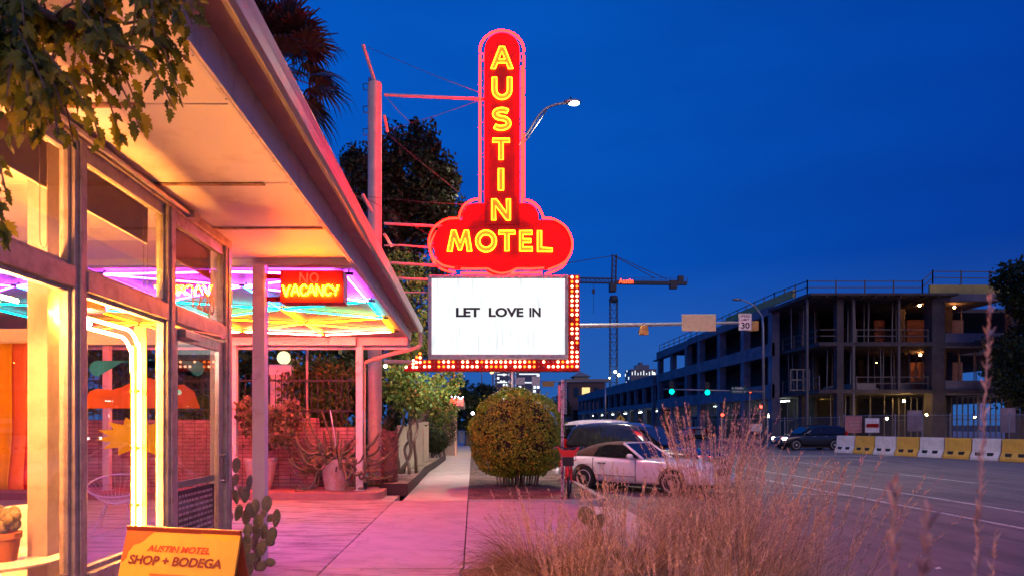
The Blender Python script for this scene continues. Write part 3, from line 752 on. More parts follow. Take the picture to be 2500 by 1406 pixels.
# lettering
def bar(c, wd): return c, wd
def letter_shape(ch):
    if ch == 'A': return [(0, 0), (.39, 1), (.61, 1), (1, 0), (.80, 0), (.70, .26), (.30, .26), (.20, 0)], [[(.37, .43), (.63, .43), (.50, .78)]]
    if ch == 'U':
        o = [(0, 1), (0, .42)] + arc(.5, .42, .5, .42, 180, 360, 14)[1:] + [(1, 1), (.78, 1), (.78, .44)] + arc(.5, .44, .28, .25, 0, -180, 12)[1:] + [(.22, 1)]
        return o, []
    if ch == 'T': return [(0, 1), (1, 1), (1, .82), (.62, .82), (.62, 0), (.38, 0), (.38, .82), (0, .82)], []
    if ch == 'I': return [(0, 0), (0, 1), (1, 1), (1, 0)], []
    if ch == 'N': return [(0, 0), (0, 1), (.24, 1), (.79, .36), (.79, 1), (1, 1), (1, 0), (.78, 0), (.21, .66), (.21, 0)], []
    if ch == 'M': return [(0, 0), (.18, 1), (.34, 1), (.52, .42), (.70, 1), (.86, 1), (1, 0), (.82, 0), (.74, .62), (.57, .06), (.46, .06), (.28, .62), (.19, 0)], []
    if ch == 'O': return arc(.5, .5, .5, .5, 0, 360, 32)[:-1], [arc(.5, .5, .30, .29, 0, 360, 26)[:-1]]
    if ch == 'E': return [(0, 0), (0, 1), (.98, 1), (.98, .81), (.26, .81), (.26, .60), (.88, .60), (.88, .41), (.26, .41), (.26, .20), (1, .20), (1, 0)], []
    if ch == 'L': return [(0, 0), (0, 1), (.27, 1), (.27, .20), (1, .16), (1, 0)], []
    if ch == 'S':
        cl = arc(.52, .73, .37, .17, 35, 180, 10) + arc(.52, .73, .37, .19, 180, 262, 6)[1:] + arc(.48, .29, .40, .25, 82, 0, 8) + arc(.48, .29, .40, .19, 0, -145, 12)[1:]
        L, Rr = [], []
        for i, (x, y) in enumerate(cl):
            a = cl[max(i - 1, 0)]; b_ = cl[min(i + 1, len(cl) - 1)]; d = Vector((b_[0] - a[0], b_[1] - a[1])).normalized()
            L.append((x - d.y * .115, y + d.x * .10)); Rr.append((x + d.y * .115, y - d.x * .10))
        return L + Rr[::-1], []
def sign_letter(ch, x0, y0, x1, y1, par):
    o, hs = letter_shape(ch)
    mp_ = lambda u, v: (x0 + (x1 - x0) * u, y1 + (y0 - y1) * v)
    q = MB(); fr = -.03 if par is blade else 0
    q.prism([mp_(*p) for p in o], lambda u, v, d: S(u, v, fr - .012 + d), .0115, [[mp_(*p) for p in h] for h in hs])
    lt = q.build('letter', mt_yface, par); lt['label'] = f'yellow letter {ch} edged with neon'
    q = MB()
    for lp in [o] + hs: q.tube([S(*mp_(*p), fr - .04) for p in lp], .0125, 6, True)
    t_ = q.build('letter_neon', mt_neony, par, smooth=True); t_['label'] = f'yellow neon outline of the letter {ch}'
z5 = lambda a, b_, c, d: (860 + a / 2.098, 50 + b_ / 2.098, 860 + c / 2.098, 50 + d / 2.098)
for ch, bx_ in (('A', (710, 143, 822, 256)), ('U', (717, 300, 816, 413)), ('S', (715, 455, 812, 570)), ('T', (718, 612, 805, 720)), ('I', (748, 765, 774, 875)), ('N', (714, 920, 809, 1028))):
    sign_letter(ch, *z5(*bx_), blade)
for ch, bx_ in (('M', (487, 1078, 612, 1186)), ('O', (632, 1078, 738, 1189)), ('T', (750, 1080, 833, 1184)), ('E', (857, 1080, 922, 1184)), ('L', (948, 1080, 1024, 1187))):
    sign_letter(ch, *z5(*bx_), cloud)
# lightbox
def lbm(k):
    m, n, l, b = newmat('lightbox_glow'); n.remove(b)
    t = n.new('ShaderNodeTexCoord'); mp_ = n.new('ShaderNodeMapping'); mp_.inputs['Scale'].default_value = (9, 1, .5); l.new(t.outputs['Object'], mp_.inputs[0])
    z = n.new('ShaderNodeTexNoise'); z.inputs['Scale'].default_value = 2.5; z.inputs['Detail'].default_value = 5; l.new(mp_.outputs[0], z.inputs['Vector'])
    r = ramp_node(n, [(.24, (.66, .72, .74)), (.46, (.97, .99, .98))]); l.new(z.outputs[0], r.inputs[0])
    wv = n.new('ShaderNodeTexWave'); wv.inputs['Scale'].default_value = .62; wv.inputs['Distortion'].default_value = .4; l.new(t.outputs['Object'], wv.inputs['Vector'])
    wr_ = ramp_node(n, [(0, (.95, .96, .97)), (1, (1.03, 1.03, 1.03))]); l.new(wv.outputs['Fac'], wr_.inputs[0])
    wm = n.new('ShaderNodeMix'); wm.data_type = 'RGBA'; wm.blend_type = 'MULTIPLY'; wm.inputs['Factor'].default_value = 1; l.new(r.outputs[0], wm.inputs['A']); l.new(wr_.outputs[0], wm.inputs['B'])
    e = n.new('ShaderNodeEmission'); l.new(wm.outputs['Result'], e.inputs[0]); e.inputs[1].default_value = k
    l.new(e.outputs[0], n['Material Output'].inputs[0]); return m
mt_lb = lbm(1.12); mt_lb2 = lbm(26.0)
q = MB()
FX0, FX1, FY0, FY1 = 1045, 1387, 672, 877
for a in ((FX0, FY0, FX1, 680), (FX0, 865, FX1, FY1), (FX0, 680, 1054, 865), (1379, 680, FX1, 865)):
    A, B = S(a[0], a[3]), S(a[2], a[1]); q.box(A.x, B.x, YS - .04, YS + DS, A.z, B.z)
lbf = q.build('lightbox_frame', mt_frame, sgn, bevel=.012)
A, B = S(1052, 867), S(1381, 678)
q = MB(); q.box(A.x, B.x, YS - .005, YS + .05, A.z, B.z); lbp = q.build('lightbox_panel', mt_lb, sgn)
q = MB(); q.box(A.x, B.x, YS + .052, YS + DS - .03, A.z, B.z); q.build('lightbox_core', mt_redp, sgn)
q = MB(); q.box(A.x, B.x, YS + DS - .028, YS + DS + .005, A.z, B.z); q.build('lightbox_panel', mt_lb2, sgn)
q = MB()
for k in range(1, 6):
    z = A.z + (B.z - A.z) * k / 6; q.box(A.x, B.x, YS - .012, YS - .0075, z - .004, z + .004)
q.build('letter_rail', mt_lb, lbp)
mt_let = M('letter_plastic', (.035, .045, .045), .4)
for wd, x0, x1 in (('LET', 1113, 1172), ('LOVE', 1193, 1278), ('IN', 1292, 1320)):
    q = MB(); put_text(q, wd, (x0, 774, x1, 751), lambda u, v: S(u, v, -.018), bold=.042)
    o_ = q.build('marquee_word', mt_let, lbp); o_['label'] = f'dark grey letters {wd}'
# arrow of bulbs round the lightbox
arw = thing_arrow = MB()
arw.prism([(1388, 672), (1415, 672), (1415, 905), (985, 905), (1028, 857), (1030, 878), (1388, 878)], lambda u, v, d: S(u, v, -.02 + d), DS - .05)
ar = arw.build('arrow_panel', mt_redp, sgn)
mt_bw = E_('bulb_warm', (1.0, .55, .28), 7.0); mt_bo = E_('bulb_orange', (1.0, .20, .02), 4.0); mt_bd = M('bulb_dead', (.5, .2, .17), .2)
spots = []
for k in range(19):
    y = 677.5 + 11.35 * k
    spots += [(1396, y), (1408, y)]
for k in range(31):
    x = 1037 + 11.6 * k
    spots += [(x, 883), (x, 894.5)]
spots += [(1026, 863), (1026, 873), (1018, 872), (1010, 880), (1009, 888), (1026, 884), (1017, 884), (1009, 896), (1017, 896), (992, 896), (1000, 889), (1026, 895)]
spots += [(1396, 894), (1408, 894)]
rb = random.Random(21); rest = {0: MB(), 1: MB(), 2: MB()}
for k, (x, y) in enumerate(spots):
    t = rb.random(); c = 0 if t < .60 else 1 if t < .88 else 2
    if k < 98:
        q = MB(); q.ball(S(x, y, -.045), .033 if c != 2 else .024, 8, 6); q.build('bulb', (mt_bw, mt_bo, mt_bd)[c], ar, smooth=True)
    else: rest[c].ball(S(x, y, -.045), .033 if c != 2 else .024, 8, 6)
q = MB()
for c in rest:
    b0 = len(q.v); q.v += rest[c].v; q.f += [[b0 + i for i in f] for f in rest[c].f]; q.m += [c] * len(rest[c].f)
o_ = q.build('bulb', [mt_bw, mt_bo, mt_bd], ar, smooth=True); o_['kind'] = 'stuff'
# ---------------------------------------------------------------- planter kerb, brick wall, pots, fence behind the canopy
def brickmat(name, c1, c2, mortar, stack=0.0):
    m, n, l, b = newmat(name)
    t = n.new('ShaderNodeTexCoord'); s = n.new('ShaderNodeSeparateXYZ'); l.new(t.outputs['Object'], s.inputs[0])
    ad = n.new('ShaderNodeMath'); ad.operation = 'ADD'; l.new(s.outputs[0], ad.inputs[0]); l.new(s.outputs[1], ad.inputs[1])
    cb = n.new('ShaderNodeCombineXYZ'); l.new(ad.outputs[0], cb.inputs[0]); l.new(s.outputs[2], cb.inputs[1])
    k = n.new('ShaderNodeTexBrick'); l.new(cb.outputs[0], k.inputs['Vector'])
    k.inputs['Scale'].default_value = 1; k.offset = stack; k.inputs['Brick Width'].default_value = .27; k.inputs['Row Height'].default_value = .084
    k.inputs['Mortar Size'].default_value = .012; k.inputs['Mortar Smooth'].default_value = .3; k.inputs['Bias'].default_value = .0
    k.inputs['Color1'].default_value = (*c1, 1); k.inputs['Color2'].default_value = (*c2, 1); k.inputs['Mortar'].default_value = (*mortar, 1)
    z = n.new('ShaderNodeTexNoise'); z.inputs['Scale'].default_value = 5; z.inputs['Detail'].default_value = 7; l.new(t.outputs['Object'], z.inputs['Vector'])
    zr = ramp_node(n, [(.3, (.6, .6, .62)), (.65, (1.15, 1.12, 1.1))]); l.new(z.outputs[0], zr.inputs[0])
    mx = n.new('ShaderNodeMix'); mx.data_type = 'RGBA'; mx.blend_type = 'MULTIPLY'; mx.inputs['Factor'].default_value = 1
    l.new(k.outputs['Color'], mx.inputs['A']); l.new(zr.outputs[0], mx.inputs['B']); l.new(mx.outputs['Result'], b.inputs['Base Color'])
    b.inputs['Roughness'].default_value = .85
    bp = n.new('ShaderNodeBump'); bp.inputs['Strength'].default_value = .8; bp.inputs['Distance'].default_value = .012; bp.invert = True
    l.new(k.outputs['Fac'], bp.inputs['Height']); l.new(bp.outputs[0], b.inputs['Normal'])
    return m
mt_brick = brickmat('brick', (.62, .36, .30), (.48, .26, .22), (.27, .155, .13))
mt_terra = M('terracotta', (.62, .33, .22), .8, c2=(.70, .55, .46), scale=5, lo=.4, hi=.6, bump=.1)
mt_soil = M('potting_soil', (.04, .03, .025), .95)
mt_redkerb = M('painted_kerb', (.52, .22, .18), .7, c2=(.42, .18, .15), scale=6, bump=.15)
# rounded painted kerb and its raised bed
q = MB(); pts = [(-12, 15.4), (-12, 14.05), (-2.25, 14.05)] + arc(-2.2, 14.35, .30, .30, -90, 0, 8)[1:] + [(-1.9, 15.4)]
q.prism(pts, lambda u, v, d: (u, v, .15 - d), .17)
struct(q.build('planter_kerb', mt_redkerb, bevel=.03))
# brick garden wall: two stretches with a pier
bw = thing('brick_wall', 'low red brick garden wall with a pier under the far end of the canopy', 'wall', (-6, 15.4, .15))
q = MB(); q.box(-12, -3.92, 15.42, 15.62, .15, 1.66); q.build('wall_body', mt_brick, bw)
q = MB(); q.box(-3.92, -3.52, 15.30, 15.70, .15, 1.70); q.build('pier', mt_brick, bw)
q = MB(); q.box(-3.52, -2.70, 15.5, 15.66, .15, 1.5); q.build('wall_body', mt_brick, bw)
# iron fence above the brick wall
fe = thing('iron_fence', 'black iron bar fence standing just behind the brick wall under the canopy', 'fence', (-6, 15.8, 0))
q = MB()
for z in (1.85, 2.55): q.box(-12, -2.76, 15.78, 15.81, z, z + .035)
q.build('fence_rail', mt_dark, fe)
q = MB()
for k in range(66): x = -12 + .14 * k; q.box(x, x + .016, 15.788, 15.804, .15, 2.72)
o_ = q.build('fence_bars', mt_dark, fe)
# white stucco pillar with a globe lamp
mt_pillar = M('pillar_stucco', (.72, .64, .58), .85, c2=(.40, .33, .3), scale=3, lo=.28, hi=.46, bump=.3)
px0, px1 = P(655, 0, 16.2).x, P(712, 0, 16.2).x
pl = thing('gate_pillar', 'square white stucco pillar with a weathered cap, carrying the round globe lamp', 'pillar', ((px0 + px1) / 2, 16.3, 0))
q = MB(); q.box(px0 + .03, px1 - .03, 16.23, 16.72, 0, P(0, 917, 16.2).z); q.build('shaft', mt_pillar, pl, bevel=.02)
q = MB(); q.box(px0, px1, 16.20, 16.75, P(0, 917, 16.2).z, P(0, 889, 16.2).z); q.build('cap', mt_pillar, pl, bevel=.03)
gl = P(693, 873, 16.45)
lm = thing('globe_lamp', 'round glowing white globe lamp on top of the stucco pillar', 'lamp', (gl.x, gl.y, gl.z - .18))
q = MB(); q.ball(gl, .16, 24, 16); q.build('globe', E_('globe_glow', (1.0, .80, .42), 1.7), lm, smooth=True)
q = MB(); q.lathe([(.09, -.185), (.09, -.17), (.06, -.15)], gl, 16); q.build('lamp_base', mt_dark, lm)
q = MB(); gp = P(750, 0, 15.9); q.tube([(gp.x, 15.9, .15), (gp.x, 15.9, P(0, 842, 15.9).z)], .028, 10); q.tube([(gp.x, 15.9, .15), (gp.x, 15.9, .17)], .07, 10)
tag(q.build('metal_post', mt_pink, smooth=True, ang=50), 'slim round pink metal post rising beside the vines behind the brick wall', 'post')

# leaf helpers ------------------------------------------------------------
def leaf_quads(C, size, up=0.0, aspect=.55, jit=.35, nrm=None):
    # C (n,3) centres; returns (n,4,3) pointed leaves with random turn
    n = len(C); sz = size * nrg.uniform(1 - jit, 1 + jit, n)
    d = nrg.normal(size=(n, 3)); d[:, 2] += up; d /= np.linalg.norm(d, axis=1)[:, None]
    r = nrg.normal(size=(n, 3)) if nrm is None else nrm + .55 * nrg.normal(size=(n, 3))
    if nrm is not None: d = np.cross(r, nrg.normal(size=(n, 3))); d[:, 2] += up; d /= np.linalg.norm(d, axis=1)[:, None] + 1e-9
    s = np.cross(d, r); s /= np.linalg.norm(s, axis=1)[:, None] + 1e-9
    a = sz[:, None]
    return np.stack([C - d * a * .5, C + s * a * aspect * .5 - d * a * .05, C + d * a * .5, C - s * a * aspect * .5 - d * a * .05], axis=1)

def clumps(center, rad, n_cl, n_leaf, cl_r, surf=.55):
    # leaf centres in clumps spread through an ellipsoid crown
    c = np.array(center); rad = np.array(rad)
    d = nrg.normal(size=(n_cl, 3)); d /= np.linalg.norm(d, axis=1)[:, None]
    rr = surf + (1 - surf) * nrg.random(n_cl) ** .6
    cc = c + d * rad * rr[:, None]
    pts = np.repeat(cc, n_leaf, axis=0)
    e = nrg.normal(size=(len(pts), 3)); e /= np.linalg.norm(e, axis=1)[:, None]
    return pts + e * (nrg.random(len(pts)) ** .5)[:, None] * np.array(cl_r) * np.repeat(nrg.uniform(.6, 1.3, n_cl), n_leaf)[:, None]

mt_bark = M('bark', (.16, .11, .08), .9, c2=(.07, .05, .04), scale=14, bump=.6)
mt_vine = M('vine_stem', (.22, .16, .11), .85, c2=(.12, .085, .06), scale=20, bump=.4)
lf_vine = leafmat('vine_leaf', [(0, (.04, .085, .012)), (.5, (.11, .18, .028)), (.9, (.24, .26, .045)), (.97, (.30, .10, .02)), (1, (.38, .30, .06))])
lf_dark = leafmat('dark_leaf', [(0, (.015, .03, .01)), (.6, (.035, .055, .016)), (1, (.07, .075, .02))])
lf_hedge = leafmat('hedge_leaf', [(0, (.10, .15, .012)), (.5, (.27, .36, .025)), (1, (.48, .54, .05))], .25, .35)
lf_shrub = leafmat('shrub_leaf', [(0, (.10, .10, .04)), (.6, (.26, .20, .10)), (1, (.42, .32, .20))])
lf_near = leafmat('near_leaf', [(0, (.035, .06, .006)), (.5, (.11, .15, .012)), (1, (.28, .28, .025))], .35, .4)

# terracotta pots with plants
def pot(x, ybot, ytop, rtop, rbot, Y, name, label, m=mt_terra, zb=.15):
    c = P(x, ybot, Y); h_ = (ybot - ytop) * Y / F; c.z = zb; c.y = Y + rtop
    t = thing(name, label, 'plant pot', c)
    q = MB(); q.lathe([(rbot * .96, 0), (rbot, .02), (rtop * .96, h_ - .07), (rtop, h_ - .065), (rtop, h_), (rtop - .03, h_), (rtop - .045, h_ - .07)], c, 32)
    q.build('pot_body', m, t, smooth=True, ang=35)
    q = MB(); q.lathe([(rtop - .05, h_ - .075), (rtop - .051, h_ - .06)], c, 24); q.build('soil', mt_soil, t)
    return c + Vector((0, 0, h_))
tp = pot(623, 1196, 1116, .36, .22, 14.35, 'terracotta_pot', 'tall weathered terracotta pot holding the leafy shrub, behind the front canopy post')
t = thing('potted_shrub', 'large leafed shrub drooping over the tall terracotta pot in front of the brick wall', 'shrub', tp)
q = MB(); tips = []
for k, (x, y) in enumerate(((605, 985), (690, 1010), (735, 1030), (650, 1000), (700, 1075), (712, 1060), (715, 1000), (590, 1000), (672, 1020))):
    e = P(x, y, 14.7 + rng.uniform(-.25, .3)); mid = (tp + e) / 2 + Vector((rng.uniform(-.1, .1), 0, .25))
    path = smooth_path([tp, mid, e], 6); q.tube(path, [.018 - .0012 * i for i in range(len(path))], 6); tips += path[4:]
q.build('branch', mt_bark, t)
C = np.array([p for p in tips for _ in range(26)]) + nrg.normal(size=(len(tips) * 26, 3)) * .105
nmesh('foliage', leaf_quads(C, .115, up=-.6, aspect=.7), 4, lf_shrub, t)
tp2 = pot(813, 1189, 1112, .37, .25, 14.4, 'terracotta_pot', 'round terracotta pot under the tangle of long cactus stems')
mt_stem = M('cactus_stem', (.20, .18, .10), .7, c2=(.11, .10, .055), scale=18)
t = thing('trailing_cactus', 'tangle of long thin cactus stems spilling out of the round terracotta pot', 'cactus', tp2)
for k in range(98):
    a = rng.uniform(0, 2 * math.pi); L_ = rng.uniform(.45, 1.2); up = rng.uniform(-.2, .9) if k % 4 else rng.uniform(.8, 1.6)
    d = Vector((math.cos(a) * 1.15, math.sin(a) * .55, up)).normalized(); p = tp2 + Vector((math.cos(a) * .2 * rng.random(), math.sin(a) * .2 * rng.random(), -.02)); path = [p.copy()]
    cv_ = rng.uniform(-.55, -.12); c2_ = rng.uniform(.35, 1.0)
    for i in range(7):
        d = (d + Vector((rng.uniform(-.25, .25), rng.uniform(-.2, .2), cv_ if i < 4 else c2_))).normalized(); p = p + d * L_ / 7
        p.z = max(p.z, .20); p.y = min(max(p.y, 14.0), 15.25); path.append(p.copy())
    q = MB(); r0 = rng.uniform(.019, .032); q.tube(smooth_path(path, 3), r0, 6); 
    if k < 98: q.build('stem', mt_stem, t, smooth=True)
q = MB(); a_, b_ = P(818, 1070, 14.4), P(806, 1000, 14.4); q.tube([a_ + Vector((0, .15, -.5)), a_, b_], .012, 8)
tag(q.build('plant_stake', M('pale_plastic', (.7, .7, .8), .4), smooth=True), 'pale straight plant stake standing among the trailing cactus stems', 'stake')
q = MB(); c = P(1030 * 0 + 878, 1192, 14.5); q.box(c.x - .05, c.x + .11, 14.72, 14.86, .151, .30)
tag(q.build('ground_spotlight', mt_dark, bevel=.02), 'small dark ground spotlight beside the foot of the slim canopy post', 'light')

# bushes and creepers behind the brick wall
def crown(name, label, cat, base, blobs, m, size, trunk=None, group=None, stem=None):
    t = thing(name, label, cat, base, group)
    arr = np.concatenate([clumps(*b_) for b_ in blobs])
    nmesh('foliage' if cat != 'tree' else 'crown', leaf_quads(arr, size), 4, m, t)
    if trunk:
        q = MB()
        for path, r0, r1 in trunk:
            pp = smooth_path(path, 5); q.tube(pp, [r0 + (r1 - r0) * i / (len(pp) - 1) for i in range(len(pp))], 10)
        q.build('trunk', stem or mt_bark, t, smooth=True)
    return t
crown('climbing_vine', 'dark leafy creeper covering the iron fence between the globe lamp and the sign pole', 'vine', (-3.3, 16.2, 0),
      [((-3.72, 16.25, 2.3), (.92, .25, .95), 85, 30, .28, .2), ((-3.35, 16.3, 1.5), (.55, .2, .9), 45, 26, .25, .2), ((-4.1, 16.9, 2.6), (.5, .3, .5), 16, 26, .22, .2)], lf_vine, .115,
      [([(-3.2, 16.3, 0), (-3.3, 16.25, 1), (-3.1, 16.3, 2), (-3.4, 16.3, 2.8)], .03, .012), ([(-3.2, 16.3, 0), (-3.1, 16.3, 1.2), (-3.3, 16.3, 2.4)], .025, .01)])
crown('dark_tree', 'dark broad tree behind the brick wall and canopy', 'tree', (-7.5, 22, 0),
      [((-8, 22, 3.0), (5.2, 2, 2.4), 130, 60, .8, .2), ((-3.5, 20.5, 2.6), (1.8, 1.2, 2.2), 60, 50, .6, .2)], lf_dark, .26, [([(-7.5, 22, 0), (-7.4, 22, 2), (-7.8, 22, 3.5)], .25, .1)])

# palm with its trunk behind the wall and its crown above the roof
pb = Vector((P(632, 0, 21).x, 21, 0))
t = thing('fan_palm', 'tall fan palm with dark ragged fronds rising above the canopy roof', 'palm', pb)
mt_ptrunk = M('palm_trunk', (.20, .12, .09), .95, c2=(.10, .06, .05), scale=6, bump=.8, bscale=25)
pc = P(668, 178, 21)
q = MB(); pp = smooth_path([pb, pb + Vector((.1, 0, 4)), (pb + pc) / 2 + Vector((.15, 0, 2)), pc], 6); q.tube(pp, [.30 - .012 * i * 18 / len(pp) for i in range(len(pp))], 14); q.build('trunk', mt_ptrunk, t, smooth=True)
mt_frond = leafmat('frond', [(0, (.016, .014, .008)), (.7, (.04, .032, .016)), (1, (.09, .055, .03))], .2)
for k in range(34):
    az = 2 * math.pi * k / 34 + rng.uniform(-.2, .2); el = [1.1, .75, .35, -.05, -.5, -.85][k % 6] + rng.uniform(-.15, .15)
    ax = Vector((math.cos(az) * math.cos(el), math.sin(az) * math.cos(el), math.sin(el))); hub = pc + ax * rng.uniform(1.0, 1.45) + Vector((0, 0, .1))
    side = ax.cross(Vector((0, 0, 1))).normalized(); nrmv = side.cross(ax).normalized()
    V = []; nl = 27
    for i in range(nl):
        th = (i / (nl - 1) - .5) * R(215); L_ = rng.uniform(.85, 1.12) * (1 - .25 * abs(th) / 2) * 1.3
        d = (ax * math.cos(th) + side * math.sin(th)).normalized(); wd = .036; s_ = (side * math.cos(th) - ax * math.sin(th)) * wd
        p1 = hub + d * L_ * .55 + nrmv * (.05); p2 = hub + d * L_ * .85 - Vector((0, 0, .10)); p3 = hub + d * L_ - Vector((0, 0, .30 * L_))
        V += [[hub, hub, p1 - s_ * 1.3, p1 + s_ * 1.3], [p1 + s_ * 1.3, p1 - s_ * 1.3, p2 - s_ * .6, p2 + s_ * .6], [p2 + s_ * .6, p2 - s_ * .6, p3, p3 + s_ * .05]]
    q = MB()
    for v4 in V:
        if v4[0] is v4[1]: q.add(v4[1:], [(0, 1, 2)])
        else: q.add(v4, [(0, 1, 2, 3)])
    q.tube([pc, pc + (hub - pc) * .5 + Vector((0, 0, .03)), hub], [.03, .02, .014], 5)
    q.build('frond', mt_frond, t)

# big dark tree behind the sign
def treetrunk(b_, top, r0, limbs, spread):
    out = [([b_, b_ + Vector((.1, 0, (top.z - b_.z) * .5)), top], r0, r0 * .35)]
    for k in range(limbs):
        s_ = b_ + (top - b_) * rng.uniform(.4, .85); a = rng.uniform(0, 6.28); e = s_ + Vector((math.cos(a) * spread, math.sin(a) * spread * .7, rng.uniform(.5, 1.0) * spread))
        out.append(([s_, (s_ + e) / 2 + Vector((0, 0, .15 * spread)), e], r0 * .4, r0 * .08))
    return out
bt = Vector((P(960, 0, 30).x, 30, 0)); tt = P(985, 420, 30)
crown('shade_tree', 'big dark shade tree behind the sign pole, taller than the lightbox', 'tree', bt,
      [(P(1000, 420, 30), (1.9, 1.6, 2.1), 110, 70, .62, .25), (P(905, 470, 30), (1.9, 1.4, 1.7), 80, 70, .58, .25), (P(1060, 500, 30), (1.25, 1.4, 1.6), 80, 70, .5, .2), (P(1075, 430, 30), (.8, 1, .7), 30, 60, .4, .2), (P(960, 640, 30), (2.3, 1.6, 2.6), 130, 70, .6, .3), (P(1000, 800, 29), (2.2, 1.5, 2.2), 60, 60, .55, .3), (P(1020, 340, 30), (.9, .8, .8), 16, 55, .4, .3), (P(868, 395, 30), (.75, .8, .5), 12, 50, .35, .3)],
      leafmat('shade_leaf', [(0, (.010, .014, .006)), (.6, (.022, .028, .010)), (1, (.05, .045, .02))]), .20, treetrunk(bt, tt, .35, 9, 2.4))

# planting strip along the sidewalk: steel edge, gravel, palm stump, panels, vine arbour
q = MB(); ed = [(-2.06, 15.1), (-1.45, 15.1), (-1.43, 18), (-1.5, 21), (-1.35, 24.5), (-1.2, 30)]
for a, b_ in zip(ed[:-1], ed[1:]):
    q.beam((*a, .115), (*b_, .115), .012, .27)
q.beam((-2.06, 15.1, .115), (-2.06, 16.6, .115), .012, .27)
tag(q.build('steel_edging', M('rusty_steel', (.06, .035, .03), .6, .4)), 'dark steel edging holding back the gravel strip left of the far sidewalk', 'edging')
sheet('gravel_strip', [(-2.05, 15.11), (-1.46, 15.11), (-1.44, 18), (-1.51, 21), (-1.36, 24.5), (-1.21, 30), (-4.2, 30), (-4.2, 16.6), (-2.05, 16.6)], .20, mt_gravel2, .1)
st = Vector((P(951, 0, 16.1).x, 16.1, .18))
t = thing('palm_stump', 'short rough palm trunk stump with broken leaf bases beside the sign pole', 'palm', st)
q = MB(); q.lathe([(.17, 0), (.19, .3), (.17, .9), (.15, 1.22)], st, 16); q.build('trunk', mt_ptrunk, t, smooth=True)
q = MB()
for k in range(120):
    z = .02 + 1.2 * k / 120; a = k * 2.399; d = Vector((math.cos(a), math.sin(a), 0)); p = st + d * .15 + Vector((0, 0, z)); s_ = Vector((-d.y, d.x, 0)) * rng.uniform(.035, .06)
    e = p + d * rng.uniform(.05, .09) + Vector((0, 0, rng.uniform(.03, .10))); q.add([p - s_ + Vector((0, 0, -.03)), p + s_ + Vector((0, 0, -.03)), e + s_ * .6, e - s_ * .6, p - s_ * .5 + Vector((0, 0, .06)), p + s_ * .5 + Vector((0, 0, .06))], [(0, 1, 2, 3), (3, 2, 5, 4), (0, 3, 4), (1, 5, 2)])
q.build('leaf_bases', M('leaf_base', (.32, .17, .13), .9, c2=(.18, .09, .07), scale=9), t)
q = MB()
for k in range(26):
    a = rng.uniform(0, 6.28); e = rng.uniform(.3, 1.3); d = Vector((math.cos(a) * math.cos(e), math.sin(a) * math.cos(e), math.sin(e))); p = st + Vector((-.1, .05, 1.22)); s_ = d.cross(Vector((0, 0, 1))).normalized() * .012
    q.add([p - s_, p + s_, p + d * .28 + s_ * .5, p + d * .45, p + d * .28 - s_ * .5], [(0, 1, 2, 3, 4)])
q.build('spiky_leaves', lf_dark, t)
# cream panels behind the vine trunks
t = thing('panel_fence', 'fence of tall cream painted boards behind the twisted vine trunks', 'fence', (-2.3, 20, .2))
mt_crm = M('cream_board', (.68, .58, .38), .7, c2=(.52, .43, .28), scale=4)
for k, (y0, y1, h_) in enumerate(((19.2, 20.6, 1.34), (20.62, 22.3, 1.36), (22.32, 24.2, 1.42), (24.3, 26.2, 1.46))):
    xa = -2.12 + .1 * k
    q = MB(); q.add([], []); q.beam((xa, y0, .2 + h_ / 2), (xa + .10, y1, .2 + h_ / 2), .04, h_); q.build('board', mt_crm, t, bevel=.005)
t = thing('sign_board', 'blank cream board on a short dark post near the vine trunks', 'sign', (-1.86, 24.5, .2))
q = MB(); c0, c1 = P(1022, 1085, 24.4), P(1035, 1042, 24.4); q.box(c0.x, c1.x, 24.4, 24.9, c0.z, c1.z); q.build('board', mt_crm, t, bevel=.02)
q = MB(); q.box(c0.x + .03, c1.x - .03, 24.5, 24.8, .2, c0.z); q.build('post', mt_dark, t)
t = thing('arbour_vine', 'lush green vine with twisted pale trunks arching over the strip beside the sidewalk', 'vine', (-2.0, 19, .2))
for pts in (((975, 1140), (968, 1080), (985, 1030), (978, 980)), ((985, 1145), (1003, 1100), (996, 1060), (1008, 1020), (990, 980)), ((1000, 1140), (988, 1095), (1004, 1065), (998, 1020), (1004, 970)), ((1016, 1125), (1012, 1080), (1020, 1040), (1008, 1000)), ((980, 1143), (998, 1120), (1006, 1085), (1000, 1040), (1015, 1000))):
    q = MB(); pp = smooth_path([P(x, y, 18.6 + rng.uniform(-.1, .5)) for x, y in pts], 5); pp[0].z = .19; q.tube(pp, [.045 - .02 * i / len(pp) for i in range(len(pp))], 8); q.build('stem', mt_vine, t, smooth=True)
arr = np.concatenate([clumps(P(1000, 965, 18.7), (.75, .6, .55), 60, 24, .26, .3), clumps(P(1050, 960, 20.0), (.85, .8, .5), 60, 24, .28, .3), clumps(P(1075, 1000, 21.5), (.5, .8, .5), 26, 24, .25, .3), clumps(P(985, 915, 18.9), (.5, .5, .35), 26, 24, .24, .3), clumps(P(1095, 935, 21.5), (.45, .8, .45), 24, 24, .25, .3)])
nmesh('foliage', leaf_quads(arr, .115, up=-.3, aspect=.62), 4, lf_vine, t)
crown('hanging_vine', 'mass of vine foliage hanging between the sign pole and the lightbox', 'vine', (-1.7, 22, 0),
      [(P(985, 700, 24), (1.1, .8, 1.3), 40, 40, .42, .25), (P(1010, 830, 22), (1.1, .8, .95), 46, 40, .36, .25), (P(965, 780, 23), (.5, .8, 1.2), 24, 36, .32, .25)], lf_vine, .13,
      [([Vector((-2.2, 23, 0)), Vector((-2.0, 23, 2.5)), P(985, 720, 24)], .09, .03)])
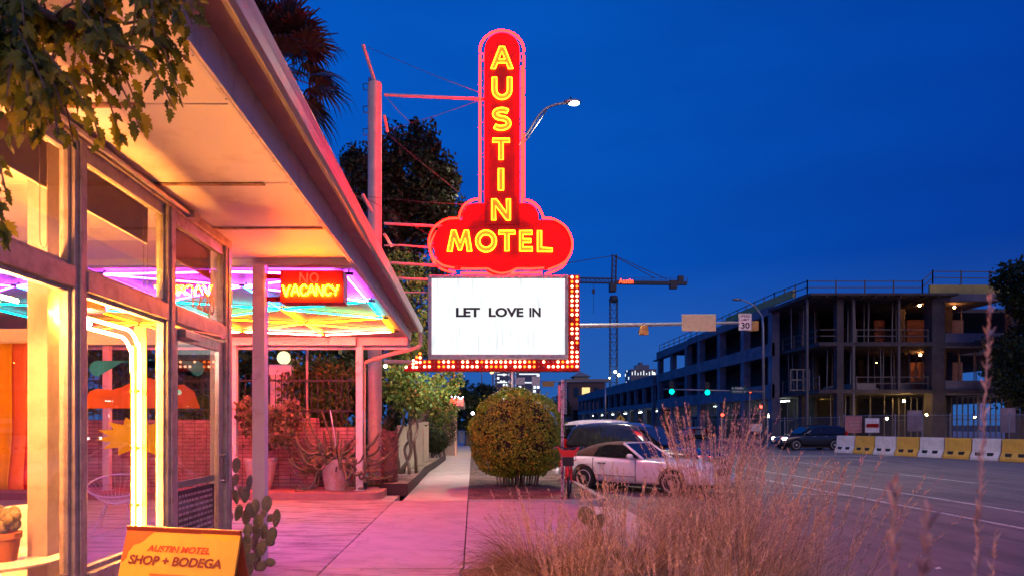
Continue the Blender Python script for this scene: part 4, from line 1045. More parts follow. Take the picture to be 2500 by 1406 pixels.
# ---------------------------------------------------------------- clipped round bush
bc = Vector((P(1263, 0, 17.25).x, 17.25, 0))
t = thing('round_bush', 'big clipped round bush with yellow green leaf tips on the gravel island', 'bush', bc)
n_ = 30000
d = nrg.normal(size=(n_, 3)); d /= np.linalg.norm(d, axis=1)[:, None]
def bushr(d):                                       # clipped dome: fuller top, flat-ish underside
    x, y, z = d[:, 0], d[:, 1], d[:, 2]
    rad = (np.abs(x / 1.17) ** 2.5 + np.abs(y / 1.15) ** 2.5 + np.abs(z / np.where(z > 0, 1.17, 1.02)) ** 2.5) ** (-1 / 2.5)
    lump = 1 + .028 * np.sin(5 * x + 3 * z) + .026 * np.sin(7 * y - 4 * z + 1) + .022 * np.sin(9 * z + 6 * x) + .02 * np.sin(17 * x + 11 * z + 2)
    return rad * lump
bcen = np.array((bc.x, bc.y, 1.27))
r_ = bushr(d) * (1 - .10 * nrg.random(n_) ** 1.7 + .07 * (nrg.random(n_) > .975) * nrg.random(n_))
thin = np.sin(4.3 * d[:, 0] * 2 + 1.3) * np.sin(5.1 * d[:, 2] * 2 + .4) * np.sin(3.7 * d[:, 1] * 2 + 2.1)
keep = (thin < .42) | (nrg.random(n_) < .30)          # a few thinner patches show the dark core inside
shoots = [bcen + v * rr * (1 + .11 * f_) for v, rr in zip(d[:70], bushr(d[:70])) for f_ in (.2, .45, .7, 1.0)]
C = np.concatenate([(bcen + d * r_[:, None])[keep], np.array(shoots) + nrg.normal(size=(len(shoots), 3)) * .012]); N_ = np.concatenate([d[keep], np.repeat(d[:70], 4, axis=0)])
nmesh('foliage', leaf_quads(C, .056, nrm=N_, aspect=.6, jit=.5), 4, lf_hedge, t)
q = MB(); q.ball(bcen, (1.02, 1.0, .96), 24, 14); q.build('dark_core', M('dark_core', (.05, .04, .02), .9), t, smooth=True)  # solid dark core stops see-through, its colour standing for inner shade
q = MB()
for k in range(34):
    a = rng.uniform(0, 6.28); r0 = rng.uniform(.1, .62); b0 = bc + Vector((math.cos(a) * r0, math.sin(a) * r0 * .8, 0)); 
    q.tube(smooth_path([b0, b0 + Vector((math.cos(a) * .04, math.sin(a) * .04, .25)), b0 + Vector((math.cos(a) * .12, math.sin(a) * .12, .55))], 3), [.024, .022, .021, .02, .019, .018, .017], 6)
    q.build('stem', mt_bark, t, smooth=True); q = MB()

# sticker covered post with a plate seen edge on
t = thing('sign_post', 'perforated square steel post covered in stickers, beside the round bush', 'sign post', (P(1373, 0, 14.6).x, 14.6, 0))
def stickermat():
    m, n, l, b = newmat('stickers')
    tc_ = n.new('ShaderNodeTexCoord'); v = n.new('ShaderNodeTexVoronoi'); v.distance = 'CHEBYCHEV'; v.inputs['Scale'].default_value = 17; l.new(tc_.outputs['Object'], v.inputs['Vector'])
    s = n.new('ShaderNodeSeparateColor'); l.new(v.outputs['Color'], s.inputs[0])
    r = ramp_node(n, [(0, (.7, .62, .6)), (.25, (.55, .3, .3)), (.42, (.75, .72, .7)), (.6, (.2, .15, .2)), (.75, (.7, .5, .48)), (.88, (.4, .35, .42))], 'CONSTANT')
    l.new(s.outputs[0], r.inputs[0]); z = n.new('ShaderNodeTexNoise'); z.inputs['Scale'].default_value = 60; l.new(tc_.outputs['Object'], z.inputs['Vector'])
    zr = ramp_node(n, [(.42, (.45, .4, .4)), (.55, (1, 1, 1))]); l.new(z.outputs[0], zr.inputs[0])
    mx = n.new('ShaderNodeMix'); mx.data_type = 'RGBA'; mx.blend_type = 'MULTIPLY'; mx.inputs['Factor'].default_value = .8; l.new(r.outputs[0], mx.inputs['A']); l.new(zr.outputs[0], mx.inputs['B'])
    l.new(mx.outputs['Result'], b.inputs['Base Color']); b.inputs['Roughness'].default_value = .5; return m
mt_stick = stickermat()
px_ = P(1373, 0, 14.6).x
q = MB(); q.box(px_ - .028, px_ + .028, 14.57, 14.63, 0, P(0, 926, 14.6).z); pst = q.build('post', mt_stick, t, bevel=.004)
q = MB()
for k in range(60): q.lathe([(.009, 0), (.009, .003)], (px_, 14.566, .3 + k * .036), 8, ax='y')
q.build('holes', mt_black, pst)
za, zb_ = P(0, 1010, 14.6).z, P(0, 927, 14.6).z
q = MB(); q.beam((px_ + .035, 14.55, (za + zb_) / 2), (px_ + .13, 14.86, (za + zb_) / 2), .006, zb_ - za); q.build('plate', mt_stick, t)
q = MB(); q.beam((px_ - .036, 14.62, (za + zb_) / 2 - .02), (px_ - .05, 14.95, (za + zb_) / 2 - .02), .006, (zb_ - za) * .8); q.build('plate', mt_stick, t)

# ---------------------------------------------------------------- red hire bike
mt_bred = M('bike_red', (.70, .025, .015), .35, c2=(.6, .02, .012), coat=.4)
bk = thing('rental_bicycle', 'red rental bicycle with a red front basket leaning by the sticker covered post', 'bicycle', (P(1388, 0, 14.35).x, 14.35, .012), rotz=R(-10))
def wheel(y):
    q = MB(); q.tube([(0, y + .325 * math.cos(a), .345 + .325 * math.sin(a)) for a in (2 * math.pi * k / 32 for k in range(32))], .024, 8, True)
    w_ = q.build('wheel', mt_black, bk, smooth=True, local=True)
    q = MB(); q.tube([(0, y + .295 * math.cos(a), .345 + .295 * math.sin(a)) for a in (2 * math.pi * k / 32 for k in range(32))], .011, 6, True)
    for k in range(20): a = 2 * math.pi * k / 20; q.tube([(.02 * (-1) ** k, y, .345), (0, y + .29 * math.cos(a), .345 + .29 * math.sin(a))], .0018, 4)
    q.tube([(-.05, y, .345), (.05, y, .345)], .03, 10); q.build('rim', mt_steel, w_, smooth=True, local=True)
    q = MB(); q.tube([(0, y + .37 * math.cos(a), .345 + .37 * math.sin(a)) for a in (R(20 + 140 * k / 10) for k in range(11))], .022, 6); q.build('mudguard', mt_bred, w_, smooth=True, local=True)
wheel(0); wheel(1.12)
q = MB()
for s in (-1, 1): q.tube([(.05 * s, 0, .345), (.055 * s, .05, .72), (.02 * s, .09, .80)], .017, 8)
q.tube([(0, .09, .78), (0, .15, 1.0)], .03, 10); q.tube([(0, .12, .86), (0, .35, .55), (0, .62, .36), (0, .75, .38)], .038, 10); q.tube([(0, .62, .34), (0, .78, .86)], .024, 8)
for s in (-1, 1): q.tube([(.06 * s, 1.12, .345), (.04 * s, .66, .32)], .012, 6); q.tube([(.06 * s, 1.12, .345), (.03 * s, .75, .72)], .012, 6)
q.build('frame', mt_bred, bk, smooth=True, local=True)
q = MB(); q.tube(smooth_path([(-.30, .30, 1.06), (-.26, .2, 1.07), (-.12, .15, 1.05), (0, .15, 1.02), (.12, .15, 1.05), (.26, .2, 1.07), (.30, .30, 1.06)], 5), .013, 8); hb = q.build('handlebar', mt_dark, bk, smooth=True, local=True)
for s in (-1, 1):
    q = MB(); q.tube([(.27 * s, .20, 1.07), (.31 * s, .33, 1.06)], .018, 8); q.build('grip', mt_black, hb, smooth=True, local=True)
    q = MB(); q.tube([(.24 * s, .17, 1.06), (.33 * s, .13, 1.03)], .006, 5); q.build('brake_lever', mt_chrome, hb, local=True)
q = MB()
for a in ([(u, 0, v) for u, v in ((-.125, .87), (.125, .87), (.165, .97), (.235, 1.06), (.20, 1.085), (.13, 1.01), (-.13, 1.01), (-.20, 1.085), (-.235, 1.06), (-.165, .97))],):
    q.prism([(p[0], p[2]) for p in a], lambda u, v, d: (u, -.18 - d - (v - .8) * .1, v), .012)
q.prism([(-.17, .09), (-.13, -.18), (.13, -.18), (.17, .09)], lambda u, v, d: (u, v, .80 - d), .012)
for s in (-1, 1): q.prism([(-.18, .80), (.09, .80), (.10, .93), (-.20, .98)], lambda u, v, d: (s * (.145 + (v - .8) * .25 - d), u, v), .01)
q.build('basket', mt_bred, bk, local=True, bevel=.006)
q = MB(); q.box(-.115, .115, -.205, -.186, .70, .868); q.box(-.10, .10, -.18, -.02, .68, .795); q.build('cargo_net', mt_black, bk, local=True)
q = MB(); q.lathe([(.0, -.03), (.035, -.025), (.04, 0), (.038, .03)], (0, -.06, .64), 14, ax='y'); q.build('headlight', M('lamp_lens', (.8, .8, .8), .1), bk, smooth=True, local=True)
q = MB(); q.lathe([(.06, -.02), (.06, .02)], (0, -.035, .60), 14, ax='y'); q.build('light_housing', mt_bred, bk, local=True)
q = MB(); q.prism([(-.05, .96), (.02, .95), (.12, .86), (.18, .74), (.16, .66)] [:3] + [(.12, .80)], lambda u, v, d: (u, .80 + d, v), .02)
q = MB(); q.ball((0, .84, .93), (.075, .15, .045), 14, 8); q.build('saddle', mt_black, bk, smooth=True, local=True)
for s in (-1, 1):
    q = MB(); q.box(s * .10, s * .18, .58 - .12 * s - .03, .58 - .12 * s + .03, .30 + .13 * s, .32 + .13 * s); q.tube([(s * .07, .62, .34), (s * .09, .58 - .12 * s, .31 + .13 * s)], .012, 6); q.build('pedal', mt_dark, bk, local=True)

# ---------------------------------------------------------------- cars
mt_cglass = M('car_glass', (.012, .014, .018), .04, spec=.8)
mt_trim = M('black_trim', (.02, .02, .02), .4)
mt_alloy = M('alloy', (.60, .58, .56), .3, .6)
mt_tail = M('tail_lens', (.45, .015, .012), .15)
mt_head = M('head_lens', (.55, .55, .56), .06, .2)
mt_amber = M('amber_lens', (.7, .25, .03), .15)
mt_plate = M('number_plate', (.7, .7, .68), .5)
def cutout(mb, cyls):
    me = bpy.data.meshes.new('body'); me.from_pydata([tuple(p) for p in mb.v], [], mb.f)
    bm = bmesh.new(); bm.from_mesh(me); bmesh.ops.remove_doubles(bm, verts=bm.verts, dist=1e-4); bmesh.ops.recalc_face_normals(bm, faces=bm.faces); bm.to_mesh(me); bm.free()
    o = bpy.data.objects.new('body', me); col.objects.link(o)
    tmp = []
    s_ = o.modifiers.new('s', 'SUBSURF'); s_.levels = 2; s_.render_levels = 2
    for c, r, wd in cyls:
        q = MB(); q.lathe([(r, -wd), (r, wd)], c, 40, ax='y'); k = q.build('cut', mt_black); tmp.append(k)
        b_ = o.modifiers.new('b', 'BOOLEAN'); b_.operation = 'DIFFERENCE'; b_.object = k; b_.solver = 'EXACT'
    dg = bpy.context.evaluated_depsgraph_get(); dg.update()
    m2_ = bpy.data.meshes.new_from_object(o.evaluated_get(dg)); o.modifiers.clear(); o.data = m2_
    for k in tmp: bpy.data.objects.remove(k)
    return o
def loft(stations):
    # stations: (x, [(y, z)...]) half section from bottom centre up to top centre; mirrored
    q = MB(); rings = []
    for x, sec in stations:
        ring = [(x, y, z) for y, z in sec] + [(x, -y, z) for y, z in sec[::-1] if y > 1e-6]
        rings.append(ring)
    n = len(rings[0])
    q.v = [Vector(p) for r0 in rings for p in r0]
    for i in range(len(rings) - 1):
        for k in range(n):
            l = (k + 1) % n; q.f.append([i * n + k, i * n + l, (i + 1) * n + l, (i + 1) * n + k])
    q.f.append(list(range(n))[::-1]); q.f.append([(len(rings) - 1) * n + k for k in range(n)]); q.m = [0] * len(q.f)
    return q
def body_sections(prof, W):
    # prof: (x, z_bottom, z_belt, z_top(centre), width factor)
    st_ = []
    for x, zb, zs, zt, wf in prof:
        w_ = W / 2 * wf
        st_.append((x, [(0, zb), (w_ * .80, zb), (w_ * .97, zb + .10 * (zs - zb)), (w_, zb + .45 * (zs - zb)), (w_ * .99, zs - .06), (w_ * .94, zs), (w_ * .55, zs + (zt - zs) * .8), (0, zt)]))
    return st_
def car(name, label, loc, rot, L, W, prof, wheels, wr, paint, house, roofm, alloy=True, spokes=5, conv=False, group=None, glassy=True, tails=True, lit=None):
    t = thing(name, label, 'car' if name != 'parked_van' else 'van', loc, group, rotz=rot)
    bo = cutout(loft(body_sections(prof, W)), [((x, s * (W / 2 - .05), wr), wr + .055, .24) for x in wheels for s in (-1, 1)])
    bo.name = 'body'; bo.data.materials.clear(); bo.data.materials.append(paint); bo.parent = t
    bo.data.polygons.foreach_set('use_smooth', [True] * len(bo.data.polygons)); bo.data.set_sharp_from_angle(angle=R(40))
    q = MB()
    for x in wheels: q.box(x - wr - .02, x + wr + .02, -W / 2 + .30, W / 2 - .30, .16, wr + .22)
    q.box(prof[0][0] + .3, prof[-1][0] - .3, -W / 2 + .12, W / 2 - .12, .17, .26)
    q.build('underbody', mt_black, bo, local=True)
    for x in wheels:
        for s in (-1, 1):
            y = s * (W / 2 - .13)
            q = MB(); pr = [(wr * .66, -.11), (wr * .93, -.11), (wr, -.07), (wr, .07), (wr * .93, .11), (wr * .66, .11)]
            q.lathe(pr, (x, y, wr), 36, ax='y'); wh = q.build('wheel', mt_black, t, smooth=True, local=True, ang=35)
            q = MB(); yo = y + s * .085; yf = y + s * .10
            q.tube([(x + wr * .66 * math.cos(a), yf, wr + wr * .66 * math.sin(a)) for a in (2 * math.pi * k / 36 for k in range(36))], .018, 6, True)
            q.lathe([(wr * .64, -.01), (wr * .64, .01)], (x, y + s * .02, wr), 30, ax='y', mi=1)
            for k in range(spokes):
                a = 2 * math.pi * (k + .25) / spokes; ca, sa = math.cos(a), math.sin(a); n1 = Vector((-sa, 0, ca)); dd = Vector((ca, 0, sa)); c0 = Vector((x, yf, wr))
                pts = [c0 + n1 * .055, c0 + dd * wr * .66 + n1 * .085, c0 + dd * wr * .66 - n1 * .085, c0 - n1 * .055]
                q.add(pts + [p - Vector((0, s * .035, 0)) for p in pts], [(0, 1, 2, 3), (7, 6, 5, 4), (0, 4, 5, 1), (1, 5, 6, 2), (2, 6, 7, 3), (3, 7, 4, 0)])
            q.lathe([(.075, -.02), (.07, .02)], (x, yf, wr), 16, ax='y')
            q.build('rim', [mt_alloy, mt_trim], wh, local=True)
    return t
def slab(pts3, th, q, mi=0):
    n = len(pts3); pts3 = [Vector(p) for p in pts3]; nn = (pts3[1] - pts3[0]).cross(pts3[2] - pts3[0]).normalized() * th
    q.add(pts3 + [p - nn for p in pts3], [tuple(range(n)), tuple(range(2 * n - 1, n - 1, -1))] + [(i, n + i, n + (i + 1) % n, (i + 1) % n) for i in range(n)], mi)

# white soft top convertible, rear wheel at the kerb, nose to the street
mt_cwhite = M('white_car_paint', (.84, .82, .81), .25, c2=(.80, .78, .77), coat=.8)
mt_soft = M('soft_top_cloth', (.07, .035, .025), .85, c2=(.05, .026, .02), scale=30)
th = R(-43)
rw = Vector((3.55, 18.9, -.178))
prof_c = [(-.92, .42, .62, .66, .70), (-.89, .30, .78, .84, .86), (-.80, .26, .84, .90, .93), (-.4, .24, .87, .93, .99), (0.2, .22, .88, .93, 1.0), (.9, .2, .86, .88, 1.0), (1.7, .2, .84, .87, 1.0), (2.2, .22, .82, .90, .99), (2.7, .24, .77, .86, .97), (3.1, .26, .72, .80, .93), (3.36, .28, .66, .72, .84), (3.46, .34, .58, .62, .72)]
cv = car('convertible_car', 'white two door convertible with a dark brown soft top and alloy wheels', rw, th, 4.47, 1.81, prof_c, (0, 2.515), .315, mt_cwhite, None, None)
hy = .72
def greenhouse(secs):                                 # (x, half width, z base, z top) fabric or glass shell
    st_ = [(x, [(0, zb - .06), (w_, zb - .06), (w_ * .99, zb + .02), (w_ * .93, zb + (zt - zb) * .6), (w_ * .82, zt - .02), (w_ * .5, zt + .012), (0, zt + .02)]) for x, w_, zb, zt in secs]
    return loft(st_)
q = greenhouse([(-.62, .62, .90, .93), (-.40, .70, .90, 1.02), (-.05, .74, .90, 1.17), (.35, .75, .89, 1.255), (.70, .75, .88, 1.27), (1.02, .72, .88, 1.255), (1.10, .69, .88, 1.235)]); q.build('soft_top', mt_soft, cv, smooth=True, local=True, sub=1)
q = MB(); slab([(1.12, .60, 1.235), (1.64, .66, .87), (1.64, -.66, .87), (1.12, -.60, 1.235)], .012, q); q.build('windscreen', mt_cglass, cv, local=True)
q = MB()
for s in (-1, 1): q.beam((1.09, s * .645, 1.25), (1.70, s * .75, .855), .06, .055)
q.beam((1.11, -.66, 1.25), (1.11, .66, 1.25), .045, .045); q.build('windscreen_frame', mt_cwhite, cv, local=True, bevel=.012)
for s in (-1, 1):
    q = MB(); slab([(.22, s * .742, .90), (1.50, s * .752, .88), (1.08, s * .66, 1.20), (.62, s * .668, 1.21), (.38, s * .69, 1.14)], .008 * s, q); q.build('side_window', mt_cglass, cv, local=True)
    q = MB(); q.ball((1.42, s * .93, .93), (.085, .11, .065), 12, 8); q.beam((1.44, s * .80, .88), (1.42, s * .90, .92), .05, .03); q.build('mirror', mt_cwhite, cv, smooth=True, local=True)
    q = MB(); q.box(.46, .70, s * .897, s * .918, .715, .745); q.build('door_handle', mt_trim, cv, local=True, bevel=.008)
    q = MB(); q.box(.30, .308, s * .88, s * .9085, .30, .86); q.box(1.56, 1.568, s * .88, s * .9085, .30, .84); q.box(.30, 1.568, s * .90, s * .9095, .41, .425); q.build('door_gap', mt_trim, cv, local=True)
    q = MB(); q.box(-.905, -.70, s * .60, s * .835, .56, .72); q.build('tail_light', mt_tail, cv, local=True, bevel=.03)
    q = MB(); q.add([(3.15, s * .845, .50), (3.40, s * .64, .50), (3.47, s * .40, .50), (3.44, s * .40, .66), (3.36, s * .62, .67), (3.10, s * .835, .69)] + [(2.95, s * .6, .5), (3.2, s * .5, .5), (3.25, s * .4, .5), (3.25, s * .4, .64), (3.2, s * .5, .65), (2.95, s * .6, .66)],
        [(0, 1, 4, 5), (1, 2, 3, 4), (6, 11, 10, 7), (7, 10, 9, 8), (0, 5, 11, 6), (5, 4, 10, 11), (4, 3, 9, 10), (3, 2, 8, 9), (2, 1, 7, 8), (1, 0, 6, 7)]); q.build('headlight', mt_head, cv, local=True)
q = MB(); q.box(3.36, 3.49, -.37, .37, .50, .68); gr = q.build('grille', mt_trim, cv, local=True, bevel=.03)
q = MB()
for k in range(4): q.box(3.488, 3.496, -.35, .35, .53 + .035 * k, .54 + .035 * k)
q.build('grille_bars', mt_chrome, gr, local=True)
q = MB(); q.box(3.40, 3.53, -.80, .80, .30, .46); q.build('front_bumper', mt_cwhite, cv, local=True, bevel=.06)
q = MB(); q.box(-1.0, -.86, -.82, .82, .33, .52); q.build('rear_bumper', mt_cwhite, cv, local=True, bevel=.06)

# dark suv beyond it
mt_navy = M('dark_car_paint', (.012, .013, .02), .22, coat=.8)
def suv(name, label, loc, rot, paint, roofp, L=4.75, W=1.86, Hh=1.80, head=None, group=None):
    f = L / 4.75
    prof = [(-1.0, .5, .8, .86, .86), (-.97, .36, 1.0, 1.04, .95), (-.6, .30, 1.05, 1.07, 1.0), (.5, .28, 1.05, 1.06, 1.0), (1.5, .28, 1.04, 1.06, 1.0), (2.3, .28, 1.03, 1.10, .99), (2.8, .30, .99, 1.08, .97), (3.3, .34, .94, 1.02, .93), (3.58, .38, .84, .90, .86), (3.68, .46, .72, .76, .76)]
    prof = [(x * f, *r_) for x, *r_ in prof]
    c = car(name, label, loc, rot, L, W, prof, (0, 2.83 * f), .37, paint, None, None, group=group)
    g_ = greenhouse([(-.93 * f, .80, 1.06, 1.20), (-.80 * f, .82, 1.06, 1.56), (-.66 * f, .82, 1.06, Hh - .04), (.4 * f, .82, 1.06, Hh), (1.2 * f, .81, 1.06, Hh - .02), (1.55 * f, .79, 1.06, Hh - .10), (2.35 * f, .74, 1.08, 1.13)])
    g_.build('cabin', paint, c, smooth=True, local=True, sub=1)
    for s in (-1, 1):
        for a in ([(-.78, 1.10), (-.02, 1.10), (-.02, 1.62), (-.55, 1.60)], [(.06, 1.10), (.85, 1.10), (.85, 1.64), (.06, 1.63)], [(.93, 1.10), (2.0, 1.10), (1.45, 1.56), (.93, 1.64)]):
            q = MB(); wv = lambda z: .828 - (z - 1.1) * .20 * (1.8 / Hh)
            slab([(x * f, s * (wv(z) + .006), z * (Hh / 1.8) if z > 1.2 else z) for x, z in a], .01 * s, q); q.build('side_window', mt_cglass, c, local=True)
        q = MB(); q.box(-1.0 * f, -.86 * f, s * .62, s * .90, .72, 1.28); q.build('tail_light', mt_tail, c, local=True, bevel=.03)
        q = MB(); q.box(3.42 * f, 3.66 * f, s * .52, s * .80, .70, .88); q.build('headlight', head or mt_head, c, local=True, bevel=.04)
        q = MB(); q.ball((1.95 * f, s * 1.0, 1.12), (.09, .10, .08), 10, 6); q.build('mirror', paint, c, smooth=True, local=True)
        for x in (.55, 1.45): 
            q = MB(); q.box(x * f, (x + .2) * f, s * .925, s * .945, .93, .96); q.build('door_handle', mt_chrome, c, local=True)
    q = MB(); slab([(1.62 * f, .66, Hh - .13), (2.36 * f, .70, 1.15), (2.36 * f, -.70, 1.15), (1.62 * f, -.66, Hh - .13)], -.012, q); q.build('windscreen', mt_cglass, c, local=True)
    q = MB(); slab([(-.86 * f, .66, Hh - .18), (-.99 * f, .70, 1.18), (-.99 * f, -.70, 1.18), (-.86 * f, -.66, Hh - .18)], .012, q); q.build('rear_window', mt_cglass, c, local=True)
    q = MB(); q.box(3.60 * f, 3.70 * f, -.48, .48, .66, .86); q.build('grille', mt_chrome, c, local=True, bevel=.02)
    q = MB(); q.box(-1.08 * f, -.95 * f, -.9, .9, .40, .62); q.box(3.60 * f, 3.74 * f, -.84, .84, .40, .60); q.build('bumper', mt_trim, c, local=True, bevel=.05)
    return c
suv('parked_suv', 'dark sport utility vehicle parked between the white convertible and the pale van', (4.15, 21.9, -.178), th, mt_navy, mt_navy, L=4.9)
suv('parked_van', 'pale van behind the dark sport utility vehicle, mostly its roof showing', (4.35, 25.9, -.178), th, M('pale_car_paint', (.55, .54, .55), .3, coat=.5), None, L=4.9, Hh=1.92)
mt_headon = E_('headlight_glow', (1.0, .9, .75), 14)
suv('waiting_suv', 'dark car with headlights on across the road, before the site fence', P(2018, 1062, 47) * 1 + Vector((0, 0, 0)), R(186), mt_navy, mt_navy, L=4.6, Hh=1.72, head=mt_headon).location.z = -.178
suv('far_car', 'small blurred pale car far down the road beside the wire fence', Vector((P(1700, 0, 78).x, 78, -.178)), R(100), M('grey_car_paint', (.3, .32, .36), .3), None, L=4.4, Hh=1.5)

# ---------------------------------------------------------------- traffic signals, street lamps
mt_sig = M('signal_housing', (.55, .30, .06), .5, c2=(.42, .22, .05))
YT = 30.0; pxT = P(1250, 0, YT).x
t = thing('signal_mast', 'tall street pole behind the round bush with long signal arm and top lamp', 'traffic pole', (pxT, YT, 0))
q = MB(); zt_ = P(0, 480, YT).z; q.tube([(pxT, YT, 0), (pxT, YT, zt_ * .5), (pxT, YT, zt_)], [.125, .115, .10], 16); q.tube([(pxT, YT, 0), (pxT, YT, .3)], .2, 16); q.build('pole', mt_steel, t, smooth=True, ang=50)
q = MB(); q.tube([P(1250, 795, YT), P(1420, 795, YT), P(1640, 791, YT), P(1815, 787, YT)], [.12, .10, .075, .055], 14); q.build('signal_arm', mt_steel, t, smooth=True, ang=50)
q = MB(); q.tube(smooth_path([P(1255, 480, YT), P(1262, 370, YT), P(1290, 322, YT), P(1322, 275, YT), P(1350, 258, YT), P(1380, 252, YT)], 6), .055, 10); q.tube([P(1262, 372, YT), P(1300, 320, YT), P(1334, 270, YT)], .035, 8); la = q.build('lamp_arm', mt_steel, t, smooth=True)
def cobra(par, p, s=1.0, glow=None, mn=mt_steel):
    q = MB(); q.ball(p + Vector((.28 * s, 0, .03 * s)), (.42 * s, .20 * s, .12 * s), 16, 8); hd = q.build('lamp_head', mn, par, smooth=True)
    q = MB(); q.ball(p + Vector((.36 * s, -.02, -.04 * s)), (.26 * s, .17 * s, .10 * s), 14, 8); q.build('lamp_lens', glow, hd, smooth=True)
    q = MB(); q.tube([p + Vector((.2 * s, 0, .12 * s)), p + Vector((.2 * s, 0, .24 * s))], .04 * s, 8); q.build('photocell', mt_dark, hd)
mt_lampg = E_('lamp_glow', (.85, 1.0, .92), 14.0)
cobra(t, P(1382, 251, YT), .95, mt_lampg)
sl = bpy.data.lights.new('street_light', 'SPOT'); sl.energy = 9500; sl.color = (1.0, .84, .56); sl.spot_size = R(150); sl.spot_blend = .7; sl.shadow_soft_size = .2
so_ = bpy.data.objects.new('street_light', sl); col.objects.link(so_); so_.parent = t; so_.location = P(1386, 251, YT) + Vector((.36, 0, -.20)) - t.location   # the lit lamp's own light, pointing down
def signal(x, y, Y, sc_=1.0, par=None):
    c = P(x, y, Y); q = MB(); q.box(c.x - .17 * sc_, c.x + .17 * sc_, Y - .10, Y + .12, c.z - .20 * sc_, c.z + .20 * sc_); q.lathe([(.13, 0), (.17, .05), (.13, .14)], c + Vector((0, 0, -.30 * sc_)), 12)
    return q
sg = thing('traffic_signal', 'yellow traffic signal seen from behind, hanging alone mid arm right of the lightbox', 'traffic signal', P(1572, 795, YT - .1), 'yellow traffic signals on the long arm')
q = MB(); c = P(1572, 806, YT - .12); q.prism([(-.20, -.20), (.20, -.20), (.165, .14), (.10, .20), (-.10, .20), (-.165, .14)], lambda u, v, d: (c.x + u, c.y - .1 + d, c.z + v), .22); q.build('housing', mt_sig, sg, bevel=.03)
q = MB(); q.box(c.x - .03, c.x + .03, c.y - .05, c.y + .05, c.z + .2, c.z + .34); q.build('hanger', mt_steel, sg)
q = MB(); q.tube([(c.x - .1, c.y + .12, c.z), (c.x - .1, c.y + .3, c.z - .02)], .09, 12); q.build('visor', mt_sig, sg)
sg = thing('traffic_signal', 'yellow traffic signal at the tip of the long arm, behind the speed limit sign', 'traffic signal', P(1840, 795, YT + .15), 'yellow traffic signals on the long arm')
q = MB(); c = P(1840, 796, YT + .15); q.box(c.x - .19, c.x + .19, c.y - .1, c.y + .12, c.z - .21, c.z + .21); q.build('housing', mt_sig, sg, bevel=.03)
q = MB(); q.tube([(c.x - .1, c.y + .12, c.z), (c.x - .1, c.y + .3, c.z - .02)], .09, 12); q.build('visor', mt_sig, sg)
A, B = P(1665, 808, YT - .12), P(1748, 767, YT - .12)
q = MB(); q.box(A.x, B.x, YT - .13, YT - .10, A.z, B.z); o_ = tag(q.build('overhead_sign', M('sign_back', (.62, .55, .30), .45, c2=(.5, .44, .24)), bevel=.01), 'blank back of a wide sign panel on the long signal arm', 'sign')
A, B = P(1804, 806, YT - .14), P(1835, 765, YT - .14)
t = thing('speed_limit_sign', 'white road sign reading SPEED LIMIT 30 on the signal arm tip', 'road sign', ((A.x + B.x) / 2, YT - .14, A.z))
mt_sgnw = M('sign_white', (.80, .78, .76), .45); mt_blk = M('sign_black', (.02, .02, .022), .5)
q = MB(); q.box(A.x, B.x, YT - .15, YT - .13, A.z, B.z); pl_ = q.build('plate', mt_sgnw, t, bevel=.004)
q = MB(); fn = lambda u, v: (A.x + (B.x - A.x) * u, YT - .1535, A.z + (B.z - A.z) * v)
put_text(q, 'SPEED', (.10, .77, .90, .91), fn, bold=.02); put_text(q, 'LIMIT', (.18, .56, .82, .70), fn, bold=.02); put_text(q, '30', (.16, .10, .84, .47), fn, bold=.03)
for r_ in ((.03, .02, .97, .035), (.03, .965, .97, .98), (.03, .02, .05, .98), (.95, .02, .97, .98)):
    a, b_ = fn(r_[0], r_[1]), fn(r_[2], r_[3]); q.add([a, (b_[0], a[1], a[2]), b_, (a[0], a[1], b_[2])], [(0, 1, 2, 3)])
q.build('lettering', mt_blk, pl_)
# next crossing: signals showing green, street name blades, lamp post
Y2 = 58.0
t = thing('street_lamp', 'curved lamp post by the building site, its arm carrying two green lights', 'street lamp', (P(1865, 0, Y2).x, Y2, -.1))
q = MB(); q.tube([(P(1865, 0, Y2).x, Y2, -.1), P(1863, 800, Y2), P(1861, 770, Y2)], [.14, .10, .09], 12); q.build('pole', mt_steel, t, smooth=True)
q = MB(); q.tube(smooth_path([P(1862, 775, Y2), P(1845, 750, Y2), P(1822, 736, Y2), P(1805, 731, Y2)], 5), .06, 8); q.build('lamp_arm', mt_steel, t, smooth=True)
q = MB(); q.ball(P(1799, 731, Y2), (.42, .2, .12), 14, 8); q.build('lamp_head', mt_steel, t, smooth=True)
q = MB(); q.tube([P(1865, 955, Y2), P(1620, 949, Y2)], [.09, .05], 10); q.build('signal_arm', mt_steel, t, smooth=True)
mt_green = E_('green_glow', (.0, .62, .40), 4.5)
for x, y, lb in ((1640, 955, 'left hand green traffic light on the far crossing arm'), (1727, 957, 'right hand green traffic light on the far crossing arm, nearer the street name sign')):
    s_ = thing('green_signal', lb, 'traffic light', P(x, y, Y2 - .3)); c = P(x, y, Y2 - .3)
    q = MB(); q.box(c.x - .18, c.x + .18, c.y, c.y + .2, c.z - .2, c.z + .86); q.build('housing', mt_dark, s_, bevel=.02)
    q = MB(); q.ball((c.x, c.y - .01, c.z), (.22, .08, .22), 16, 8); q.build('green_lens', mt_green, s_, smooth=True)  # lens made wider than its housing to stand for the glow around it
    for z in (.34, .68):
        q = MB(); q.ball((c.x, c.y - .01, c.z + z), (.12, .04, .12), 12, 6); q.build('dark_lens', mt_black, s_, smooth=True)
mt_sgreen = M('sign_green', (.01, .10, .07), .5)
A, B = P(1785, 959, Y2 - .2), P(1822, 943, Y2 - .2)
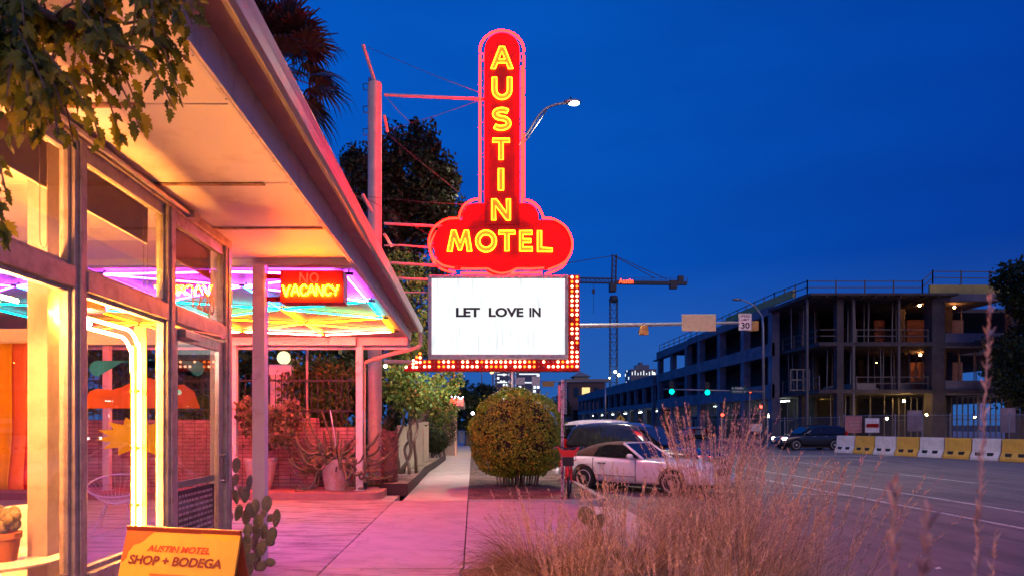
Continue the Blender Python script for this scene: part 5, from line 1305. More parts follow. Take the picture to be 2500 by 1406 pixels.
t = thing('street_name_sign', 'green street name sign reading Nellie and Academy beside the far green lights', 'street sign', ((A.x + B.x) / 2, Y2 - .2, A.z))
mid = (A.z + B.z) / 2
for z0, z1, wd in ((mid + .01, B.z, '\u2190 Nellie'), (A.z, mid - .01, 'Academy \u2192')):
    q = MB(); q.box(A.x, B.x, Y2 - .22, Y2 - .19, z0, z1); bl = q.build('name_blade', mt_sgreen, t)
    q = MB(); put_text(q, wd.replace('\u2190 ', '').replace(' \u2192', ''), (.28 if 'N' in wd else .08, .22, .80 if 'N' in wd else .72, .82), lambda u, v: (A.x + (B.x - A.x) * u, Y2 - .2235, z0 + (z1 - z0) * v), bold=.02)
    ax_ = .05 if 'N' in wd else .95; s = 1 if 'N' in wd else -1
    q.add([(A.x + (B.x - A.x) * u, Y2 - .2235, z0 + (z1 - z0) * v) for u, v in ((ax_, .5), (ax_ + s * .06, .75), (ax_ + s * .06, .58), (ax_ + s * .14, .58), (ax_ + s * .14, .42), (ax_ + s * .06, .42), (ax_ + s * .06, .25))], [tuple(range(7))])
    q.build('lettering', mt_sgnw, bl)
mt_redl = E_('red_glow', (1.0, .05, .03), 9)
for x, y, Y, lb in ((1832, 955, 60, 'small red signal light right of the street name sign'), (1858, 992, 50, 'red hand crossing signal on a pole before the building site'), (1764, 1012, 46, 'dim red crossing signal low behind the tall grass')):
    s_ = thing('red_signal', lb, 'traffic light', P(x, y, Y)); c = P(x, y, Y)
    q = MB(); q.box(c.x - .18, c.x + .18, c.y + .02, c.y + .22, c.z - .2, c.z + .22); q.build('housing', mt_dark, s_)
    q = MB(); q.ball(c, (.11, .04, .11), 10, 6); q.build('red_lens', mt_redl, s_, smooth=True)
    q = MB(); q.tube([(c.x, c.y + .12, -.2), (c.x, c.y + .12, c.z - .2)], .05, 8); q.build('post', mt_steel, s_)
c = P(1876, 1014, 50); s_ = thing('walk_signal', 'pedestrian signal showing a small white walking figure', 'traffic light', c)
q = MB(); q.box(c.x - .2, c.x + .2, c.y + .02, c.y + .2, c.z - .22, c.z + .24); q.build('housing', mt_dark, s_)
q = MB(); q.ball((c.x, c.y - .01, c.z + .12), .035, 8, 6); q.tube([(c.x, c.y, c.z + .07), (c.x - .01, c.y, c.z - .03)], .035, 6); q.tube([(c.x - .01, c.y, c.z - .03), (c.x - .07, c.y, c.z - .14)], .02, 6); q.tube([(c.x - .01, c.y, c.z - .03), (c.x + .06, c.y, c.z - .14)], .02, 6); q.tube([(c.x, c.y, c.z + .06), (c.x + .07, c.y, c.z)], .015, 6)
q.build('walking_figure', E_('walk_glow', (1, .95, .85), 6), s_)
q = MB(); q.tube([(c.x, c.y + .12, -.2), (c.x, c.y + .12, c.z - .2)], .05, 8); q.build('post', mt_steel, s_)
# farther street furniture under the lightbox
Y3 = 75
t = thing('far_signal_mast', 'thin distant signal mast with a dark signal box seen just above the round bush', 'traffic pole', (P(1256, 0, Y3).x, Y3, 0))
q = MB(); q.tube([P(1256, 930, Y3), P(1480, 931, Y3)], .07, 8); q.tube([P(1478, 931, Y3), P(1478, 1040, Y3)], .1, 8); q.build('signal_arm', mt_steel, t, smooth=True)
q = MB(); a, b_ = P(1324, 943, Y3), P(1352, 931, Y3); q.box(a.x, b_.x, Y3 - .2, Y3 + .1, a.z, b_.z); q.build('signal_box', mt_sig, t)
for x0, x1, y0, y1 in ((1258, 1281, 921, 938), (1298, 1318, 918, 940)):
    q = MB(); a, b_ = P(x0, y1, Y3), P(x1, y0, Y3); q.box(a.x, b_.x, Y3 - .12, Y3 - .08, a.z, b_.z); q.build('sign_back', mt_steel, t)
t = thing('far_lamp_post', 'thin distant lamp post with a small orange light left of the office towers', 'street lamp', (P(1203, 0, 80).x, 80, 0))
q = MB(); q.tube([P(1203, 1036, 80), P(1203, 908, 80)], .10, 8); q.tube([P(1176, 1036, 80), P(1176, 905, 80)], .06, 6); q.build('pole', mt_steel, t)
q = MB(); q.ball(P(1201, 907, 80), .22, 10, 8); q.build('lamp_lens', E_('orange_lamp', (1, .45, .08), 12), t, smooth=True)
c = P(1154, 1008, 45); t = thing('walkway_lamp', 'small white lamp shining at the left edge of the round bush', 'lamp', c)
q = MB(); q.ball(c, .10, 10, 8); q.build('bulb', E_('white_lamp', (.9, .95, 1), 14), t, smooth=True); q = MB(); q.tube([(c.x, c.y, 0), c], .03, 6); q.build('post', mt_dark, t)
c = P(941, 893, 18.4); t = thing('yard_lamp', 'small warm lamp half hidden in vine leaves right of the sign pole', 'lamp', c)
q = MB(); q.ball(c, .045, 10, 8); q.build('bulb', E_('warm_lamp', (1.0, .72, .30), 40), t, smooth=True); q = MB(); q.tube([c + Vector((0, .2, .05)), c + Vector((0, .08, .06))], .03, 6); q.build('bracket', mt_dark, t)
# pedestrian warning sign
c = P(1515, 1023, 60); q = MB(); q.prism([(0, .42), (.42, 0), (0, -.42), (-.42, 0)], lambda u, v, d: (c.x + u, c.y + d, c.z + v), .02)
t = thing('warning_sign', 'yellow diamond pedestrian warning sign beyond the parked cars', 'road sign', c); q.build('plate', M('sign_yellow', (.75, .48, .03), .5), t)
q = MB(); q.ball((c.x, c.y - .01, c.z + .2), .05, 8, 6); q.tube([(c.x, c.y - .01, c.z + .14), (c.x, c.y - .01, c.z - .02)], .05, 6); q.tube([(c.x, c.y - .01, c.z - .02), (c.x - .1, c.y - .01, c.z - .22)], .03, 6); q.tube([(c.x, c.y - .01, c.z - .02), (c.x + .1, c.y - .01, c.z - .22)], .03, 6); q.build('walking_figure', mt_blk, t)
q = MB(); q.tube([(c.x, c.y + .04, -.2), (c.x, c.y + .04, c.z + .3)], .03, 6); q.build('post', mt_steel, t)
# things along the far sidewalk
g = G(1124, 1068); t = thing('trash_bin', 'round grey trash bin far down the sidewalk', 'trash bin', (g.x, 60, 0)); g = Vector((P(1125, 0, 60).x, 60, 0))
t.location = g; q = MB(); q.lathe([(.30, 0), (.36, .9), (.38, .92), (.38, .98), (.3, 1.0)], g, 20); q.build('bin_body', M('grey_bin', (.35, .36, .36), .6), t, smooth=True, ang=35)
for (x, Yb, r, lb) in ((1072, 33, .95, 'dark rounded bush beside the far sidewalk, in front of the lit eave'), (1062, 28, .55, 'low dark bush at the end of the steel edging by the sidewalk')):
    cb = P(x, 1060 if r > .8 else 1085, Yb); b0 = Vector((cb.x, Yb, 0)); t = thing('dark_bush', lb, 'bush', b0)
    d = nrg.normal(size=(5000, 3)); d /= np.linalg.norm(d, axis=1)[:, None]; nmesh('foliage', leaf_quads(np.array((b0.x, Yb, r + .35)) + d * r * (1 - .25 * nrg.random((5000, 1))), .075, nrm=d), 4, lf_dark, t)
    q = MB()
    for k in range(6): q.tube([b0 + Vector((rng.uniform(-.3, .3), rng.uniform(-.3, .3), 0)), b0 + Vector((rng.uniform(-.2, .2), 0, r))], .025, 5)
    q.build('stem', mt_bark, t)
mt_wwire = M('white_wire', (.78, .74, .72), .4)
def acapulco(name, label, c, rz=0, m=mt_wwire, group=None):
    t = thing(name, label, 'chair', c, group, rotz=rz)
    q = MB(); ring = lambda rx, ry, z, ph: [(rx * math.cos(a), ry * math.sin(a) + ph, z + .28 * (.5 + .5 * math.sin(a))) for a in (2 * math.pi * k / 28 for k in range(28))]
    rr_ = ring(.40, .40, .50, .05); q.tube(rr_, .012, 6, True); q.build('rim', m, t, smooth=True, local=True)
    q = MB()
    for k in range(28): q.tube([rr_[k], ((rr_[k][0]) * .55, rr_[k][1] * .55, .40 + (rr_[k][2] - .5) * .3), (0, -.02, .36)], .003, 4)
    q.build('string_seat', m, t, local=True)
    for sx_ in (-1, 1):
        for sy in (-1, 1): q = MB(); q.tube([(.14 * sx_, .12 * sy, .37), (.26 * sx_, .28 * sy, 0)], .011, 6); q.build('leg', m, t, local=True)
    return t
acapulco('wire_chair', 'white wire chair in the court, seen through the window left of the yellow neon', (P(285, 0, 10.2).x, 10.2, 0), R(20))
acapulco('wire_chair', 'white wire chair in the court, seen through the door glass', (P(470, 0, 10.0).x, 10.0, 0), R(-40))
t = thing('bistro_table', 'thin metal bistro table far down the sidewalk by the dark bush', 'table', (P(1105, 0, 40).x, 40, 0)); c = t.location.copy()
q = MB(); q.lathe([(.35, .72), (.35, .74)], c, 18); q.build('tabletop', mt_steel, t); q = MB()
for k in range(3): a = 2.1 * k; q.tube([c + Vector((.05, 0, .72)), c + Vector((.28 * math.cos(a), .28 * math.sin(a), 0))], .015, 5)
q.build('base', mt_steel, t)
acapulco('metal_chair', 'dark metal chair beside the far bistro table', (P(1092, 0, 40.5).x, 40.5, 0), 0, mt_dark)
# ---------------------------------------------------------------- building under construction across the road
mt_bst = M('site_steel', (.12, .11, .11), .6, .2)
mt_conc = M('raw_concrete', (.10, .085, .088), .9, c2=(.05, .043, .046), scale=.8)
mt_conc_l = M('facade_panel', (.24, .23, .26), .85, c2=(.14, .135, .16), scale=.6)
mt_ply = M('yellow_sheathing', (.50, .44, .14), .75, c2=(.40, .36, .12), scale=2)
mt_brick2 = brickmat('block_wall', (.35, .15, .09), (.28, .12, .08), (.2, .15, .12))
mt_stud = M('metal_stud', (.26, .24, .22), .5, .3)
ZL = [-.1, 4.5, 8.45, 12.45]
FX = 28.0
fy = lambda x: F * FX / (x - CX)
bl = thing('unfinished_building', 'three storey concrete building under construction across the road, open bays and roof railings', 'building', (38, 80, 0))
cols_y = [fy(x) for x in (1880, 1812, 1754, 1705, 1674, 1638, 1607)]
YC, YB0 = cols_y[0], 57.0
for k, z in enumerate(ZL[1:]):
    q = MB()
    q.box(FX + .25, 62, YC, 104, z - .35, z); q.box(FX + .9 if k < 2 else FX - .2, 45.6, YB0, YC, z - .32, z - .01)
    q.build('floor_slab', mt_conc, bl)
# street side: columns, spandrels, parapet
for i, y in enumerate(cols_y):
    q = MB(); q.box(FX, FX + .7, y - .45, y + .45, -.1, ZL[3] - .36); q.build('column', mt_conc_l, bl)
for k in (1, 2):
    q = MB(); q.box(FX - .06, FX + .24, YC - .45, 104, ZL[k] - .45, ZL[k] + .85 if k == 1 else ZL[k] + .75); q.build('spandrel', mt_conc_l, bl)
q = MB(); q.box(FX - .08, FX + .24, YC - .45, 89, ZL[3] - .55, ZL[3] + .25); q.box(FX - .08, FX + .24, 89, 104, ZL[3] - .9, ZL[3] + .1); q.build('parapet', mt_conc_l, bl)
q = MB(); q.box(FX + .1, FX + .3, 60, 76, ZL[3] + .26, ZL[3] + .95); q.build('sheathing', mt_ply, bl); q = MB(); q.box(38.2, 45.6, YB0 + .1, YB0 + .3, ZL[3] + .0, ZL[3] + .78); q.build('sheathing', mt_ply, bl)
q = MB(); q.box(FX - .1, FX + .5, 95, 106, ZL[3] - 1.1, ZL[3] - .95); q.build('canopy_slab', mt_conc, bl)
# gable side facing the side street: posts, pier, spandrels
for x, wd, z0, z1, nm in ((1972, .16, -.1, ZL[3], 'thin_post'), (2052, .55, -.1, ZL[3] - .3, 'column'), (2085, .2, -.1, ZL[3], 'thin_post'), (2196, .18, 4.5, ZL[3], 'thin_post'), (2292, 1.05, -.1, ZL[3] - .3, 'column'), (2480, .7, -.1, ZL[3] - .3, 'column')):
    X = P(x, 0, YB0).x; q = MB(); q.box(X - wd / 2, X + wd / 2, YB0 + .02, YB0 + wd + .02, z0, z1); q.build(nm, mt_conc if wd > .3 else mt_bst, bl)
Xp, Xe = P(2310, 0, YB0).x, P(2478, 0, YB0).x
q = MB(); q.box(Xp, Xe, YB0 + .1, YB0 + .4, ZL[1] - .45, ZL[1] + .75); q.box(Xp, Xe, YB0 + .1, YB0 + .4, ZL[2] - .45, ZL[2] + .75); q.box(Xp - 1, 45.6, YB0 - .05, YB0 + .4, ZL[3] - .6, ZL[3] - .005); q.build('spandrel', mt_conc_l, bl)
q = MB(); q.box(FX - .3, P(2320, 0, YB0).x, YB0 - 1.0, YB0 + .3, ZL[3] - .30, ZL[3] - .12)
for k in range(11): X = FX + k * 1.02; q.beam((X, YB0 - .9, ZL[3] - .36), (X + .9, YB0 + 3.5, ZL[3] - .36), .12, .14)
q.build('roof_edge', mt_conc, bl)
# interiors
q = MB(); q.box(FX + 4, FX + 4.25, YB0 + 7, 100, -.1, ZL[3] - .4); q.box(FX + 4.3, 52, 74, 74.3, -.1, ZL[3] - .4); q.build('core_wall', M('darkened_core', (.09, .08, .08), .9), bl)  # gloom of the open floors put into the core wall's dark colour
for x0, x1, k in ((2215, 2266, 2), (2310, 2352, 2), (2312, 2350, 1), (2222, 2268, 1), (2135, 2160, 2)):
    a, b_ = P(x0, 0, 64).x, P(x1, 0, 64).x; q = MB(); q.box(a, b_, 64, 64.2, ZL[k] + .003, ZL[k] + 2.9); q.build('inner_wall', mt_brick2, bl)
for x0, x1, z0, z1, Y in ((2180, 2270, -.1, 3.9, 60), (2310, 2460, .0, 4.0, 60.5), (2222, 2268, 4.51, 8.0, 61), (1905, 1960, -.1, 3.9, 63)):
    a, b_ = P(x0, 0, Y).x, P(x1, 0, Y).x; q = MB(); n = max(3, int((b_ - a) / .42))
    for k in range(n): X = a + (b_ - a) * k / (n - 1); q.box(X - .03, X + .03, Y, Y + .1, z0, z1)
    q.box(a, b_, Y, Y + .1, (z0 + z1) / 2, (z0 + z1) / 2 + .06); q.build('stud_frame', mt_stud, bl)
for i in range(5):
    y0, y1 = cols_y[i] + .6, cols_y[i + 1] - .6; q = MB(); n = 12
    for k in range(n): y = y0 + (y1 - y0) * k / (n - 1); q.box(FX + .3, FX + .4, y - .04, y + .04, 2.7, 4.1)
    q.box(FX + .3, FX + .4, y0, y1, 2.6, 2.7); q.build('stud_frame', mt_stud, bl)
for X, Y in [(FX + 2.2 + 4.4 * i, Y) for i in range(4) for Y in (62.5, 69, 75)]:
    q = MB(); q.box(X - .28, X + .28, Y - .28, Y + .28, -.1, ZL[3] - .37); q.build('column', mt_conc, bl)
rp = random.Random(5)
for k in range(46):                                 # shoring props and hung cables
    zi = rp.choice((0, 1, 1, 2, 2)); X, Y = FX + .8 + rp.random() * 16, YB0 + .8 + rp.random() * 6; z0 = ZL[zi] if zi else -.06; q = MB(); q.tube([(X, Y, z0), (X + rp.uniform(-.1, .1), Y, ZL[zi + 1] - .36)], .045, 5); q.build('prop', mt_stud, bl)
for k in range(12):
    zi = rp.choice((1, 2)); X = FX + 1.5 + rp.random() * 14; q = MB(); q.box(X, X + rp.uniform(.6, 1.8), 58.5 + rp.random() * 4, 63, ZL[zi] + .003, ZL[zi] + rp.uniform(.3, 1.1)); q.build('stacked_material', mt_ply if k % 3 == 0 else mt_stud, bl)
# roof railings
def railing(pts, par, h_=1.05, nm='railing', m=mt_bst, step=2.2):
    q = MB()
    for a, b_ in zip(pts[:-1], pts[1:]):
        a, b_ = Vector(a), Vector(b_); n = max(1, int((b_ - a).length / step))
        for k in range(n + 1): p = a + (b_ - a) * k / n; q.box(p.x - .04, p.x + .04, p.y - .04, p.y + .04, p.z, p.z + h_ + .1)
        for z in (h_ * .5, h_): q.beam(a + Vector((0, 0, z)), b_ + Vector((0, 0, z)), .05, .07)
    q.build(nm, m, par)
railing([(FX + .4, 104, ZL[3] + .1), (FX + .4, 89, ZL[3] + .15), (FX + .4, YC, ZL[3] + .4), (FX - .1, YB0, ZL[3]), (P(2252, 0, YB0).x, YB0, ZL[3]), (P(2275, 0, YB0).x, YB0 - .1, ZL[3] + .8), (45.5, YB0, ZL[3] + .75)], bl)
railing([(P(2095, 0, YB0).x, YB0 + .25, ZL[1]), (P(2270, 0, YB0).x, YB0 + .25, ZL[1])], bl); railing([(P(2095, 0, YB0).x, YB0 + .25, ZL[2]), (P(2270, 0, YB0).x, YB0 + .25, ZL[2])], bl)
railing([(FX + 1.0, YC - .4, ZL[1]), (FX + 1.0, YB0 + .2, ZL[1])], bl); railing([(FX + 1.0, YC - .4, ZL[2]), (FX + 1.0, YB0 + .2, ZL[2]), (P(2050, 0, YB0).x, YB0 + .2, ZL[2])], bl)
q = MB()
for k in range(4): X = P(1930, 0, 60).x + k * .55; q.box(X, X + .07, 60, 60.07, ZL[1], ZL[1] + 1.9)
for z in (.1, 1.0, 1.9): q.box(P(1930, 0, 60).x, P(1930, 0, 60).x + 1.7, 60, 60.07, ZL[1] + z - .04, ZL[1] + z + .04)
tag(q.build('scaffold_frame', mt_stud), 'small open scaffold frame standing on the second floor of the unfinished building', 'scaffold')
# work lamps in and before the site
mt_work = E_('work_glow', (1.0, .60, .16), 340)
mt_work2 = E_('inner_glow', (1.0, .36, .09), 230)
for k, (x, y, Y, r, lb) in enumerate(((2207, 978, 58.6, .09, 'brightest work lamp, hung below the slab of the unfinished building'), (2165, 1021, 55.5, .09, 'work lamp low behind the white banner on the fence'), (2262, 1012, 55.5, .07, 'work lamp beside the middle fence posts of the building site'), (2380, 1017, 55.5, .05, 'dim work lamp at the right end of the building site fence'),
        (2245, 745, 60.0, .11, 'work lamp under the roof, lighting the orange block wall'), (2330, 750, 60.0, .09, 'work lamp under the roof right of the grey pier'), (2247, 866, 62.3, .10, 'work lamp on the second floor behind the stud frame'), (2140, 885, 62, .03, 'tiny work lamp deep inside the second floor'), (1995, 985, 70, .07, 'work lamp deep on the ground floor behind the corner post'))):
    c = P(x, y, Y); t = thing('work_lamp', lb, 'lamp', c, 'work lamps in the unfinished building')
    q = MB(); q.ball(c, r, 10, 8); q.build('bulb', mt_work if k < 4 or k == 8 else mt_work2, t, smooth=True); q = MB(); q.tube([c + Vector((0, .0, r)), c + Vector((0, 0, r + .45))], .02, 5); q.build('cable', mt_wire, t)
mt_cool = E_('site_tube', (.85, 1.0, .9), 9)
q = MB()
lb_ = thing('low_building', 'long low two storey concrete shell beyond the taller unfinished building', 'building', (28, 140, 0))
for z, zt in ((4.2, 5.0), (7.6, 9.3)): q = MB(); q.box(FX - .1, 52, 106, 182, z, zt); q.build('floor_slab', mt_conc_l, lb_)
for k in range(14): y = 107 + 5.7 * k; q = MB(); q.box(FX, FX + .6, y - .3, y + .3, -.1, 7.6); q.build('column', mt_conc_l, lb_)
q = MB(); q.box(FX + 6, FX + 6.3, 106.5, 181, -.1, 7.6); q.build('rear_wall', mt_conc, lb_)
q = MB(); q.box(FX + 5.9, 50, 181.2, 181.8, -.1, 7.6); q.build('end_wall', mt_conc, lb_)
for k in range(6):
    y = 110 + 12 * k; q = MB(); q.box(FX + 2.0, FX + 2.2, y, y + 3.4, 3.7, 3.85); o_ = q.build('strip_light', mt_cool, lb_)
for k in range(4):
    y = 66 + 9 * k; q = MB(); q.box(FX + 2.4, FX + 2.6, y, y + 2.2, 3.8, 3.92); o_ = q.build('strip_light', mt_cool, bl)
# chain link fence with banners and water filled barriers
def meshmat(name, c, sc_=14.0, th_=.12):
    m, n, l, b = newmat(name); b.inputs['Base Color'].default_value = (*c, 1); b.inputs['Roughness'].default_value = .5
    tcn = n.new('ShaderNodeTexCoord'); mp_ = n.new('ShaderNodeMapping'); mp_.inputs['Rotation'].default_value = (0, R(45), 0); mp_.inputs['Scale'].default_value = (sc_, sc_, sc_); l.new(tcn.outputs['Object'], mp_.inputs[0])
    s = n.new('ShaderNodeSeparateXYZ'); l.new(mp_.outputs[0], s.inputs[0]); outs = []
    for a in (0, 2):
        f_ = n.new('ShaderNodeMath'); f_.operation = 'FRACT'; l.new(s.outputs[a], f_.inputs[0]); g_ = n.new('ShaderNodeMath'); g_.operation = 'LESS_THAN'; g_.inputs[1].default_value = th_; l.new(f_.outputs[0], g_.inputs[0]); outs.append(g_)
    mx_ = n.new('ShaderNodeMath'); mx_.operation = 'MAXIMUM'; l.new(outs[0].outputs[0], mx_.inputs[0]); l.new(outs[1].outputs[0], mx_.inputs[1])
    tr = n.new('ShaderNodeBsdfTransparent'); ms = n.new('ShaderNodeMixShader'); l.new(mx_.outputs[0], ms.inputs[0]); l.new(tr.outputs[0], ms.inputs[1]); l.new(b.outputs[0], ms.inputs[2]); l.new(ms.outputs[0], n['Material Output'].inputs[0])
    return m
mt_chain = meshmat('chain_link', (.16, .15, .15))
def chain(x0, Y0, x1, Y1, n, label, h_=2.3):
    a, b_ = P(x0, 0, Y0), P(x1, 0, Y1); a.z = b_.z = -.06; t = thing('wire_fence', label, 'fence', a)
    for k in range(n + 1): p = a + (b_ - a) * k / n; q = MB(); q.tube([p, p + Vector((0, 0, h_ + .1))], .035, 8); q.build('fence_post', mt_steel, t)
    q = MB(); q.tube([a + Vector((0, 0, h_)), b_ + Vector((0, 0, h_))], .022, 6); q.tube([a + Vector((0, 0, .1)), b_ + Vector((0, 0, .1))], .022, 6); q.build('fence_rails', mt_steel, t)
    q = MB(); nn = Vector((0, .006, 0)); q.add([a + Vector((0, 0, .1)), b_ + Vector((0, 0, .1)), b_ + Vector((0, 0, h_)), a + Vector((0, 0, h_))], [(0, 1, 2, 3)]); q.build('chain_mesh', mt_chain, t)
chain(2060, 52, 2540, 46, 7, 'tall chain link fence hung with banners in front of the building site')
chain(1640, 90, 2050, 53, 9, 'long wire fence running back along the building site', 2.2)
def banner(x0, x1, y0, y1, Y, m, label, words=None, mw=None, band=None):
    A, B = P(x0, y1, Y), P(x1, y0, Y); t = thing('banner', label, 'banner', A)
    q = MB(); n = 8
    ptsf = [A + Vector(((B.x - A.x) * i / n, .05 * math.sin(i * 1.3), 0)) for i in range(n + 1)]; up = Vector((0, 0, B.z - A.z))
    vv = ptsf + [p + up for p in ptsf] + [p + Vector((0, .015, 0)) for p in ptsf] + [p + up + Vector((0, .015, 0)) for p in ptsf]; N = n + 1
    fs = []
    for i in range(n): fs += [(i, i + 1, N + i + 1, N + i), (2 * N + i + 1, 2 * N + i, 3 * N + i, 3 * N + i + 1)]
    q.add(vv, fs); q.build('cloth', m, t)
    if words or band:
        q = MB(); fn = lambda u, v: (A.x + (B.x - A.x) * u, A.y - .075, A.z + (B.z - A.z) * v)
        for wd, r_ in words or []: put_text(q, wd, r_, fn, bold=.02, mi=0)
        if band: q.add([fn(band[0], band[1]), fn(band[2], band[1]), fn(band[2], band[3]), fn(band[0], band[3])], [(0, 1, 2, 3)], 1)
        q.build('print', [mw, mt_redp], t)
mt_bpink = M('faded_red_cloth', (.50, .22, .20), .7, c2=(.42, .18, .17)); mt_bwhite = M('white_cloth', (.75, .73, .70), .7); mt_bgrey = M('grey_pink_cloth', (.42, .32, .32), .7, c2=(.25, .18, .19), scale=.9); mt_pale = M('pale_print', (.62, .42, .40), .7)
banner(2063, 2104, 1015, 1056, 51.2, mt_bpink, 'faded red banner with pale lettering, leftmost on the chain link fence', [('CALL IN', (.2, .62, .85, .72)), ('BUILDS', (.3, .42, .8, .52)), ('2012', (.5, .24, .9, .34))], mt_pale)
banner(2112, 2146, 1020, 1055, 50.8, mt_bwhite, 'white banner with a red band and red lower edge on the chain link fence', [('BUILDING', (.16, .42, .86, .54))], mt_bwhite, (.08, .36, .94, .62))
banner(2215, 2250, 1001, 1052, 50.0, mt_bgrey, 'dark grey pink banner in the middle of the chain link fence')
banner(2442, 2478, 995, 1055, 47.6, mt_bgrey, 'dark banner at the right end of the chain link fence, lower than the trees')
banner(1833, 1866, 1034, 1052, 62, mt_bwhite, 'small pale banner on the long wire fence left of the waiting car')
mt_by = M('yellow_plastic', (.70, .42, .05), .5, c2=(.58, .34, .05), scale=3); mt_bw2 = M('white_plastic', (.70, .67, .66), .5, c2=(.55, .52, .52), scale=3)
def barrier(a, b_, m, label):
    d = (b_ - a).normalized(); nn = Vector((-d.y, d.x, 0)); t = thing('road_barrier', label, 'barrier', a, 'water filled barriers along the far lane'); L_ = (b_ - a).length - .04
    sec = [(-.30, 0), (-.30, .14), (-.15, .42), (-.12, 1.06), (.12, 1.06), (.15, .42), (.30, .14), (.30, 0)]
    q = MB(); q.add([a + d * s + nn * u + Vector((0, 0, v)) for s in (.02, L_) for u, v in sec], [tuple(range(8)), tuple(range(15, 7, -1))] + [(i, (i + 1) % 8, 8 + (i + 1) % 8, 8 + i) for i in range(8)]); q.build('shell', m, t, bevel=.02)
    face = -1 if nn.dot(Vector((-1, -1, 0))) < 0 else 1
    for s in (.28, .7):
        q = MB(); c = a + d * L_ * s; q.beam(c + nn * .21 * face + Vector((0, 0, .30)) - d * .14, c + nn * .21 * face + Vector((0, 0, .30)) + d * .14, .10, .16); q.build('fork_slot', mt_trim, t)
    q = MB()
    for s in (.15, .4, .5, .6, .85): c = a + d * L_ * s + nn * .137 * face; q.beam(c + Vector((0, 0, .5)), c + Vector((0, 0, .95)), .02, .03)
    q.build('rib', m, t)
b0, b1 = Vector((P(2046, 0, 42.6).x, 42.6, -.18)), Vector((P(2530, 0, 31.0).x, 31.0, -.18))
names = ['white', 'yellow'] * 5
ordn = ['farthest', 'second', 'third', 'fourth', 'fifth', 'sixth', 'seventh', 'nearest']
for k in range(8):
    barrier(b0 + (b1 - b0) * k / 8, b0 + (b1 - b0) * (k + 1) / 8, mt_bw2 if k % 2 == 0 else mt_by, f'{names[k]} plastic water filled road barrier, {ordn[k]} of the row' + (' from the left' if 0 < k < 7 else ' at its left end' if k == 0 else ' at its right end'))

# ---------------------------------------------------------------- tower crane
YK = 170.0
mt_crane = M('crane_steel', (.06, .06, .07), .6, .3)
cp = P(1498, 1036, YK); cp.z = 0
t = thing('tower_crane', 'dark lattice tower crane with red lit letters behind the building site', 'crane', cp)
def lattice(a, b_, wd, n, par, nm, wy=None):
    a, b_ = Vector(a), Vector(b_); d = (b_ - a).normalized(); u = Vector((0, 1, 0)); v = d.cross(u).normalized(); q = MB(); r = wd / 2
    cs = [(u * sx_ + v * sy) * r for sx_, sy in ((1, 1), (1, -1), (-1, -1), (-1, 1))]
    for c in cs: q.beam(a + c, b_ + c, .16, .16)
    for k in range(n):
        p0, p1 = a + (b_ - a) * k / n, a + (b_ - a) * (k + 1) / n
        for i in range(4):
            j = (i + 1) % 4; q.beam(p0 + cs[i], p1 + cs[j], .09, .09); q.beam(p0 + cs[i], p0 + cs[j], .09, .09)
    q.build(nm, mt_crane, par)
lattice((cp.x, YK, 0), P(1498, 735, YK), 1.7, 16, t, 'mast')
lattice(P(1498, 700, YK), P(1500, 622, YK), 1.0, 6, t, 'tower_head')
lattice(P(1496, 686, YK), P(1230, 680, YK), 1.1, 24, t, 'jib')
q = MB(); q.beam(P(1502, 690, YK), P(1676, 692, YK), 1.2, .8); a, b_ = P(1635, 705, YK), P(1652, 685, YK); q.box(a.x, b_.x, YK - .7, YK + .7, a.z, b_.z); a, b_ = P(1655, 690, YK), P(1668, 674, YK); q.box(a.x, b_.x, YK - .5, YK + .5, a.z, b_.z); q.build('counter_jib', mt_crane, t)
railing([P(1505, 690, YK), P(1678, 690, YK)], t, 1.2, 'walkway_rail', mt_crane, 2)
q = MB(); a, b_ = P(1488, 712, YK), P(1503, 693, YK); q.box(a.x, b_.x, YK - 1.1, YK + 1.1, a.z, b_.z); q.lathe([(1.0, 0), (1.2, .5), (.9, 1.6)], P(1498, 738, YK), 12); q.build('cab', mt_crane, t)
for a, b_ in (((1500, 624), (1628, 682)), ((1500, 626), (1600, 680)), ((1500, 624), (1392, 641)), ((1392, 641), (1240, 676))): 
    q = MB(); q.beam(P(*a, YK), P(*b_, YK), .14, .14); q.build('tie_bar', mt_crane, t)
q = MB(); q.tube([P(1449, 690, YK), P(1449, 718, YK)], .04, 5); q.box(P(1446, 0, YK).x, P(1452, 0, YK).x, YK - .3, YK + .3, P(0, 716, YK).z, P(0, 706, YK).z); q.tube([P(1449, 716, YK), P(1449, 766, YK)], .05, 5); q.build('hook_block', mt_crane, t)
q = MB(); A, B = P(1511, 692, YK - 1), P(1546, 680, YK - 1); put_text(q, 'Austin', (0, 0, 1, 1), lambda u, v: (A.x + (B.x - A.x) * u, YK - 1.0, A.z + (B.z - A.z) * v), bold=.02); q.build('lit_letters', E_('crane_letters', (1.0, .06, .02), 5), t)
for x, y, r, c_, lb in ((1502, 907, .35, (.8, 1, .85), 'upper floodlight on the crane mast'), (1511, 915, .35, (.8, 1, .9), 'right floodlight low on the crane mast'), (1488, 922, .2, (.7, .9, .4), 'small left floodlight low on the crane mast')):
    c = P(x, y, YK - 2); l_ = thing('flood_lamp', lb, 'lamp', c); q = MB(); q.ball(c, r, 10, 8); q.build('bulb', E_('flood_glow', c_, 15), l_, smooth=True); q = MB(); q.tube([c + Vector((0, .2, 0)), c + Vector((0, 1.1, 0))], .08, 6); q.build('bracket', mt_dark, l_)

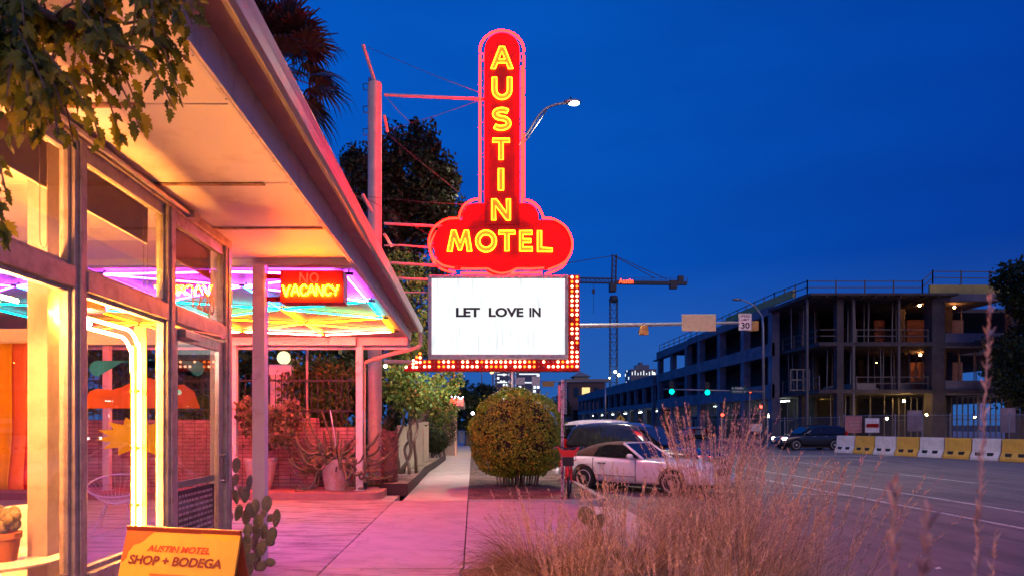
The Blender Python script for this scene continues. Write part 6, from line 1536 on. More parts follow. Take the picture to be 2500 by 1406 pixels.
# ---------------------------------------------------------------- skyline
def towermat(name, c, c_lit, dens, wx, wz, k=1.6):
    m, n, l, b = newmat(name); b.inputs['Base Color'].default_value = (*c, 1); b.inputs['Roughness'].default_value = .4
    tcn = n.new('ShaderNodeTexCoord'); mp_ = n.new('ShaderNodeMapping'); mp_.inputs['Scale'].default_value = (1 / wx, 1 / wx, 1 / wz); l.new(tcn.outputs['Object'], mp_.inputs[0])
    s = n.new('ShaderNodeSeparateXYZ'); l.new(mp_.outputs[0], s.inputs[0]); fl, fr = [], []
    for a in (0, 1, 2):
        f_ = n.new('ShaderNodeMath'); f_.operation = 'FLOOR'; l.new(s.outputs[a], f_.inputs[0]); fl.append(f_)
        g_ = n.new('ShaderNodeMath'); g_.operation = 'FRACT'; l.new(s.outputs[a], g_.inputs[0]); fr.append(g_)
    cb = n.new('ShaderNodeCombineXYZ')
    for a in range(3): l.new(fl[a].outputs[0], cb.inputs[a])
    w_ = n.new('ShaderNodeTexWhiteNoise'); w_.noise_dimensions = '3D'; l.new(cb.outputs[0], w_.inputs['Vector'])
    lt = n.new('ShaderNodeMath'); lt.operation = 'LESS_THAN'; lt.inputs[1].default_value = dens; l.new(w_.outputs['Value'], lt.inputs[0])
    g1 = n.new('ShaderNodeMath'); g1.operation = 'GREATER_THAN'; g1.inputs[1].default_value = .35; l.new(fr[2].outputs[0], g1.inputs[0]); g2 = n.new('ShaderNodeMath'); g2.operation = 'GREATER_THAN'; g2.inputs[1].default_value = .25; l.new(fr[0].outputs[0], g2.inputs[0])
    m1_ = n.new('ShaderNodeMath'); m1_.operation = 'MULTIPLY'; l.new(g1.outputs[0], m1_.inputs[0]); l.new(g2.outputs[0], m1_.inputs[1]); m2_ = n.new('ShaderNodeMath'); m2_.operation = 'MULTIPLY'; l.new(m1_.outputs[0], m2_.inputs[0]); l.new(lt.outputs[0], m2_.inputs[1]); m3_ = n.new('ShaderNodeMath'); m3_.operation = 'MULTIPLY'; m3_.inputs[1].default_value = k; l.new(m2_.outputs[0], m3_.inputs[0])
    b.inputs['Emission Color'].default_value = (*c_lit, 1); l.new(m3_.outputs[0], b.inputs['Emission Strength']); return m
mt_tower = towermat('tower_wall', (.05, .07, .13), (.85, .9, 1.0), .30, 3.0, 3.6); mt_tower2 = towermat('tower_wall_dark', (.04, .06, .12), (.8, .9, 1.0), .16, 3.4, 3.8)
mt_crown = E_('crown_light', (.85, .93, 1.0), 1.2); mt_tw = M('tower_frame', (.12, .14, .2), .6)
def tower(x0, x1, yt, Y, m, label, top=None):
    a, b_ = P(x0, 1040, Y), P(x1, yt, Y); t = thing('office_tower', label, 'building', ((a.x + b_.x) / 2, Y, 0)); q = MB(); q.box(a.x, b_.x, Y, Y + (b_.x - a.x), 0, b_.z); q.build('tower_body', m, t)
    if top == 'crown':
        q = MB(); n = 9
        for k in range(n): X = a.x + (b_.x - a.x) * (k + .5) / n; q.box(X - .35, X + .35, Y - .4, Y - .02, b_.z - 5.5 + math.sin(k * 3.1), b_.z - 2.5 + 1.2 * math.sin(k * 2.1))
        q.build('lit_crown', mt_crown, t); q = MB(); q.box(a.x + 6, b_.x - 6, Y + 3, Y + 14, b_.z, b_.z + 4.0); q.box(a.x + 12, b_.x - 14, Y + 5, Y + 12, b_.z + 4, b_.z + 6.5); q.build('roof_block', mt_tw, t)
    if top == 'band':
        q = MB()
        for z in (3, 11): q.box(a.x + 2, b_.x - 2, Y - .3, Y - .02, b_.z - z - 1.2, b_.z - z)
        q.build('lit_band', mt_crown, t); q = MB(); q.box(a.x - 1, b_.x + 1, Y - .5, Y + 20, b_.z, b_.z + 1.5); q.build('roof_edge', mt_tw, t)
tower(1209, 1243, 905, 700, mt_tower, 'slim office tower with bright lit windows at left under the lightbox', 'band')
tower(1262, 1319, 903, 640, mt_tower2, 'broad dark office tower with few lit windows under the lightbox', 'band')
tower(1540, 1603, 900, 620, mt_tower2, 'office tower with a white lit crown behind the building site', 'crown')
# hotel like block with a small turret
YH = 190; t = thing('corner_block', 'dark brown corner block with a small hipped turret and lit windows', 'building', (P(1435, 0, YH).x, YH, 0)); mt_hb = M('dark_brick', (.12, .075, .07), .8)
a, b_ = P(1388, 1036, YH), P(1480, 931, YH); q = MB(); q.box(a.x, b_.x, YH, YH + 16, 0, b_.z); q.build('wall', mt_hb, t)
q = MB(); q.box(a.x - .8, b_.x + .8, YH - .8, YH + 16.8, b_.z, b_.z + .7); e0, e1 = P(1405, 927, YH), P(1440, 917, YH); q.build('cornice', M('cornice', (.3, .25, .18), .7), t)
q = MB(); q.box(e0.x, e1.x, YH + 2, YH + 7, b_.z + .7, P(0, 917, YH).z); c = Vector(((e0.x + e1.x) / 2, YH + 4.5, P(0, 917, YH).z)); hw = (e1.x - e0.x) / 2 + .6
q.add([c + Vector((-hw, -3.2, 0)), c + Vector((hw, -3.2, 0)), c + Vector((hw, 3.2, 0)), c + Vector((-hw, 3.2, 0)), c + Vector((0, 0, 1.6))], [(0, 1, 4), (1, 2, 4), (2, 3, 4), (3, 0, 4), (3, 2, 1, 0)]); q.build('turret', M('turret_stone', (.35, .30, .22), .7), t)
mt_wlit = E_('lit_window', (1.0, .68, .28), 1.3)
for x0, x1, y0, y1, lit in ((1401, 1412, 945, 968, 0), (1421, 1440, 945, 962, 1), (1399, 1412, 1000, 1024, 0), (1450, 1462, 945, 962, 0)):
    q = MB(); A, B = P(x0, y1, YH - .1), P(x1, y0, YH - .1); q.box(A.x, B.x, YH - .15, YH - .02, A.z, B.z); q.build('window', mt_wlit if lit else mt_cglass, t)
# neighbouring motel eave with its little neon, beyond the dark bush
YM = 34; t = thing('neighbour_eave', 'low pink roof edge with small white neon beyond the vine arbour', 'building', (P(1112, 0, YM).x, YM, 0)); A, B = P(1090, 990, YM), P(1131, 972, YM)
q = MB(); q.box(A.x - 2.0, B.x, YM, YM + 8, A.z, B.z); q.build('roof', mt_pink, t); q = MB(); q.box(A.x - 1.8, P(1108, 0, YM).x, YM + .3, YM + 7.5, 0, A.z); q.build('wall', M('dim_wall', (.35, .27, .22), .8), t)
q = MB(); X = P(1112, 0, YM).x; q.box(X - .05, X + .05, YM + .4, YM + .5, 0, A.z); q.build('post', mt_pink, t)
q = MB(); q.tube(smooth_path([P(x, y, YM - .1) for x, y in ((1102, 966), (1108, 972), (1115, 964), (1120, 970), (1126, 972), (1131, 967))], 5), .03, 6); q.build('neon_tube', E_('neon_white', (.9, .75, 1.0), 6), t, smooth=True)
q = MB(); q.tube([P(1103, 974, YM - .1), P(1131, 975, YM - .1)], .02, 6); q.build('neon_tube', mt_neonr, t, smooth=True)
# trees down the street and at the right edge
def simple_tree(x, Y, ztop, rad, label, n=60, size=.3, group=None, lf=lf_dark):
    b_ = Vector((P(x, 0, Y).x, Y, -.1)); t = thing('street_tree', label, 'tree', b_, group); zc = ztop - rad * .9
    arr = np.concatenate([clumps((b_.x, Y, zc), (rad, rad, rad * .9), n, 50, rad * .30, .35), clumps((b_.x + rad * .4, Y, zc - rad * .5), (rad * .7, rad * .7, rad * .5), n // 3, 50, rad * .28, .3)]); nmesh('crown', leaf_quads(arr, size), 4, lf, t)
    q = MB()
    for path, r0, r1 in treetrunk(b_, Vector((b_.x, Y, zc + rad * .2)), .14 + rad * .05, 5, rad * .7): pp = smooth_path(path, 4); q.tube(pp, [r0 + (r1 - r0) * i / (len(pp) - 1) for i in range(len(pp))], 8)
    q.build('trunk', mt_bark, t, smooth=True)
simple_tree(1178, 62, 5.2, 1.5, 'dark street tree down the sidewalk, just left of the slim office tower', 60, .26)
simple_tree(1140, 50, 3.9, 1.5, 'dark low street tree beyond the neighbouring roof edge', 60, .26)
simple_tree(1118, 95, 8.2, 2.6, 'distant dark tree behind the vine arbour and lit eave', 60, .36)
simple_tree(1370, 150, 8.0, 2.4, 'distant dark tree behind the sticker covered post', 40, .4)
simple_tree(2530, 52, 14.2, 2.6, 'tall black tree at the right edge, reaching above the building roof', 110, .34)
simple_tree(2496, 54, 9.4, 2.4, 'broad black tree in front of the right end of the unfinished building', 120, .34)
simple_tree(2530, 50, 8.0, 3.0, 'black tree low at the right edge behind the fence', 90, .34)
# ---------------------------------------------------------------- sandwich board
tl, tr_ = Vector((-1.885, 3.73, 1.0)), Vector((-1.215, 3.58, .995))
t = thing('sandwich_board', 'yellow painted sandwich board reading AUSTIN MOTEL SHOP + BODEGA in front of the shop window', 'sign', ((tl.x + tr_.x) / 2, (tl.y + tr_.y) / 2, 0))
ux = (tr_ - tl).normalized(); fr = Vector((ux.y, -ux.x, 0)); Wb = (tr_ - tl).length
def fb(u, v, d=0.0):                                  # u along the top edge 0..1, v up the panel 0..1
    return tl + ux * Wb * u * 1.0 + Vector((0, 0, -1.0 * (1 - v))) + fr * (.30 * (1 - v) + d)
def bb(u, v, d=0.0): return tl + ux * Wb * u + Vector((0, 0, -1.0 * (1 - v))) - fr * (.30 * (1 - v) + d)
mt_syel = M('board_yellow', (.82, .50, .06), .5, c2=(.74, .42, .055), scale=10, stretch=(1, 1, .15)); mt_sor = M('board_orange', (.66, .16, .035), .5); mt_sbr = M('board_bright', (.85, .50, .02), .5)
mt_smar = M('board_maroon', (.16, .03, .03), .55, c2=(.30, .12, .04), scale=26, lo=.30, hi=.42); mt_sred = M('board_red', (.48, .05, .02), .55, c2=(.68, .36, .06), scale=30, lo=.34, hi=.42); mt_sin = M('board_inner', (.36, .07, .035), .6)
q = MB(); q.prism([(0, 0), (1, 0), (1, 1), (0, 1)], lambda u, v, d: fb(u, v, -d), .016); pn = q.build('front_panel', mt_syel, t, bevel=.003)
q = MB(); q.prism([(0, 0), (1, 0), (1, 1), (0, 1)], lambda u, v, d: bb(u, v, -d), .016); q.build('rear_panel', mt_sin, t, bevel=.003)
q = MB(); q.prism([(0.002, .998), (.27, .998), (.262, .965), (.235, .935), (.20, .905), (.17, .865), (.13, .84), (.085, .825), (.07, .79), (.05, .76), (.045, .70), (.002, .66)], lambda u, v, d: fb(u, 1 - (1 - v) * .56, .0015 - d), .001); q.build('painted_blob', mt_sor, pn)
q = MB(); q.prism([(.61, .998), (.998, .998), (.998, .90), (.93, .915), (.87, .895), (.80, .93), (.72, .915), (.66, .955)], lambda u, v, d: fb(u, 1 - (1 - v) * .56, .0015 - d), .001); q.build('painted_blob', mt_sbr, pn)
q = MB(); q.prism([(.27, .58), (.62, .58), (.60, .55), (.47, .30), (.44, .30), (.30, .54)], lambda u, v, d: fb(u, 1 - (1 - v) * .56, .0015 - d), .001, [[(.36, .545), (.42, .53), (.44, .50), (.40, .50)], [(.48, .52), (.56, .54), (.53, .50)]]); q.prism([(.80, .52), (.88, .55), (.95, .50), (.93, .40), (.84, .42)], lambda u, v, d: fb(u, 1 - (1 - v) * .56, .0015 - d), .001); q.build('painted_motif', mt_sor, pn)
q = MB(); put_text(q, 'AUSTIN MOTEL', (.215, .775, .765, .835), lambda u, v: fb(u, 1 - (1 - v) * .56, .003), bold=.03, shear=.25); q.build('lettering', mt_sred, pn)
q = MB(); put_text(q, 'SHOP + BODEGA', (.07, .655, .88, .74), lambda u, v: fb(u, 1 - (1 - v) * .56, .003), bold=.035, shear=.15); q.build('lettering', mt_smar, pn)
for u in (.15, .85):
    q = MB(); q.beam(fb(u - .04, .99, -.02), fb(u + .04, .99, -.02), .05, .012); q.build('hinge', mt_steel, t)
# ---------------------------------------------------------------- prickly pear
mt_pad = M('cactus_pad', (.24, .24, .13), .55, c2=(.15, .15, .085), scale=7, bump=.2, bscale=30); mt_spine = M('spines', (.6, .5, .4), .6)
pb_ = Vector((-2.28, 7.1, 0)); t = thing('prickly_pear', 'clump of flat padded prickly pear cactus beside the sandwich board and front post', 'cactus', pb_)
pads = [(1140, 365, 62, 140, 4, 0), (1128, 505, 42, 120, 12, .1), (1080, 600, 70, 120, 30, .1), (1185, 610, 100, 110, 20, .25), (1135, 660, 78, 130, -14, -.1), (1225, 640, 40, 150, 6, .15), (1262, 530, 20, 150, 12, .2), (1160, 810, 110, 170, 32, -.1), (1235, 850, 60, 150, 4, .15), (1285, 790, 110, 150, -30, .1), (1325, 745, 70, 130, -8, -.15), (1345, 895, 125, 150, 34, -.2), (1395, 820, 66, 80, 20, .1), (1425, 730, 30, 160, 6, .2), (1515, 860, 66, 170, 12, .1), (1460, 860, 70, 80, 40, .15), (1250, 980, 90, 140, 10, -.1), (1330, 990, 90, 130, -12, .1), (1400, 985, 60, 140, 8, .15), (1465, 1030, 105, 170, 20, -.1), (1240, 1110, 90, 200, 6, -.15), (1310, 1080, 60, 170, 14, .1), (1370, 1150, 100, 170, 22, -.1), (1460, 1085, 90, 80, 40, 0), (1280, 1240, 130, 110, 24, -.1), (1380, 1310, 120, 90, -36, -.05), (1460, 1275, 100, 80, 16, -.1), (1260, 1340, 90, 110, 0, -.05), (1075, 860, 24, 110, 12, .2), (1330, 1250, 70, 200, 4, .05), (1085, 520, 40, 120, -8, .2)]
for k, (zx, zy, wd, ht, an, dy) in enumerate(pads):
    Y = 7.1 + dy * 1.2; s_ = Y / F / 3.841; c = P(280 + zx / 3.841, 1040 + zy / 3.841, Y); c.z = max(c.z, ht * s_ * .42)
    yaw = rng.uniform(-.7, .7) + (1.0 if wd / ht < .33 else 0); wreal = max(wd, ht * .62) * s_; a = R(an)
    q = MB(); nu, nv = 14, 9; q.ball((0, 0, 0), (wreal / 2, .014 + .006 * rng.random(), ht * s_ / 2 * 1.06), nu, nv)
    for v in q.v:
        f_ = 1 - .28 * max(0, -v.z / (ht * s_ / 2)); v.x *= f_; v.y *= 1 + .0 * v.z
    rot = Matrix.Rotation(yaw, 3, 'Z') @ Matrix.Rotation(a, 3, 'Y'); q.v = [c + rot @ v for v in q.v]
    pd_ = q.build('pad', mt_pad, t, smooth=True)
    q = MB()
    for i in range(16):
        th_ = rng.uniform(0, 6.28); rr_ = math.sqrt(rng.random()) * .85; u, v = rr_ * math.cos(th_) * wreal / 2, rr_ * math.sin(th_) * ht * s_ / 2; side_ = rng.choice((-1, 1)); base = Vector((u, side_ * .014 * math.sqrt(max(0, 1 - rr_ ** 2)), v))
        for j in range(2): e = base + Vector((rng.uniform(-.008, .008), side_ * .02, rng.uniform(-.008, .008))); b1_ = c + rot @ base; e1_ = c + rot @ e; q.tube([b1_, e1_], [.0012, .0004], 3)
    q.build('spines', mt_spine, pd_)
# ---------------------------------------------------------------- ornamental grass
gr_m = leafmat('grass_blade', [(0, (.11, .08, .05)), (.5, (.44, .335, .23)), (1, (.78, .64, .48))], .3, .6); gr_d = leafmat('green_blade', [(0, (.07, .055, .035)), (.6, (.24, .17, .11)), (1, (.42, .30, .21))], .3, .6); gr_s = leafmat('seed_head', [(0, (.34, .25, .20)), (.6, (.54, .43, .36)), (1, (.74, .63, .55))], .35, .7)
def ribbons(paths, wd):
    # paths (n,k,3) -> quads
    n, k = paths.shape[:2]; dirs = np.diff(paths, axis=1); sd = np.cross(dirs, nrg.normal(size=(n, 1, 3))); sd /= np.linalg.norm(sd, axis=2)[:, :, None] + 1e-9
    sd = np.concatenate([sd, sd[:, -1:]], 1); tp_ = np.linspace(1, .15, k)[None, :, None] * np.asarray(wd).reshape(-1, 1, 1) / 2
    L_, Rr = paths - sd * tp_, paths + sd * tp_
    return np.stack([L_[:, :-1], Rr[:, :-1], Rr[:, 1:], L_[:, 1:]], axis=2).reshape(-1, 4, 3)
def arcs(base, n, r0, hmin, hmax, lean, droop, k=8, bias=(0, 0)):
    az = nrg.uniform(0, 2 * np.pi, n); L_ = nrg.uniform(hmin, hmax, n); ln = np.abs(nrg.normal(0, lean, n)); rr_ = r0 * np.sqrt(nrg.random(n))
    out = np.zeros((n, k, 3)); p = np.stack([base[0] + rr_ * np.cos(az), base[1] + rr_ * np.sin(az), np.full(n, base[2])], 1); az = az + nrg.normal(0, .5, n); th_ = ln.copy(); out[:, 0] = p; dr = droop * nrg.uniform(.3, 1.5, n)
    for i in range(1, k):
        d = np.stack([np.cos(az) * np.sin(th_) + bias[0] * i / k, np.sin(az) * np.sin(th_) + bias[1] * i / k, np.cos(th_)], 1); p = p + d * (L_ / (k - 1))[:, None]; p[:, 2] = np.maximum(p[:, 2], .01); out[:, i] = p; th_ = th_ + dr * (i / k)
    return out
def grass(label, base, nb, hb, ns, hs, lean=.35, bias=(0, 0), r0=.16, droop=.45, seed_n=70, sl=.34, green=False, sd_droop=.06, slean=.18, bw=.0062, ss=1.3, hv=.70):
    t = thing('ornamental_grass', label, 'grass', base, 'dry ornamental grasses in the planting bed')
    nb = int(nb * (2.6 if nb > 100 else 1)); ns = int(ns * (1.3 if nb > 100 else 1)); bl_ = arcs(base, nb, r0, hb * .55, hb, lean, droop, 9, bias); nmesh('blades', ribbons(bl_, nrg.uniform(.6, 1.2, nb) * bw), 4, gr_d if green else gr_m, t)
    if nb > 100:                                    # bent and broken older blades, and litter low at the base
        bk_ = arcs(base, nb // 9, r0 * 1.2, hb * .4, hb * .9, .75, .9, 7, bias); kk = nrg.integers(2, 5, len(bk_))
        for i_, k_ in enumerate(kk): bk_[i_, k_:, 2] = bk_[i_, k_, 2] - np.linalg.norm(bk_[i_, k_:, :2] - bk_[i_, k_, :2], axis=1) * nrg.uniform(.2, 1.6); bk_[i_, :, 2] = np.maximum(bk_[i_, :, 2], .004)
        nmesh('dead_blades', ribbons(bk_, nrg.uniform(.7, 1.6, len(bk_)) * .0085), 4, gr_s, t)
    if ns:
        st_ = arcs(base, ns, r0 * .8, hs * hv, hs, slean, sd_droop, 12, bias); nmesh('stalks', ribbons(st_, np.full(ns, .0052)), 4, gr_m, t)
        pts, dirs = [], []
        for s in st_:
            m_ = seed_n; f_ = 1 - sl * nrg.random(m_); x = f_ * 11; i = np.minimum(x.astype(int), 10); fr_ = (x - i)[:, None]; p = s[i] * (1 - fr_) + s[i + 1] * fr_; d = s[i + 1] - s[i]; d /= np.linalg.norm(d, axis=1)[:, None]; pts.append(p); dirs.append(d)
        pts, dirs = np.concatenate(pts), np.concatenate(dirs); o = nrg.normal(size=pts.shape); o -= dirs * (o * dirs).sum(1)[:, None]; o /= np.linalg.norm(o, axis=1)[:, None]; d = dirs * .85 + o * .42; d /= np.linalg.norm(d, axis=1)[:, None]; ln = nrg.uniform(.010, .026, len(pts))[:, None] * ss; s_ = np.cross(d, nrg.normal(size=pts.shape)); s_ /= np.linalg.norm(s_, axis=1)[:, None]
        nmesh('seed_heads', np.stack([pts, pts + d * ln * .45 + s_ * .0022 * ss, pts + d * ln, pts + d * ln * .45 - s_ * .0022 * ss], 1), 4, gr_s, t)
    return t
def gb(x, Y): return Vector((P(x, 0, Y).x, Y, -.012))
grass('low dark grass tuft at the left end of the planting bed, its blades arching over the concrete', gb(1325, 5.4), 1300, .98, 26, 1.12, .40, (-.08, 0), .17, .6, green=True)
grass('small pale tuft in front of the low dark grass tuft, near the bottom of the picture', gb(1400, 4.5), 900, .82, 34, 1.0, .40, (.02, 0), .16, .5)
grass('dense tan grass clump in front of the white convertible rear wheel', gb(1530, 5.2), 950, .98, 60, 1.3, .26, (.06, 0), .22, .25)
grass('tall upright grass clump in front of the convertible bonnet, its seed heads highest', gb(1735, 5.6), 900, 1.15, 110, 1.78, .22, (0, 0), .24, .18, slean=.13)
grass('tan grass clump leaning right over the road, right of the tallest clump', gb(1830, 4.5), 620, 1.0, 60, 1.42, .24, (.16, 0), .2, .2)
grass('near grass clump low in front of the tan clump, at the bottom edge', gb(1650, 3.7), 640, .92, 40, 1.1, .38, (.06, 0), .18, .45)
grass('near low tuft at the bottom edge below the small pale tuft', gb(1290, 4.3), 800, .66, 14, .75, .5, (-.06, 0), .18, .6)
grass('thin leaning grass clump by the kerb with a few long stalks over the asphalt', gb(1985, 4.2), 240, .85, 30, 1.45, .35, (.30, .05), .16, .3, slean=.22)
grass('blurred grass stalk clump nearest the camera, standing up past the road lines', gb(2092, .50), 6, .95, 2, 1.55, .03, (-.012, 0), .008, .04, seed_n=420, sl=.42, slean=.01, sd_droop=.01, ss=.62, hv=.97)
grass('blurred grass stalks leaning right at the right edge, rising before the trees', gb(2250, .62), 10, .95, 6, 1.72, .08, (.13, 0), .03, .1, seed_n=330, sl=.42, slean=.03, sd_droop=.02, ss=.58)
grass('blurred short grass stalks at the bottom right corner', gb(2440, .75), 12, .9, 5, 1.34, .12, (.12, 0), .03, .1, seed_n=300, sl=.4, slean=.05, ss=.58)
grass('single blurred stalk between the road barriers and the right edge of the picture', gb(2330, .8), 4, .8, 2, 1.66, .04, (.03, 0), .012, .08, seed_n=330, sl=.42, slean=.01, sd_droop=.01, ss=.58)
c = P(1432, 1258, 5.9); q = MB(); q.ball((0, 0, 0), (.075, .013, .10), 14, 9); rot = Matrix.Rotation(.4, 3, 'Z') @ Matrix.Rotation(-.9, 3, 'Y'); q.v = [c + rot @ v for v in q.v]
t = thing('small_cactus', 'lone prickly pear pads poking out between the grass tufts', 'cactus', (c.x, c.y, 0)); q.build('pad', mt_pad, t, smooth=True)
for dx, dz, an in ((.10, -.07, 1.1), (.10, -.22, .2)):
    q = MB(); q.ball((0, 0, 0), (.07, .013, .11), 14, 9); rot = Matrix.Rotation(.5, 3, 'Z') @ Matrix.Rotation(an, 3, 'Y'); q.v = [c + Vector((dx, .05, dz)) + rot @ v for v in q.v]; q.build('pad', mt_pad, t, smooth=True)
# ---------------------------------------------------------------- branch hanging into the top left corner
t = thing('overhanging_branch', 'leafy tree branch hanging into the upper left corner before the shop', 'branch', (-1.6, .6, 2.6))
def lobed(c, d, n_, L_):
    # a toothed, pointed leaf: 12 points, slightly folded along its rib
    d = d.normalized(); s_ = d.cross(n_).normalized(); u = s_.cross(d)
    out = [(0, 0), (.10, .15), (.20, .13), (.30, .32), (.38, .19), (.54, .25), (.62, .12), (.76, .13), (1, 0)]
    ptsL = [c + d * L_ * a + s_ * L_ * b_ * 1.1 + u * L_ * (b_ * .25 - .10 * a * a) for a, b_ in out]; ptsR = [c + d * L_ * a - s_ * L_ * b_ * 1.1 + u * L_ * (b_ * .25 - .10 * a * a) for a, b_ in out]; rib = [c + d * L_ * a - u * L_ * .10 * a * a for a, _ in out]
    return ptsL, ptsR, rib
lv = MB(); tw = MB()
twigs = []
def twig(a, b_, sag=.06, n=9, size=.050):
    tw = MB()
    a, b_ = Vector(a), Vector(b_); path = smooth_path([a, (a + b_) / 2 + Vector((0, 0, sag)), b_], 6); tw.tube(path, [.005 - .0032 * i / len(path) for i in range(len(path))], 5)
    tw.build('twig', mt_vine, t, smooth=True)
    for k in range(n):
        f_ = .15 + .85 * k / (n - 1); i = min(int(f_ * (len(path) - 1)), len(path) - 2); p = path[i]; d0 = (path[i + 1] - path[i]).normalized()
        for s in ((1, -1) if k < n - 1 else (0,)):
            d = (d0 * .5 + Vector((rng.uniform(-.5, .5) + .4 * s, rng.uniform(-.5, .5), rng.uniform(-.95, -.1)))).normalized(); nn = Vector((rng.uniform(-.7, .7), -1 + rng.uniform(-.5, .5), rng.uniform(-.2, .9))).normalized(); L_ = size * rng.uniform(.6, 1.25); c = p + d * .018
            l_, r_, rb_ = lobed(c, d, nn, L_); m = len(rb_); b0 = len(lv.v); lv.v += l_ + r_ + rb_
            for j in range(m - 1): lv.f.append([b0 + j, b0 + j + 1, b0 + 2 * m + j + 1, b0 + 2 * m + j]); lv.f.append([b0 + 2 * m + j, b0 + 2 * m + j + 1, b0 + m + j + 1, b0 + m + j]); lv.m += [0, 0]
root = Vector((-1.9, .5, 3.3))
stems = [[root, P(-120, -160, 1.7), P(60, 10, 2.05), P(260, 90, 2.1)], [root, P(-160, -80, 1.8), P(20, 130, 2.0), P(130, 240, 2.1)], [root, P(0, -220, 1.8), P(240, -60, 2.1), P(400, -10, 2.15)], [root, P(-200, 100, 1.7), P(-90, 300, 1.9), P(-30, 420, 1.9)]]
br_ = MB()
for s in stems: pp = smooth_path(s, 6); br_.tube(pp, [.03 - .022 * i / len(pp) for i in range(len(pp))], 8)
br_.build('bough', mt_bark, t, smooth=True)
for k in range(92):
    s = stems[(0, 0, 1, 1, 2, 0, 1, 2)[k % 8]]; pp = smooth_path(s, 6); f_ = rng.uniform(.5, 1.0); a = pp[int(f_ * (len(pp) - 1))]
    px_a = a.x / a.y * F + CX; py_a = CY - (a.z - H) / a.y * F
    twig(a, P(px_a + rng.uniform(-90, 110), py_a + rng.uniform(0, 115), a.y + rng.uniform(-.2, .2)), n=rng.randint(6, 10))
for a, b_ in (((330, 40), (440, 235)), ((300, 60), (455, 150)), ((280, 110), (425, 265)), ((300, 120), (430, 210)), ((220, 150), (345, 320)), ((200, 170), (300, 350)), ((120, 190), (180, 350)), ((160, 180), (250, 360)), ((240, 130), (350, 300)), ((380, -20), (470, 60)), ((350, 20), (440, 60)), ((60, 180), (60, 330)), ((20, 180), (20, 350)), ((-30, 400), (15, 470)), ((-40, 480), (20, 600)), ((-60, 430), (-5, 560)), ((340, 90), (455, 200)), ((390, -30), (450, 110)), ((100, 160), (90, 340))):
    twig(P(*a, 2.1 + rng.uniform(-.1, .1)), P(*b_, 2.15 + rng.uniform(-.15, .15)), n=9)
me_o = lv.build('leaves', lf_near, t)
# ---------------------------------------------------------------- inside the shop window
tc_ = Vector((-3.02, 4.28, .70)); t = thing('round_table', 'oval white table inside the leftmost shop window', 'table', (tc_.x, tc_.y, .02))
q = MB(); q.lathe([(.40, -.012), (.42, -.004), (.42, .008), (.40, .014)], tc_, 36); q.build('tabletop', mt_white, t, smooth=True, ang=40); q = MB(); q.lathe([(.22, -.675), (.2, -.66), (.035, -.62), (.03, -.05), (.12, -.013)], tc_, 20); q.build('pedestal', mt_white, t, smooth=True, ang=40)
pc_ = Vector((P(14, 0, 4.2).x, 4.2, .715)); t = thing('clay_pot', 'orange clay flower pot on the white table inside the window', 'plant pot', pc_)
q = MB(); q.lathe([(.058, 0), (.060, .005), (.078, .135), (.086, .137), (.088, .175), (.078, .176), (.072, .15)], pc_, 28); q.build('pot_body', M('orange_clay', (.60, .24, .07), .75, c2=(.52, .2, .06)), t, smooth=True, ang=35); q = MB(); q.lathe([(.073, .15), (.073, .155)], pc_, 20); q.build('soil', mt_soil, t)
t = thing('globe_cactus', 'cluster of small fuzzy round cacti growing in the orange clay pot', 'cactus', pc_ + Vector((0, 0, .155))); mt_gc = M('fuzzy_cactus', (.42, .36, .24), .9, c2=(.2, .2, .1), scale=60, bump=.8, bscale=140)
for dx, dy, dz, r in ((0, 0, .12, .045), (.05, 0, .07, .04), (-.05, .01, .08, .04), (.03, .03, .14, .035), (-.03, -.02, .15, .035), (.07, -.01, .12, .03), (0, -.03, .05, .04), (.045, -.03, .10, .034)):
    q = MB(); c = pc_ + Vector((dx, dy, .155 + dz)); q.ball(c, (r, r, r * 1.1), 16, 10); hd = q.build('cactus_head', mt_gc, t, smooth=True)
    q = MB()
    for i in range(60):
        d = Vector((rng.gauss(0, 1), rng.gauss(0, 1), rng.gauss(0, 1))).normalized(); q.tube([c + d * r, c + d * (r + .008)], [.0008, .0003], 3)
    q.build('spines', mt_spine, hd)
cc = Vector((P(78, 0, 5.0).x, 5.0, .02)); t = thing('shell_chair', 'white moulded shell chair behind the table inside the window', 'chair', cc, rotz=R(200))
q = MB(); rows_ = []
for i in range(9):
    v = i / 8; ang = -.1 + 1.75 * v; cy_, cz = .20 - .42 * v if v < .5 else -.01 - .17 * (v - .5) * 2, .45 if v < .4 else .45 + .48 * ((v - .4) / .6) ** 1.1
    for k in range(9): u = k / 8 * 2 - 1; wd = .24 * (1 - .35 * max(0, v - .6) * abs(u)); rows_.append((u * wd, cy_ + .10 * u * u * (.4 + v), cz + .05 * u * u * (1 - v)))
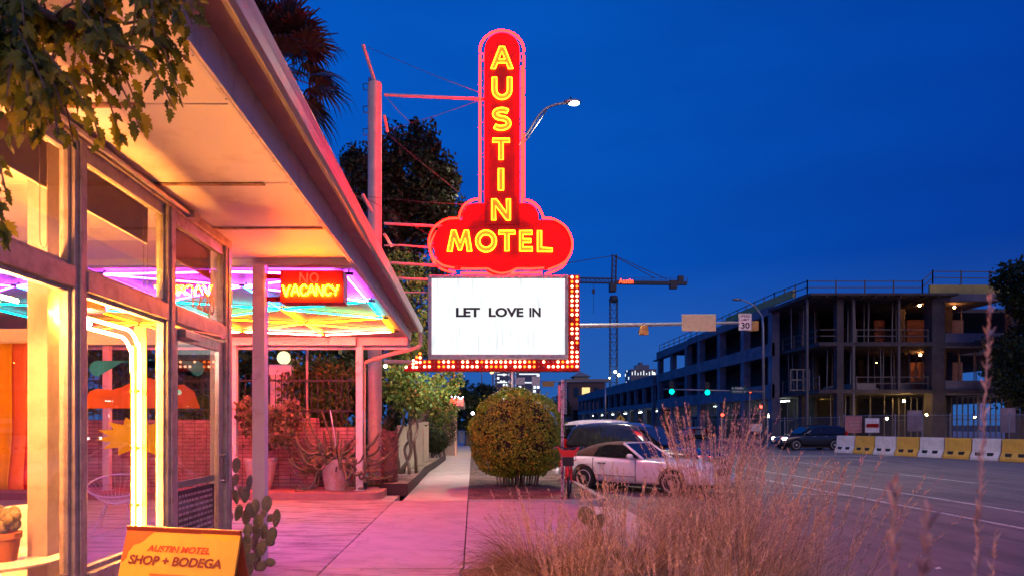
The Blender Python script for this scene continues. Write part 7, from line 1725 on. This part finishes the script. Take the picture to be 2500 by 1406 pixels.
n9 = len(rows_); fs = [(i * 9 + k, i * 9 + k + 1, (i + 1) * 9 + k + 1, (i + 1) * 9 + k) for i in range(8) for k in range(8)]
q.add(rows_, fs); sh = q.build('shell', mt_white, t, smooth=True, local=True, sub=1); so = sh.modifiers.new('th', 'SOLIDIFY'); so.thickness = .012
for sx_ in (-1, 1):
    for sy in (-1, 1): q = MB(); q.tube([(.1 * sx_, .1 * sy, .43), (.2 * sx_, .2 * sy, 0)], .01, 6); q.build('leg', mt_chrome, t, local=True)
# striped cloth flag hung inside the end glass
t = thing('rainbow_flag', 'striped rainbow flag hanging inside the shop at the left edge', 'flag', (-4.8, 6.8, .9)); yf = 6.78; x1 = P(104, 0, yf).x; zt, zb2 = P(0, 836, yf).z, P(0, 1194, yf).z; sw_ = .165
for k, (nm_, c_) in enumerate((('red', (.68, .01, .02)), ('coral', (.85, .22, .10)), ('amber', (.80, .42, .02)), ('green', (.03, .35, .06)), ('blue', (.03, .1, .5)), ('violet', (.22, .04, .4)))):
    m_ = M('flag_' + nm_, c_, .8, scale=3); fabric(m_, c_)
    q = MB(); xa, xb = x1 - sw_ * (k + 1), x1 - sw_ * k; nx, nz_ = 5, 14; g_ = []
    for j in range(nz_ + 1):
        for i in range(nx + 1): X = xa + (xb - xa) * i / nx; v = j / nz_; g_.append((X + .02 * math.sin(v * 3 + .7), yf + .028 * math.sin(X * 16 + v * 1.5) * (.3 + v) + .01 * math.sin(v * 9 + X * 5), zt + (zb2 - zt) * v))
    q.add(g_, [(j * (nx + 1) + i, j * (nx + 1) + i + 1, (j + 1) * (nx + 1) + i + 1, (j + 1) * (nx + 1) + i) for j in range(nz_) for i in range(nx)]); o_ = q.build('stripe', m_, t, smooth=True); o_['label'] = nm_ + ' stripe of the flag'; so = o_.modifiers.new('th', 'SOLIDIFY'); so.thickness = .003
q = MB(); q.tube([(x1 + .02, yf, zt + .004), (x1 - 6.2 * sw_, yf, zt + .004)], .01, 8); q.build('flag_rod', mt_cream, t)
